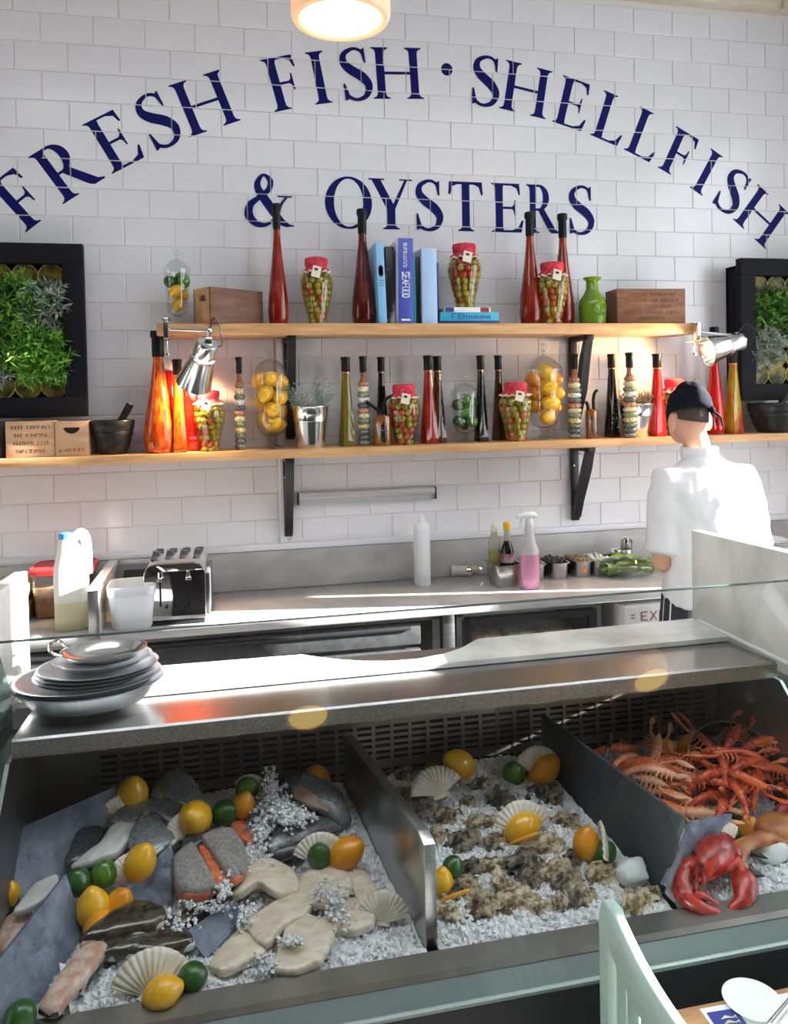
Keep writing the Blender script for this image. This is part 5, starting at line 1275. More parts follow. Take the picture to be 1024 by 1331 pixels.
# ------------------------------------------------------------------ crushed ice
m_ice = mat('crushed_ice', (.78, .80, .82), (.88, .89, .91), scale=70, rough=.3, bump=.6, bscale=90, spec=.6)
m_icec = mat('ice_chips', (.86, .88, .90), rough=.18, trans=.12, spec=.6)
def lump(x, y, mounds):
    z = bedz(y)+.010*noise.noise(Vector((x*16, y*16, 2)))+.006*noise.noise(Vector((x*45, y*45, 5)))
    for mx, my, r, h in mounds:
        d = ((x-mx)**2+(y-my)**2)/(r*r)
        z += h*math.exp(-d*1.6)
    return z
def icebed(xa, xb, label, mounds, nchips, seed):
    t = thing('crushed_ice', label, 'ice'); t['kind'] = 'stuff'
    nx, ny = int((xb(0)-xa(0))/.008)+1, 60
    b = bm_(); grid = []
    for j in range(ny+1):
        y = YF+.006+(YB-.012-YF)*j/ny; row = []
        for i in range(nx+1):
            x = xa(y)+(xb(y)-xa(y))*i/nx
            row.append(b.verts.new((x+random.uniform(-.002, .002) if 0 < i < nx else x, y, lump(x, y, mounds)+random.uniform(-.003, .003))))
        grid.append(row)
    ring_faces(b, grid, close=False, cap0=False, cap1=False)
    edge = [grid[0], [b.verts.new((v.co.x, v.co.y, .662)) for v in grid[0]]]
    ring_faces(b, edge, close=False, cap0=False, cap1=False)
    o = obj('ice_bed', b, m_ice, t, 180); o['kind'] = 'stuff'
    b = bm_(); rnd = random.Random(seed)
    for i in range(nchips):
        y = YF+.008+(YB-.02-YF)*rnd.random()**1.0; x = xa(y)+.01+(xb(y)-xa(y)-.02)*rnd.random()
        s = rnd.uniform(.0028, .0075)*(1.0 if rnd.random() < .93 else 1.6)
        c = Vector((x, y, lump(x, y, mounds)+s*.3)); q = Euler((rnd.uniform(0, 6), rnd.uniform(0, 6), rnd.uniform(0, 6))).to_matrix()
        vs = [b.verts.new(c+q @ Vector(v)*s*rnd.uniform(.6, 1.2)) for v in ((1, 0, 0), (-1, 0, 0), (0, 1, 0), (0, -1, 0), (0, 0, 1), (0, 0, -1))]
        for f in ((0, 2, 4), (2, 1, 4), (1, 3, 4), (3, 0, 4), (2, 0, 5), (1, 2, 5), (3, 1, 5), (0, 3, 5)): b.faces.new([vs[k] for k in f])
    o = obj('ice_chips', b, m_icec, t, smooth=False); o['kind'] = 'stuff'
def dx1(y): return .252+(.334-.252)*(y-(YB-.02))/(YF-(YB-.02))
def dx2(y): return .735+(.812-.735)*(y-(YB-.02))/(YF-(YB-.02))
P_ = onbed
mA = [(P_(430, 1075).x, P_(430, 1075).y, .07, .02), (P_(300, 1060).x, P_(300, 1060).y, .10, .022), (P_(200, 1080).x, P_(200, 1080).y, .12, .03)]
mB = [(P_(640, 1010).x, P_(640, 1010).y, .12, .02), (P_(700, 1080).x, P_(700, 1080).y, .1, .012)]
icebed(lambda y: X0+.006, lambda y: dx1(y)-.012, 'crushed ice under the fish in the left bay', mA, 7000, 1)
icebed(lambda y: dx1(y)+.012, lambda y: dx2(y)-.006, 'crushed ice under the oysters in the middle bay', mB, 6500, 2)
icebed(lambda y: dx2(y)+.006, lambda y: X1-.02, 'crushed ice in the crustacean bay on the right', [], 4000, 3)
# ------------------------------------------------------------------ slates leaning in the left bay
def slab(pts, th, name, label, m, cat='slate'):
    """flat plate through 3-D corner points, with real thickness"""
    pts = [Vector(p) for p in pts]
    n = Vector()
    for i in range(len(pts)):
        a, c = pts[i], pts[(i+1) % len(pts)]; n += a.cross(c)
    n.normalize()
    if n.z < 0: n = -n
    b = bm_(); A = [b.verts.new(p) for p in pts]; B_ = [b.verts.new(p-n*th) for p in pts]
    fs = [b.faces.new(A), b.faces.new(list(reversed(B_)))]
    for i in range(len(A)):
        j = (i+1) % len(A); fs.append(b.faces.new((A[i], A[j], B_[j], B_[i])))
    bmesh.ops.triangulate(b, faces=[f for f in b.faces if len(f.verts) > 4])
    o = obj(name, b, m, smooth=False); tag(o, label, cat, 'slate pieces among the fish'); return o
def Q(px, py, h): return onbed(px, py, h)
slab([Q(4, 1086, .085), Q(150, 1022, .10), Q(160, 1032, .085), Q(112, 1118, .035), Q(68, 1170, .004), Q(28, 1178, .008)], .009, 'slate_slab', 'large blue grey slate leaning at the left of the fish bay', m_slate_b)
slab([Q(86, 1136, .095), Q(-12, 1262, .085), Q(-22, 1345, .030), Q(34, 1330, .004), Q(110, 1212, .006)], .009, 'slate_slab', 'long dark slate dividing the fish bay at its lower left corner', m_slate_b)
slab([Q(158, 1160, .050), Q(222, 1098, .075), Q(232, 1130, .04), Q(222, 1172, .012), Q(172, 1186, .008)], .008, 'slate_slab', 'blue slate piece left of the salmon cuts', m_slate_b)
slab([Q(318, 1078, .055), Q(334, 1048, .07), Q(350, 1062, .055), Q(340, 1092, .03), Q(326, 1098, .03)], .007, 'slate_slab', 'small blue slate piece beside the limes at the back', m_slate_b)
slab([Q(240, 1212, .028), Q(305, 1168, .035), Q(312, 1190, .03), Q(298, 1216, .012), Q(268, 1246, .004)], .007, 'slate_slab', 'small blue slate piece between the dark fish and the white fillets', m_slate_b)
slab([Q(862, 1150, .06), Q(900, 1068, .10), Q(952, 1058, .08), Q(940, 1110, .02), Q(878, 1160, .01)], .007, 'slate_slab', 'blue grey slate behind the red lobster', m_slate_b)
# ------------------------------------------------------------------ fillets and fish
def pillow(b, outline, thick, base=None, zf=None, seed=0, sub=5, rough_=.0022):
    V_ = [Vector(p) for p in outline]
    sm_ = catmull(V_, sub); ln_ = [V_[i].lerp(V_[(i+1) % len(V_)], k/sub) for i in range(len(V_)) for k in range(sub)]
    pts = [a.lerp(c, .45)+Vector((noise.noise(Vector((a.x*55, a.y*55, seed+.3))), noise.noise(Vector((a.x*55, a.y*55, seed+9.3))), 0))*.0028 for a, c in zip(sm_, ln_)]
    c = sum(pts, Vector())/len(pts)
    rings = []
    for s, z in ((.97, -.002), (1.0, thick*.3), (.99, thick*.72), (.955, thick*.95), (.84, thick*1.08), (.66, thick*1.16), (.45, thick*1.2), (.25, thick*1.18), (.07, thick*1.18)):
        ring = []
        for p in pts:
            q = c+(p-c)*s
            q.z += z+(zf(q) if zf else 0)+rough_*noise.noise(Vector((q.x*60, q.y*60, seed)))+.0035*noise.noise(Vector((q.x*18, q.y*18, seed+4)))
            ring.append(b.verts.new(q))
        rings.append(ring)
    ring_faces(b, rings)
def fillet(name, label, pxs, h, thick, m, cat='fish fillet', zf=None, under=None, group='fish on the ice', seed=0):
    out = [Q(px, py, h) for px, py in pxs]; c = sum(out, Vector())/len(out)
    t = thing(name, label, cat, (c.x, c.y, c.z), group=group)
    lo_ = [p-c for p in out]
    zf2 = (lambda q: zf(q.x, q.y)) if zf else None
    b = bm_(); pillow(b, lo_, thick, zf=zf2, seed=seed); obj('flesh' if not under else 'skin', b, m, t, 60)
    if under:
        b = bm_(); pillow(b, [p*1.015 for p in lo_], thick*.62, zf=zf2, seed=seed+1); obj('flesh', b, under, t, 60)
    return t
m_skin_s = mat('fish_skin_silver', (.15, .16, .175), (.36, .375, .39), scale=130, rough=.24, metal=.3, coat=.6, bump=.2, bscale=300, lo=.3, hi=.75, detail=6)
m_skin_d = mat('fish_skin_dark', (.030, .032, .036), (.11, .115, .12), scale=130, rough=.2, metal=.2, coat=.6, bump=.2, bscale=300, lo=.3, hi=.75)
m_belly = mat('fish_belly_white', (.50, .49, .47), (.62, .60, .57), scale=20, rough=.28, coat=.4)
m_salmon = mat('salmon_flesh', (.62, .13, .05), (.75, .25, .12), scale=40, rough=.3, coat=.4, stretch=(1, 4, 1))
m_ssk = mat('salmon_skin', (.24, .225, .215), (.44, .42, .40), scale=150, rough=.35, bump=.6, bscale=320, coat=.3, lo=.35, hi=.7)
m_white_f = mat('white_flesh', (.60, .48, .33), (.78, .71, .60), scale=38, rough=.24, coat=.6, bump=.25, bscale=70, stretch=(1, 2.5, 1), lo=.3, hi=.7, detail=7, sss=.1)
m_pink_f = mat('pink_flesh', (.50, .30, .22), (.68, .52, .44), scale=50, rough=.3, coat=.4, bump=.15, bscale=60)
m_brown_s = mat('brown_fish_skin', (.030, .024, .018), (.11, .085, .06), scale=60, rough=.1, coat=.9, lo=.35, hi=.75)
arch = lambda k, ax, ay: (lambda x, y: k*max(0, 1-((x*ax+y*ay)/.06)**2))
fillet('fish_fillet', 'dark silver skinned fillet at the back, behind the two lemons', [(196, 1040), (206, 1019), (235, 1011), (256, 1028), (268, 1050), (240, 1056), (215, 1047)], .055, .012, m_skin_s, zf=arch(.014, 1, 0), under=m_belly, seed=1)
fillet('fish_fillet', 'silver fillet curling between the two back lemons', [(146, 1076), (166, 1052), (200, 1044), (236, 1054), (250, 1080), (224, 1083), (194, 1068), (168, 1080)], .055, .012, m_skin_s, zf=arch(.012, 0, 1), under=m_belly, seed=2)
fillet('fish_fillet', 'grey skinned fillet with scales above the middle slate', [(166, 1104), (182, 1072), (205, 1074), (230, 1096), (205, 1116), (182, 1126)], .055, .012, m_skin_s, zf=arch(.012, 1, 0), under=m_belly, seed=3)
fillet('fish_fillet', 'white belly side fillet curving down towards the limes', [(92, 1131), (128, 1112), (144, 1088), (178, 1070), (186, 1078), (166, 1106), (150, 1124), (118, 1134)], .05, .012, m_belly, zf=arch(.012, 1, 0), seed=4)
fillet('fish_fillet', 'dark skinned fillet tucked against the big slate', [(84, 1128), (100, 1088), (122, 1062), (136, 1076), (130, 1104), (108, 1126)], .05, .014, m_skin_d, seed=5)
fillet('fish_fillet', 'white edged fillet lying along the long dark slate', [(18, 1190), (48, 1150), (72, 1140), (76, 1150), (58, 1172), (38, 1186)], .05, .008, m_belly, seed=6)
fillet('fish_fillet', 'pale fillet on ice at the far left edge', [(-6, 1232), (8, 1200), (34, 1186), (44, 1194), (30, 1214), (4, 1244)], .02, .012, m_pink_f, seed=7)
fillet('salmon_cut', 'salmon cut with grey skin, left of the orange slit', [(226, 1126), (250, 1106), (264, 1128), (281, 1160), (262, 1171), (230, 1166)], .045, .024, m_ssk, 'salmon', under=m_salmon, seed=8, group='salmon cuts')
fillet('salmon_cut', 'larger salmon cut with scaly grey skin, right of the orange slit', [(262, 1098), (288, 1086), (304, 1092), (322, 1120), (316, 1144), (298, 1152), (280, 1128)], .048, .024, m_ssk, 'salmon', under=m_salmon, seed=9, group='salmon cuts')
fillet('salmon_cut', 'orange salmon flesh showing in the slit between two grey cuts', [(256, 1104), (268, 1106), (284, 1134), (298, 1158), (290, 1172), (276, 1158), (266, 1128)], .045, .014, m_salmon, 'salmon', seed=10, group='salmon cuts')
fillet('salmon_cut', 'dark salmon tail piece below the front lemon', [(236, 1112), (242, 1094), (262, 1086), (282, 1092), (262, 1106), (250, 1112)], .045, .018, m_skin_d, 'salmon', under=m_salmon, seed=11, group='salmon cuts')
fillet('salmon_cut', 'small orange salmon piece next to the back slate', [(296, 1078), (314, 1074), (330, 1082), (338, 1098), (322, 1104), (308, 1094)], .035, .014, m_salmon, 'salmon', seed=12, group='salmon cuts')
fillet('fish_fillet', 'shiny wet brown skinned fish below the stacked lemons', [(104, 1238), (140, 1204), (176, 1184), (206, 1190), (218, 1208), (196, 1222), (150, 1230)], .022, .018, m_brown_s, zf=arch(.01, 0, 1), under=m_pink_f, seed=13)
fillet('fish_fillet', 'dark brown fish lying across the ice above the scallop shell', [(112, 1252), (150, 1222), (200, 1212), (244, 1216), (252, 1232), (214, 1244), (158, 1248)], .018, .016, m_brown_s, under=m_belly, seed=14)
fillet('fish_fillet', 'speckled brown fish strip pointing up beside the low slate', [(204, 1214), (240, 1190), (288, 1166), (292, 1176), (256, 1200), (216, 1224)], .016, .014, m_brown_s, seed=15)
fillet('fish_fillet', 'pink fillet with grey skin edge at the lower left', [(50, 1318), (76, 1280), (110, 1238), (128, 1230), (142, 1240), (122, 1272), (92, 1300), (74, 1322)], .02, .016, m_pink_f, under=m_skin_d, seed=16)
fillet('fish_fillet', 'arched white fillet under the big grey fish', [(300, 1168), (316, 1138), (350, 1128), (384, 1138), (390, 1160), (364, 1176), (336, 1164), (312, 1172)], .022, .0115, m_white_f, zf=arch(.014, 1, 0), seed=17)
fillet('fish_fillet', 'white fillet below the lime, in the middle of the pile', [(386, 1170), (392, 1142), (424, 1128), (452, 1138), (460, 1158), (444, 1176), (414, 1182)], .022, .0115, m_white_f, seed=18)
fillet('fish_fillet', 'white fillet at the back right, below the ripe lemon', [(436, 1134), (462, 1132), (484, 1148), (496, 1178), (484, 1194), (468, 1180), (452, 1154)], .016, .0115, m_white_f, seed=19)
fillet('fish_fillet', 'long white fillet slanting down to the left', [(318, 1206), (352, 1180), (394, 1162), (410, 1174), (396, 1196), (368, 1210), (346, 1236)], .020, .0115, m_white_f, seed=20)
fillet('fish_fillet', 'wide white fillet at the front centre of the pile', [(352, 1264), (366, 1226), (378, 1188), (404, 1196), (434, 1204), (434, 1226), (420, 1252), (388, 1268)], .014, .0115, m_white_f, seed=21)
fillet('fish_fillet', 'short white fillet next to the right scallop shell', [(428, 1212), (438, 1178), (462, 1172), (486, 1188), (488, 1206), (462, 1218)], .012, .0115, m_white_f, seed=22)
fillet('fish_fillet', 'white fillet at the lower left of the pile', [(270, 1262), (292, 1232), (316, 1208), (334, 1216), (348, 1240), (318, 1258), (292, 1270)], .010, .0115, m_white_f, seed=23)
def whole_fish(pts, rads, flats, label, m, belly=None, tail=True, slit=None):
    """fish body lofted along a spine, with gill, eye, fins"""
    pts = [Vector(p) for p in pts]; c = pts[len(pts)//2].copy()
    t = thing('whole_fish', label, 'fish', c, group='whole fish')
    P = catmull([p-c for p in pts], 5, False); n = len(P)
    def val(a, i):
        f = i/(n-1)*(len(a)-1); k = min(int(f), len(a)-2); return a[k]+(a[k+1]-a[k])*(f-k)
    b = bm_(); rings = []
    for i, p in enumerate(P):
        tn = (P[min(i+1, n-1)]-P[max(i-1, 0)]).normalized()
        up = Vector((0, 0, 1)); s = tn.cross(up).normalized(); u = s.cross(tn)
        r = val(rads, i); fl = val(flats, i)
        rings.append([b.verts.new(p+s*r*math.cos(2*PI*k/18)+u*r*fl*math.sin(2*PI*k/18)) for k in range(18)])
    ring_faces(b, rings); obj('fish_body', b, m, t, 80)
    h0 = P[0]; d0 = (P[3]-P[0]).normalized(); s0 = d0.cross(Vector((0, 0, 1))).normalized()
    b = bm_(); q = P[2]+Vector((0, 0, 1))*val(rads, 2)*val(flats, 2)*.9
    ball(b, q, (.006, .006, .0035), 12, 8); e = obj('eye', b, mat('fish_eye', (.015, .015, .015), rough=.05, coat=1), t)
    b = bm_(); i5 = int(n*.3); q = P[i5]; u_ = val(rads, i5)
    tube(b, [q+s0*u_*.85*math.sin(a)+Vector((0, 0, u_*val(flats, i5)*math.cos(a)*1.02)) for a in [-1.2+.3*k for k in range(9)]], .0022, 6); obj('gill', b, m_skin_d, t)
    if slit:
        b = bm_(); pillow(b, [Vector(Q(px, py, slit[1]))-c for px, py in slit[0]], .004); obj('belly_cavity', b, mat('cavity', (.20, .12, .08), (.34, .24, .18), scale=40, rough=.35, coat=.4), t)
    if tail:
        e0 = P[-1]; d1 = (P[-1]-P[-4]).normalized(); s1 = d1.cross(Vector((0, 0, 1))).normalized()
        b = bm_(); w = rads[-1]*3
        v = [b.verts.new(e0-d1*.006), b.verts.new(e0+d1*.05+s1*w), b.verts.new(e0+d1*.03), b.verts.new(e0+d1*.05-s1*w), b.verts.new(e0+Vector((0, 0, .004)))]
        b.faces.new((v[0], v[1], v[4])); b.faces.new((v[1], v[2], v[4])); b.faces.new((v[2], v[3], v[4])); b.faces.new((v[3], v[0], v[4]))
        obj('tail_fin', b, m_skin_d, t)
    return t
whole_fish([Q(372, 1024, .05), Q(398, 1024, .06), Q(428, 1044, .055), Q(452, 1072, .03)], [.022, .048, .040, .012], [.8, .62, .6, .5], 'big grey fish with its belly cut open, at the back of the fish bay', m_skin_s, tail=False, slit=([(378, 1022), (400, 1028), (420, 1044), (426, 1056), (404, 1050), (384, 1038)], .095))
whole_fish([Q(344, 1106, .03), Q(374, 1088, .035), Q(410, 1074, .035), Q(452, 1070, .02)], [.030, .044, .034, .014], [.7, .62, .6, .5], 'grey whole fish lying in front of the opened one, head left', m_skin_s, tail=False)
whole_fish([Q(336, 1112, .02), Q(362, 1106, .028), Q(396, 1098, .03), Q(420, 1100, .02)], [.020, .030, .026, .010], [.7, .6, .6, .5], 'small dark fish half buried under ice chips', m_skin_d, tail=True)
# loose ice heaped on the fish
def ice_heap(pxs, label, n, seed, smin=.004, smax=.010):
    t = thing('ice_heap', label, 'ice'); t['kind'] = 'stuff'
    b = bm_(); rnd = random.Random(seed)
    for i in range(n):
        px, py, sx, sy, h = rnd.choice(pxs)
        c = Q(rnd.gauss(px, sx), rnd.gauss(py, sy), h+rnd.uniform(-.012, .012)); s = rnd.uniform(smin, smax)
        q = Euler((rnd.uniform(0, 6), rnd.uniform(0, 6), rnd.uniform(0, 6))).to_matrix()
        vs = [b.verts.new(c+q @ Vector(v)*s*rnd.uniform(.6, 1.2)) for v in ((1, 0, 0), (-1, 0, 0), (0, 1, 0), (0, -1, 0), (0, 0, 1), (0, 0, -1))]
        for f in ((0, 2, 4), (2, 1, 4), (1, 3, 4), (3, 0, 4), (2, 0, 5), (1, 2, 5), (3, 1, 5), (0, 3, 5)): b.faces.new([vs[k] for k in f])
    o = obj('ice_chips', b, m_icec, t, smooth=False); o['kind'] = 'stuff'
ice_heap([(352, 1040, 9, 16, .075), (370, 1052, 14, 10, .085), (340, 1075, 6, 14, .06), (330, 1110, 8, 10, .04), (350, 1022, 4, 10, .085), (385, 1060, 12, 6, .085)], 'ice chips heaped over the grey whole fish', 1300, 5, .0025, .0065)
ice_heap([(292, 1152, 5, 8, .065), (230, 1200, 10, 8, .03), (270, 1176, 12, 5, .04), (318, 1190, 8, 8, .028), (430, 1160, 14, 8, .045), (440, 1188, 12, 10, .035), (380, 1222, 8, 3, .034), (345, 1252, 8, 8, .02)], 'scattered ice chips over the salmon and white fillets', 700, 6, .0022, .006)
# ------------------------------------------------------------------ shells
m_shell = mat('scallop_shell', (.66, .58, .46), (.80, .75, .66), scale=2.2, rough=.45, bump=.1, bscale=12)
def scallop_mesh():
    b = bm_(); n, m_ = 60, 10; rows = []
    for j in range(m_+1):
        f = j/m_; row = []
        for i in range(n+1):
            a = -1.18+2.36*i/n
            rib = .022*math.cos(i/n*PI*2*13)*f
            r = f*(1+.05*math.cos(a*1.2)+.012*math.cos(i/n*PI*2*13))
            row.append(b.verts.new((r*math.sin(a), -.26*math.sin(min(1, f*1.02)*PI*.5)*(math.cos(a*.8))+.0-rib*.8+.20*f*f, r*math.cos(a))))
        rows.append(row)
    ring_faces(b, rows, close=False, cap0=False, cap1=False)
    prism(b, [(-.24, -.03), (.24, -.03), (.2, .12), (0, .16), (-.2, .12)], 'y', -.04, 0)
    bmesh.ops.remove_doubles(b, verts=b.verts, dist=1e-5)
    me = finish(b, 80); me.materials.append(m_shell); return me
ME_SH = scallop_mesh()
def shell(px, py, h, size, rot, label):
    p = Q(px, py, h)
    o = bpy.data.objects.new('scallop_shell', ME_SH); COL.objects.link(o); o.location = p+Vector((0, .018, 0)); o.rotation_euler = rot; o.scale = (size, size, size)
    sd = o.modifiers.new('thickness', 'SOLIDIFY'); sd.thickness = .05; sd.offset = 0
    return tag(o, label, 'shell', 'scallop shells')
shell(196, 1308, .0, .070, (-.35, 0, .1), 'white fan shell behind the lemon at the front left corner')
shell(418, 1132, .03, .058, (-.3, 0, -.1), 'fan shell behind the lime and lemon on the white fillets')
shell(500, 1210, .01, .052, (-.45, .1, -.3), 'fan shell against the steel divider beside the white fillets')
shell(576, 1042, .03, .068, (-.95, -.15, .15), 'pale fan shell lying low at the back left of the oysters')
shell(703, 1012, .03, .062, (-.25, .05, .0), 'fan shell standing behind the back lemon in the oyster bay')
shell(684, 1094, .015, .068, (-.35, .05, .0), 'fan shell in the middle of the oysters, behind a cut lemon')
shell(792, 1128, .012, .072, (-.15, .22, 1.2), 'fan shell seen edge on next to the slate divider')
shell(158, 1074, .05, .050, (-.5, -.5, .5), 'fan shell tucked behind the back left lemon')
shell(246, 1096, .055, .050, (-.5, -.4, .3), 'fan shell under the lemon above the salmon')
shell(170, 1152, .035, .046, (-.6, -.3, .4), 'fan shell behind the lemon on the middle slate')
shell(324, 1040, .05, .042, (-.4, .3, -.2), 'small brownish shell behind the limes at the back')
shell(955, 1108, .03, .045, (-.4, -.4, .2), 'fan shell among the limes in the crustacean bay')
# ------------------------------------------------------------------ fruit on the ice
def cit(kind, px, py, wpx, label, tilt=(0, 0, 0), h=.03):
    p = Q(px, py, h); z = (p-CAM).dot(_F); r = wpx/2*z/FPX
    fruit(kind, p, r, tilt, label, 'lemons and limes on the ice')
cit('l', 172, 1034, 41, 'lemon on the silver fillets nearest the steel back wall', (.3, .15, 0), .075)
cit('l', 254, 1063, 43, 'lemon with its tip showing, above the grey salmon cuts', (.9, -.4, 0), .08)
cit('l', 182, 1122, 41, 'lemon resting on the middle slate piece', (.2, .4, 0), .072)
cit('l', 121, 1181, 43, 'upright lemon below the two limes by the long slate', (.1, -.05, 0), .04)
cit('o', 130, 1205, 42, 'orange toned lemon under the upright lemon', (.9, 1.1, 0), .022)
cit('o', 154, 1176, 36, 'ripe lemon half hidden behind the middle slate', (.3, .5, 0), .03)
cit('o', 316, 1047, 29, 'small ripe lemon between two limes at the back', (.2, .3, 0), .075)
cit('o', 412, 1012, 34, 'ripe lemon behind the opened grey fish', (1.3, .3, 0), .06)
cit('o', 449, 1110, 40, 'ripe lemon beside the lime on the white fillets', (.2, 1.0, 0), .045)
cit('l', 12, 1163, 28, 'lemon at the far left edge beside the big slate', (.2, .2, 0), .02)
cit('l', 211, 1290, 40, 'lemon lying in front of the white shell at the front rim', (0, 1.35, 0), .022)
cit('d', 102, 1147, 33, 'dark lime left of the pale lime, on the long slate', (.2, 0, 0), .055)
cit('g', 135, 1137, 33, 'pale green lime above the upright lemon', (.2, .1, 0), .055)
cit('d', 292, 1057, 33, 'dark lime next to the small ripe lemon at the back', (.5, .9, 0), .065)
cit('g', 321, 1025, 29, 'pale lime behind the small ripe lemon at the back', (.5, .9, 0), .075)
cit('d', 415, 1113, 32, 'dark lime in front of the fan shell on the white fillets', (.3, 0, 0), .045)
cit('d', 250, 1270, 36, 'dark lime beside the lemon at the front rim', (.3, 1.2, 0), .018)
cit('d', 26, 1322, 40, 'dark lime at the bottom left corner of the case', (.3, .8, 0), .025)
cit('l', 597, 995, 39, 'bright lemon at the back of the oyster bay', (.2, -.9, 0), .035)
cit('o', 706, 1001, 37, 'ripe lemon in the fan shell at the back of the oyster bay', (.2, .9, 0), .035)
cit('l', 678, 1076, 40, 'lemon in the middle shell, behind the lemon slice', (0, 1.3, 0), .028)
cit('o', 762, 1098, 36, 'ripe lemon next to the lime by the slate divider', (.1, .05, 0), .03)
cit('l', 574, 1147, 30, 'lemon cut off by the steel divider beside the oysters', (.1, .1, 0), .02)
cit('o', 583, 1137, 26, 'ripe lemon under the dark lime next to the steel divider', (.3, .3, 0), .012)
cit('g', 668, 1006, 30, 'pale patched lime at the back of the oyster bay', (.3, 0, 0), .03)
cit('d', 785, 1109, 30, 'dark lime beside the edge on shell and ripe lemon', (.2, .8, 0), .025)
cit('d', 588, 1128, 28, 'dark lime on the ice next to the steel divider', (.2, .4, 0), .03)
cit('g', 563, 1000, 24, 'lime half buried behind the low shell', (.2, .9, 0), .012)
cit('o', 866, 976, 22, 'ripe lemon behind the langoustines', (.2, .3, 0), .055)
cit('o', 893, 970, 24, 'ripe lemon between the langoustines and the red pile', (.2, .3, 0), .06)
cit('d', 954, 1056, 30, 'dark lime under the red crustacean pile', (.2, .3, 0), .03)
cit('g', 999, 1072, 28, 'yellow green lime in the crustacean bay', (.2, .8, 0), .022)
cit('o', 973, 1078, 26, 'lemon in the small shell among the limes', (.2, .3, 0), .022)
cit('d', 952, 1087, 22, 'small dark lime behind the lobster claw', (.2, .3, 0), .012)
def wedge(px, py, h, L, rot, label):
    p = Q(px, py, h); b = bm_(); n = 16; rings = []
    for i in range(n+1):
        u = -1+2*i/n; r = math.sqrt(max(0, 1-u*u))*.42*L+.0006
        rings.append([b.verts.new((u*L, r*.35*math.cos(a)*(1 if math.cos(a) < 0 else .25), r*math.sin(a)*.6)) for a in [2*PI*k/12 for k in range(12)]])
    ring_faces(b, rings); o = obj('lemon_wedge', b, mat('wedge_flesh', (.85, .36, .02), (.85, .44, .06), scale=60, rough=.3, coat=.4), loc=p, rot=rot); tag(o, label, 'lemon wedge', 'cut lemon wedges')
wedge(681, 1090, .036, .036, (.5, -.15, .1), 'orange lemon slice lying on the lemon in the middle shell')
wedge(592, 1163, .014, .032, (.5, -.1, .1), 'orange lemon slice on an oyster next to the steel divider')
# ------------------------------------------------------------------ oysters
m_oy = [mat('oyster_%d' % i, c1, c2, scale=sc, rough=.4, bump=1.0, bscale=3.5, coat=.3, lo=.42, hi=.6) for i, (c1, c2, sc) in enumerate((((.06, .05, .038), (.46, .36, .22), 1.7), ((.022, .022, .025), (.26, .21, .15), 1.6), ((.20, .13, .055), (.66, .56, .40), 1.8)))]
def oyster_mesh(seed, m):
    b = bm_(); rnd = random.Random(seed); n = 26; rings = []
    for s, z in ((.60, -.35), (.92, -.12), (1.06, .04), (1.10, .10), (.98, .16), (.88, .10), (.62, .16), (.3, .30), (.08, .34)):
        ring = []
        for k in range(n):
            a = 2*PI*k/n
            w = 1+.30*noise.noise(Vector((math.cos(a)*1.6, math.sin(a)*1.6, seed)))+.24*noise.noise(Vector((math.cos(a)*5, math.sin(a)*5, seed+s*4)))
            ring.append(b.verts.new((s*w*math.cos(a)*1.0, s*w*math.sin(a)*.62, z+.22*noise.noise(Vector((s*math.cos(a)*4, s*math.sin(a)*4, seed*3.1))))))
        rings.append(ring)
    ring_faces(b, rings); me = finish(b, 35); me.materials.append(m); return me
OYM = [oyster_mesh(i*3.7+1, m_oy[i % 3]) for i in range(9)]
OY = [(527, 1010, 16, 1, .2, 'at the back left corner by the steel divider'), (529, 1040, 22, 1, -.4, 'dark, along the steel divider, second from the back'), (549, 1056, 18, 1, -.5, 'dark, below the low fan shell'), (626, 1020, 22, 0, .5, 'right of the bright back lemon'), (650, 1008, 15, 2, 1.2, 'standing left of the patched lime'), (607, 1046, 12, 0, .1, 'small, alone on the ice above the middle'),
      (654, 1042, 26, 1, .25, 'long and dark, left of the middle shell'), (706, 1034, 26, 1, .2, 'long and dark, right of the back lemon'), (716, 1046, 17, 1, 0, 'dark, near the slate divider at the back'), (582, 1066, 21, 0, -.2, 'brown, on the ice below the low shell'), (614, 1070, 14, 2, .2, 'small pale one in the ice centre'), (566, 1090, 19, 0, -.3, 'beside the divider knee'),
      (640, 1072, 14, 2, .1, 'left of the middle shell base'), (600, 1096, 24, 1, -.1, 'flat dark one left of the lemon slice'), (645, 1098, 20, 0, .2, 'below left of the middle shell'), (733, 1074, 22, 0, .0, 'right of the middle shell'), (706, 1106, 27, 2, .15, 'wide one right of the lemon slice'), (745, 1118, 16, 1, .3, 'left of the dark lime'),
      (613, 1131, 18, 1, .2, 'dark, right of the lime by the divider'), (642, 1130, 19, 2, -.3, 'greyish, in the third row'), (682, 1128, 30, 1, .1, 'large and dark, in the third row'), (722, 1134, 22, 2, .5, 'pale flat one in the third row'), (600, 1158, 26, 0, .1, 'under the lemon slice by the divider'), (651, 1148, 22, 2, 1.2, 'standing pale one in the fourth row'),
      (690, 1148, 18, 1, .8, 'dark centre one in the fourth row'), (664, 1155, 14, 2, .3, 'amber edged one in the fourth row'), (734, 1146, 25, 0, .25, 'brown ridged one in the fourth row'), (782, 1142, 24, 2, -.3, 'golden edged one near the ice lump'), (586, 1188, 19, 2, .1, 'front left, next to the divider foot'), (628, 1180, 27, 0, -.1, 'large cupped one in the front row'),
      (674, 1176, 28, 2, .1, 'wide cupped one in the front row, second from left'), (704, 1182, 14, 2, .2, 'small amber one in the front row'), (728, 1174, 14, 2, .4, 'small tan one at the right of the front row'), (756, 1168, 20, 0, .0, 'half buried right of the front row'), (832, 1176, 26, 2, .2, 'long golden one near the slate point'), (848, 1166, 14, 0, .4, 'small one at the foot of the slate divider')]
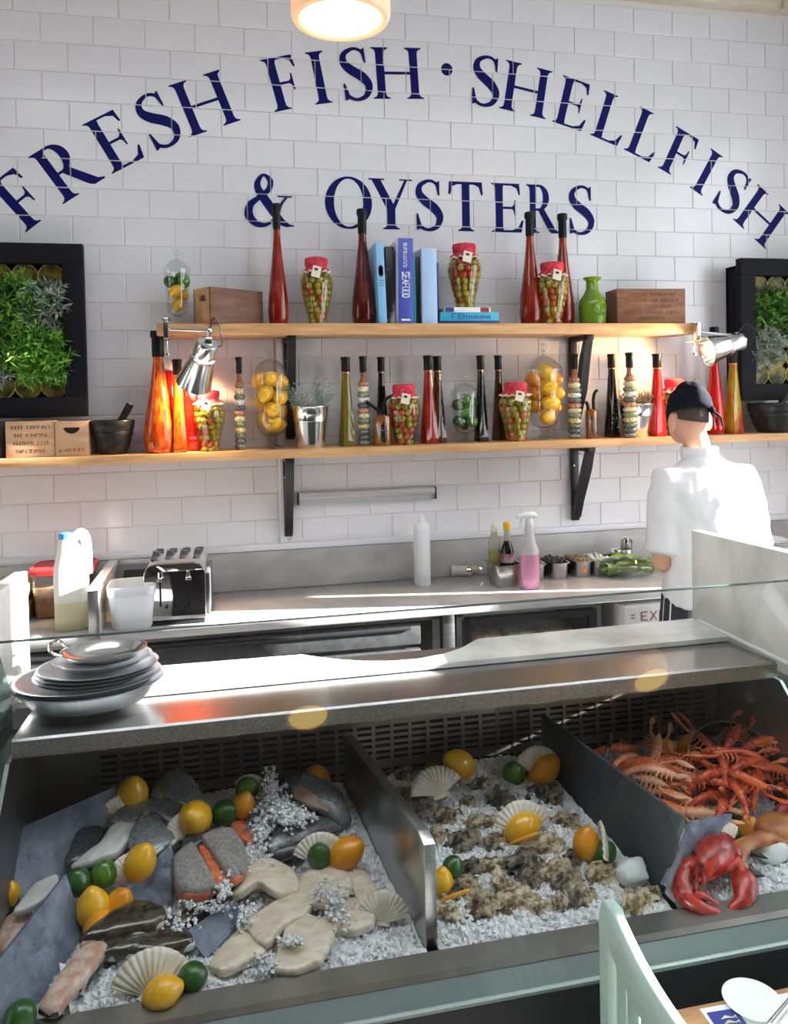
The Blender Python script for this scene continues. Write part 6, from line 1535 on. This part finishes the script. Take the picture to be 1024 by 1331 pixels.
for i, (px, py, hw, k, rz, where) in enumerate(OY):
    p = Q(px, py, .006); z = (p-CAM).dot(_F); s = hw*z/FPX
    o = bpy.data.objects.new('oyster', OYM[(i*4+k) % 9 if (i*4+k) % 3 == k else [j for j in range(9) if j % 3 == k][i % 3]]); COL.objects.link(o)
    o.location = p+Vector((0, 0, .004)); o.scale = (s*.95, s*1.0, s*1.0); o.rotation_euler = (.55+.3*math.sin(i*1.7), .2*math.sin(i*2.3), rz*.8)
    tag(o, ('brown', 'blackish', 'tan')[k]+' oyster '+where, 'oyster', 'oysters on the ice')
p = Q(822, 1134, .02)
b = bm_(); ball(b, (0, 0, 0), (.034, .026, .030), 14, 10, fn=lambda q: 1+.2*noise.noise(q*1.7)); tag(obj('ice_lump', b, mat('solid_ice', (.86, .89, .91), rough=.2, trans=.15, bump=.3, bscale=30), loc=p), 'big solid ice lump beside the slate divider', 'ice lump')
p = Q(1004, 1105, .02)
b = bm_(); ball(b, (0, 0, 0), (.034, .026, .03), 14, 10, fn=lambda q: 1+.2*noise.noise(q*1.5+Vector((4, 0, 0)))); tag(obj('ice_lump', b, MATS['solid_ice'], loc=p), 'cloudy ice lump beside the black tipped crab claw', 'ice lump')
# ------------------------------------------------------------------ crustaceans
m_lang = mat('langoustine_shell', (.60, .09, .02), (.72, .22, .08), scale=30, rough=.35, coat=.3, lo=.4, hi=.7)
m_langp = mat('langoustine_pale', (.70, .22, .09), (.76, .42, .25), scale=30, rough=.4, coat=.2)
m_cray = mat('crayfish_shell', (.36, .018, .004), (.62, .10, .010), scale=34, rough=.35, coat=.35)
m_lob = mat('lobster_shell', (.20, .008, .006), (.46, .028, .014), scale=55, rough=.22, coat=.5, bump=.25, bscale=120)
m_eye = mat('shell_eye', (.01, .01, .01), rough=.1)
def crust(name, label, cat, S, m, mp, curl=.5, seed=0, claw=1.0, group=None, loc=(0, 0, 0), rot=(0, 0, 0)):
    """head at +x, tail at -x, back up; S = total body length"""
    rnd = random.Random(seed); t = thing(name, label, cat, loc, group=group, rot=rot)
    b = bm_(); loftp = [(.46, .006, .014), (.40, .030, .030), (.28, .070, .066), (.12, .084, .078), (.0, .078, .074)]
    rings = []
    for x, w, h in loftp: rings.append([b.verts.new((x*S, w*S*math.cos(a), h*S*math.sin(a)*(1 if math.sin(a) > 0 else .7)+.0)) for a in [2*PI*k/14 for k in range(14)]])
    ring_faces(b, rings); obj('carapace', b, m, t, 80)
    p = Vector((0, 0, 0)); ang = 0
    for k in range(6):
        L = .085*S; w0 = .076*S*(1-k*.09); ang += curl*.28
        d = Vector((-math.cos(ang), 0, -math.sin(ang))); q = p+d*L; u = Vector((-d.z, 0, d.x)); u = u if u.z > 0 else -u
        b = bm_(); rings = []
        for f, sc in ((0, .92), (.25, 1.05), (.8, 1.0), (1.08, .86)):
            c_ = p+d*L*f; rings.append([b.verts.new(c_+Vector((0, w0*sc*math.cos(a), 0))+u*w0*sc*math.sin(a)*(.95 if math.sin(a) > 0 else .6)) for a in [2*PI*j/12 for j in range(12)]])
        ring_faces(b, rings); obj('tail_segment', b, m, t, 60); p = q
    for s in (-1, 0, 1):
        b = bm_(); dd = Vector((d.x, s*.55, d.z)).normalized(); tube(b, [p, p+dd*.05*S, p+dd*.11*S], [.012*S, .030*S, .018*S], 8, .3); obj('tail_fan', b, m, t)
    for s in (-1, 1):
        b = bm_(); j = [Vector((.30*S, s*.045*S, -.01*S)), Vector((.42*S, s*.13*S, -.02*S)), Vector((.58*S, s*.15*S, .0))]
        e = Vector(((.80+rnd.uniform(-.06, .06))*S, s*(.10+rnd.uniform(-.05, .06))*S, rnd.uniform(-.02, .03)*S))
        tube(b, j, [.018*S*claw**.5, .020*S*claw**.5, .022*S*claw], 8)
        d = (e-j[2]); mid = j[2]+d*.45
        tube(b, [j[2], j[2]+d*.15, mid, j[2]+d*.75, e], [.020*S*claw, .042*S*claw, .046*S*claw, .024*S*claw, .004*S], 10, .6)
        o_ = Vector((0, -s, 0)); tube(b, [j[2]+d*.38+o_*.020*S*claw, j[2]+d*.6+o_*.036*S*claw, j[2]+d*.8+o_*.030*S*claw, e+o_*.012*S*claw], [.012*S*claw, .014*S*claw, .009*S*claw, .002*S], 8, .7)
        obj('claw', b, mp, t)
        for k in range(4):
            b = bm_(); x0 = (.26-.07*k)*S
            tube(b, [(x0, s*.05*S, -.02*S), (x0+.04*S, s*.14*S, .02*S), (x0+.02*S, s*.21*S, -.05*S), (x0+.05*S, s*.24*S, -.10*S)], [.012*S, .010*S, .008*S, .003*S], 6); obj('leg', b, mp, t)
        b = bm_(); tube(b, catmull([Vector((.44*S, s*.015*S, .02*S)), Vector((.6*S, s*.07*S, .10*S)), Vector((.75*S, s*.2*S, .12*S)), Vector((.85*S, s*.36*S, .05*S))], 4, False), [.004*S]*6+[.003*S]*6+[.0015*S], 5); obj('antenna', b, mp, t)
        b = bm_(); ball(b, (.40*S, s*.028*S, .025*S), .010*S, 8, 6); obj('eye', b, m_eye, t)
    return t
LN = [(818, 984, .060, .5, .4, -.3, 'at the left top of the heap'), (840, 990, .07, -.3, .2, .1, 'pointing right at the top of the heap'), (852, 978, .075, .9, -.3, .3, 'lying across the top of the heap'), (870, 1000, .06, -.6, .2, .2, 'with claws pointing at the red pile'), (832, 1008, .05, -.9, .1, .2, 'against the slate edge, middle'), (858, 1018, .045, -.75, .5, .0, 'under the middle of the heap'),
      (884, 1012, .05, -.4, .1, .4, 'on the right slope of the heap'), (862, 1046, .03, -.95, .0, .2, 'low beside the slate edge'), (892, 1056, .04, -.55, -.1, .1, 'at the bottom end of the heap'), (806, 972, .06, .2, .3, .5, 'half hidden at the back of the heap'), (846, 1000, .072, -.5, .15, -.3, 'draped over the centre of the heap'), (874, 988, .065, -.2, .3, .0, 'near the ripe lemons'), (880, 1036, .04, -.8, .2, .3, 'on the low right slope'), (828, 994, .066, -.7, -.1, .4, 'leaning on the slate near the top')]
for i, (px, py, h, rz, ry, rx, wh) in enumerate(LN):
    crust('langoustine', 'pale orange langoustine '+wh, 'langoustine', .15, m_lang if i % 2 else m_langp, m_langp if i % 3 else m_lang, curl=.35+.1*(i % 4), seed=i, group='langoustines heaped beside the slate', loc=Q(px, py, h), rot=(rx, ry, rz))
# black pan holding the red pile
pc = Q(958, 1010, .045)
t = thing('black_pan', 'round black pan tilted against the back corner, full of red crustaceans', 'pan', (pc.x+.01, pc.y+.02, pc.z+.0), rot=(.75, -.12, 0))
b = bm_(); lathe(b, [(.085, -.016), (.094, -.014), (.112, .012), (.115, .014), (.113, .016), (.092, -.010), (.01, -.012)], 44); obj('pan_dish', b, mat('pan_black', (.012, .012, .013), rough=.25), t)
b = bm_(); tube(b, [(.1145*math.cos(2*PI*k/44), .1145*math.sin(2*PI*k/44), .0155) for k in range(45)], .0016, 6, cap=False); obj('pan_rim', b, mat('pan_rim_tan', (.28, .22, .16), rough=.35, metal=.6), t)
CR = [(925, 972, .085, 1.9, -.4, .3, 'at the back left of the pan'), (950, 962, .10, .6, -.3, .2, 'at the top of the pan'), (978, 968, .10, -.1, -.2, .1, 'at the back right of the pan'), (940, 990, .095, 1.2, .1, .5, 'in the middle of the pan, claws up'), (968, 992, .10, .2, .0, .2, 'in the middle right of the pan'), (992, 996, .09, -.2, .2, .1, 'reaching out to the right wall'), (925, 1016, .075, 2.4, .3, .3, 'on the left slope of the pan'), (952, 1020, .085, 1.5, .2, .2, 'at the front of the pan, curled'), (940, 1044, .06, 1.0, .5, .4, 'hanging down the front of the pan'), (975, 1022, .08, .4, .2, .1, 'at the front right of the pan'), (912, 990, .075, 2.0, .0, .3, 'at the far left of the red pile'), (938, 976, .105, -.6, .2, .0, 'lying on top, head to the right'), (960, 978, .11, 2.8, .1, .3, 'lying on top, head to the left'), (985, 1010, .085, .9, .1, .2, 'under the reaching one on the right'), (930, 1004, .09, .3, .3, .4, 'on the left half of the pan'), (962, 1008, .10, -.9, .2, .1, 'in the lower middle of the pan'), (925, 1034, .055, .2, .2, .3, 'at the lower left of the pan')]
for i, (px, py, h, rz, ry, rx, wh) in enumerate(CR):
    crust('crayfish', 'deep red crayfish '+wh, 'crayfish', .145, m_cray, m_cray if i % 2 else m_lang, curl=.5+.15*(i % 3), seed=20+i, claw=1.15, group='crayfish heaped in the black pan', loc=Q(px, py, h), rot=(rx, ry, rz))
# lobster: round carapace towards us, arms folded round
pl = Q(925, 1122, .045)
t = thing('lobster', 'cooked red lobster with folded claws at the front of the crustacean bay', 'lobster', pl)
def W3(px, py, h): return Q(px, py, h)-pl
b = bm_(); A_ = W3(938, 1100, .05); B3 = W3(912, 1142, .03)
tube(b, [W3(952, 1092, .045), W3(944, 1098, .05), W3(930, 1108, .052), W3(916, 1124, .048), W3(910, 1140, .04), W3(908, 1150, .034)], [.006, .027, .036, .032, .016, .004], 18, .9); obj('carapace', b, m_lob, t, 80)
b = bm_(); ball(b, W3(902, 1108, .07), .0045, 10, 8); obj('eye', b, m_eye, t); b = bm_(); ball(b, W3(912, 1124, .078), .0045, 10, 8); obj('eye', b, m_eye, t)
b = bm_(); tube(b, [W3(905, 1118, .055), W3(888, 1126, .04), W3(884, 1148, .03), W3(894, 1166, .022)], [.012, .020, .024, .020], 12, .8); tube(b, catmull([W3(884, 1148, .03), W3(893, 1164, .025), W3(912, 1178, .018), W3(936, 1184, .012)], 4, False), [.018, .021, .023, .024, .024, .022, .020, .018, .015, .012, .009, .006, .003], 12, .7)
tube(b, catmull([W3(902, 1160, .035), W3(918, 1166, .03), W3(936, 1176, .02)], 4, False), [.012, .012, .011, .010, .009, .007, .005, .004, .002], 10, .7); obj('claw', b, m_lob, t, 80)
b = bm_(); tube(b, [W3(928, 1136, .035), W3(946, 1128, .04), W3(958, 1120, .045), W3(964, 1136, .035)], [.008, .012, .017, .015], 12, .8); tube(b, catmull([W3(964, 1132, .035), W3(968, 1150, .028), W3(964, 1170, .018), W3(946, 1182, .010)], 4, False), [.015, .020, .023, .025, .025, .024, .022, .019, .016, .012, .009, .006, .003], 12, .7); obj('claw', b, m_lob, t, 80)
b = bm_(); tube(b, [W3(948, 1120, .05), W3(952, 1106, .06), W3(944, 1096, .065)], [.007, .006, .003], 8); obj('leg', b, m_lob, t); b = bm_(); tube(b, [W3(960, 1114, .05), W3(956, 1100, .055), W3(950, 1098, .06)], [.007, .006, .003], 8); obj('leg', b, m_lob, t)
for k, (a, c_) in enumerate((((906, 1130), (904, 1164)), ((912, 1134), (918, 1156)), ((908, 1126), (896, 1150)))):
    b = bm_(); tube(b, [W3(*a, .055), W3((a[0]+c_[0])/2, (a[1]+c_[1])/2, .055), W3(*c_, .03)], [.004, .0035, .0015], 6); obj('antenna', b, m_lob, t)
# brown crab with black tipped claw at the right
pk = Q(1000, 1086, .03)
t = thing('brown_crab', 'brown crab with black tipped claw at the right edge of the case', 'crab', pk)
def W4(px, py, h): return Q(px, py, h)-pk
m_crab = mat('crab_shell', (.30, .07, .025), (.48, .22, .07), scale=24, rough=.4, coat=.25, bump=.2, bscale=80)
b = bm_(); ball(b, W4(1016, 1078, .04), (.06, .045, .03), 20, 14, fn=lambda q: 1+.06*noise.noise(q*4)); obj('carapace', b, m_crab, t, 80)
b = bm_(); tube(b, catmull([W4(1020, 1092, .04), W4(990, 1090, .045), W4(962, 1104, .04), W4(958, 1124, .03), W4(974, 1132, .02)], 4, False), [.012, .014, .016, .018, .018, .017, .017, .018, .02, .021, .020, .018, .017, .016, .015, .012, .010], 12, .8); cl_ = obj('claw', b, m_crab, t, 80)
b = bm_(); tube(b, [W4(970, 1128, .025), W4(980, 1136, .018), W4(994, 1139, .012)], [.012, .009, .001], 10); tube(b, [W4(968, 1106, .04), W4(982, 1110, .038), W4(998, 1116, .034)], [.009, .007, .001], 10); obj('claw_tip', b, m_black, cl_)
b = bm_(); tube(b, catmull([W4(1010, 1060, .05), W4(1020, 1050, .06), W4(1040, 1056, .06)], 4, False), .012, 10); obj('leg', b, m_lob, t)
p = Q(793, 970, .09); t = thing('serving_spoon', 'black handled spoon end poking up behind the slate divider', 'spoon', p)
b = bm_(); tube(b, [(-.004, 0, 0), (0, .004, .018), (.003, .006, .03)], [.007, .009, .005], 12); obj('handle_end', b, m_black, t)
b = bm_(); tube(b, [(-.004, 0, 0), (-.01, .01, -.04)], [.0055, .004], 10); obj('shaft', b, m_steel, t)
# ================================================================== FOREGROUND AND PENDANTS
m_mint = mat('mint_paint', (.36, .50, .44), (.41, .55, .49), scale=6, rough=.35, coat=.2)
t = thing('dining_chair', 'mint green painted chair with slatted back in front of the case', 'chair', (.555, -2.56, 0))
def crv(f): return Vector((.012-.030*math.sin(f*PI*.9), .175-.40*f, 0))   # plan curve of the backrest, far end to near end
ZT = .945
b = bm_(); rings = []
for i in range(15):
    f = i/14; c = crv(f); d = (crv(min(1, f+.02))-crv(max(0, f-.02))).normalized(); n_ = Vector((-d.y, d.x, 0))
    hh = .052; w = .013
    rings.append([b.verts.new(c+n_*w*sx+Vector((0, 0, ZT+z))) for sx, z in ((-1, -hh), (-1.1, -.01), (-.8, 0), (.0, .004), (.8, 0), (1.1, -.01), (1, -hh))])
ring_faces(b, rings); obj('top_rail', b, m_mint, t, 50)
for f, nm in ((0.0, 'back_post'), (1.0, 'back_post')):
    c = crv(f); b = bm_(); prism(b, [(-.017, 0), (.015, 0), (.016, .45), (.015, ZT-.02), (.010, ZT+.002), (-.012, ZT+.003), (-.018, ZT-.02), (-.017, .45)], 'y', -.016, .016, bev=.004); xf(b.verts, Matrix.Translation(c)); obj(nm, b, m_mint, t, 40)
for k in range(7):
    f = .13+.74*k/6; c = crv(f); b = bm_(); box(b, c+Vector((0, 0, (ZT-.05+.47)/2)), (.011, .030, ZT-.05-.47), bev=.003); obj('back_slat', b, m_mint, t)
b = bm_(); box(b, (.21, -.02, .455), (.42, .42, .026), bev=.008); obj('seat', b, m_mint, t)
for y in (.16, -.20):
    b = bm_(); tube(b, [(.39, y, 0), (.385, y, .445)], [.014, .018], 10); obj('leg', b, m_mint, t)
for z in (.2,):
    for y in (.17, -.21):
        b = bm_(); tube(b, [(.0, y, z), (.39, y*.95, z)], .009, 8); obj('stretcher', b, m_mint, t)
# table with plate, paper mat and knife
t = thing('cafe_table', 'wooden cafe table at the bottom right corner', 'table', (1.16, -2.627, 0))
w_tab = wood('table_oak', (.34, .17, .08), (.48, .27, .14), stretch=(1, 9, 9), rough=.35)
for k in range(6):
    b = bm_(); box(b, (0, .265-.045-k*.09, .725), (1.02, .089, .03), bev=.002); obj('plank', b, w_tab, t)
b = bm_(); lathe(b, [(.19, 0), (.19, .012), (.05, .03), (.03, .05), (.03, .69), (.06, .709)], 28, M=Matrix.Translation((.12, -.02, 0))); obj('pedestal', b, m_blackmetal, t)
p1 = onZ(965, 1318, .742)
b = bm_(); box(b, (0, 0, .0008), (.40, .28, .0012)); tag(obj('paper_mat', b, mat('paper_white', (.78, .78, .78), rough=.7), loc=onZ(903, 1313, .7405)+Vector((.205, -.145, 0)), rot=(0, 0, -.02)), 'white paper place mat on the table', 'place mat')
t = thing('side_plate', 'white plate resting on the place mat near the chair', 'plate', onZ(978, 1303, .7425), s=.60)
b = bm_(); lathe(b, [(.045, 0), (.05, .001), (.075, .007), (.078, .010), (.074, .010), (.05, .004), (.01, .003)], 44); obj('dish', b, mat('plate_white', (.76, .75, .74)), t)
t = thing('printed_card', 'dark blue printed card lying on the place mat', 'card', onZ(946, 1327, .743), -.05, s=.8)
b = bm_(); box(b, (0, 0, .0008), (.062, .05, .0014)); obj('card', b, mat('card_blue', (.03, .04, .22), rough=.5), t)
b = bm_()
for dy in (-.008, .004): tube(b, [(-.012, dy, .0022), (.0, dy+.004, .0025), (.014, dy, .0022), (.021, dy+.004, .002), (.021, dy-.003, .002)], [.0006, .0035, .001, .003, .0006], 8, .15)
obj('fish_print', b, mat('card_gold', (.5, .45, .3), rough=.5), t)
t = thing('table_knife', 'steel knife lying at the right edge of the place mat', 'knife', onZ(1008, 1326, .7435), .5)
b = bm_(); tube(b, [(-.02, 0, .004), (.06, 0, .004), (.10, 0, .004)], [.006, .005, .003], 10, .4); obj('handle', b, m_chrome, t); b = bm_(); tube(b, [(-.02, 0, .004), (-.08, .002, .003), (-.12, .004, .002)], [.005, .008, .002], 10, .15); obj('blade', b, m_chrome, t)
# pendant lamps
m_shade = mat('ribbed_shade', (.60, .46, .36), rough=.6, emit=(1, .36, .10), estr=.5)
def pendant(x, y, z, label, energy=12):
    t = thing('pendant_lamp', label, 'lamp', (x, y, z), group='ribbed pendant lamps')
    b = bm_(); n = 120; rings = []
    for r, zz, amp in ((.092, .004, 0), (.097, -.001, 0), (.107, .001, .3), (.111, .010, 1), (.111, .12, 1), (.104, .17, 1), (.085, .205, .6), (.05, .225, 0), (.03, .232, 0)):
        rings.append([b.verts.new(((r+.0012*amp*math.cos(i*PI))*math.cos(2*PI*i/n), (r+.0012*amp*math.cos(i*PI))*math.sin(2*PI*i/n), zz)) for i in range(n)])
    ring_faces(b, rings, cap0=False); sh = obj('shade', b, m_shade, t, 30)
    b = bm_(); lathe(b, [(.0925, .006), (.05, .003), (.005, .002)], 48, cap0=False); obj('diffuser', b, mat('lamp_diffuser', (.9, .85, .7), emit=(1, .66, .10), estr=6.5), t)
    b = bm_(); tube(b, [(0, 0, .23), (0, 0, 3.689-z)], .004, 8); obj('flex', b, m_white, t)
    b = bm_(); lathe(b, [(.05, 3.689-z), (.05, 3.665-z), (.02, 3.655-z)], 24); obj('ceiling_rose', b, m_white, t)
    lt = bpy.data.lights.new('lamp_light', 'POINT'); lt.energy = energy; lt.color = (1, .72, .40); lt.shadow_soft_size = .05
    lo = bpy.data.objects.new('lamp_light', lt); COL.objects.link(lo); lo.parent = t; lo.location = (0, 0, .09)
q = CAM+ray(443, 27)*1.76
pendant(q.x, q.y, q.z, 'ribbed pendant lamp glowing at the top of the photo above the case')
pendant(.33, -4.04, 2.52, 'ribbed pendant lamp mirrored in the case glass on the left, above the steel divider')
pendant(2.13, -4.03, 2.52, 'ribbed pendant lamp mirrored in the case glass on the right, near the marble partition')
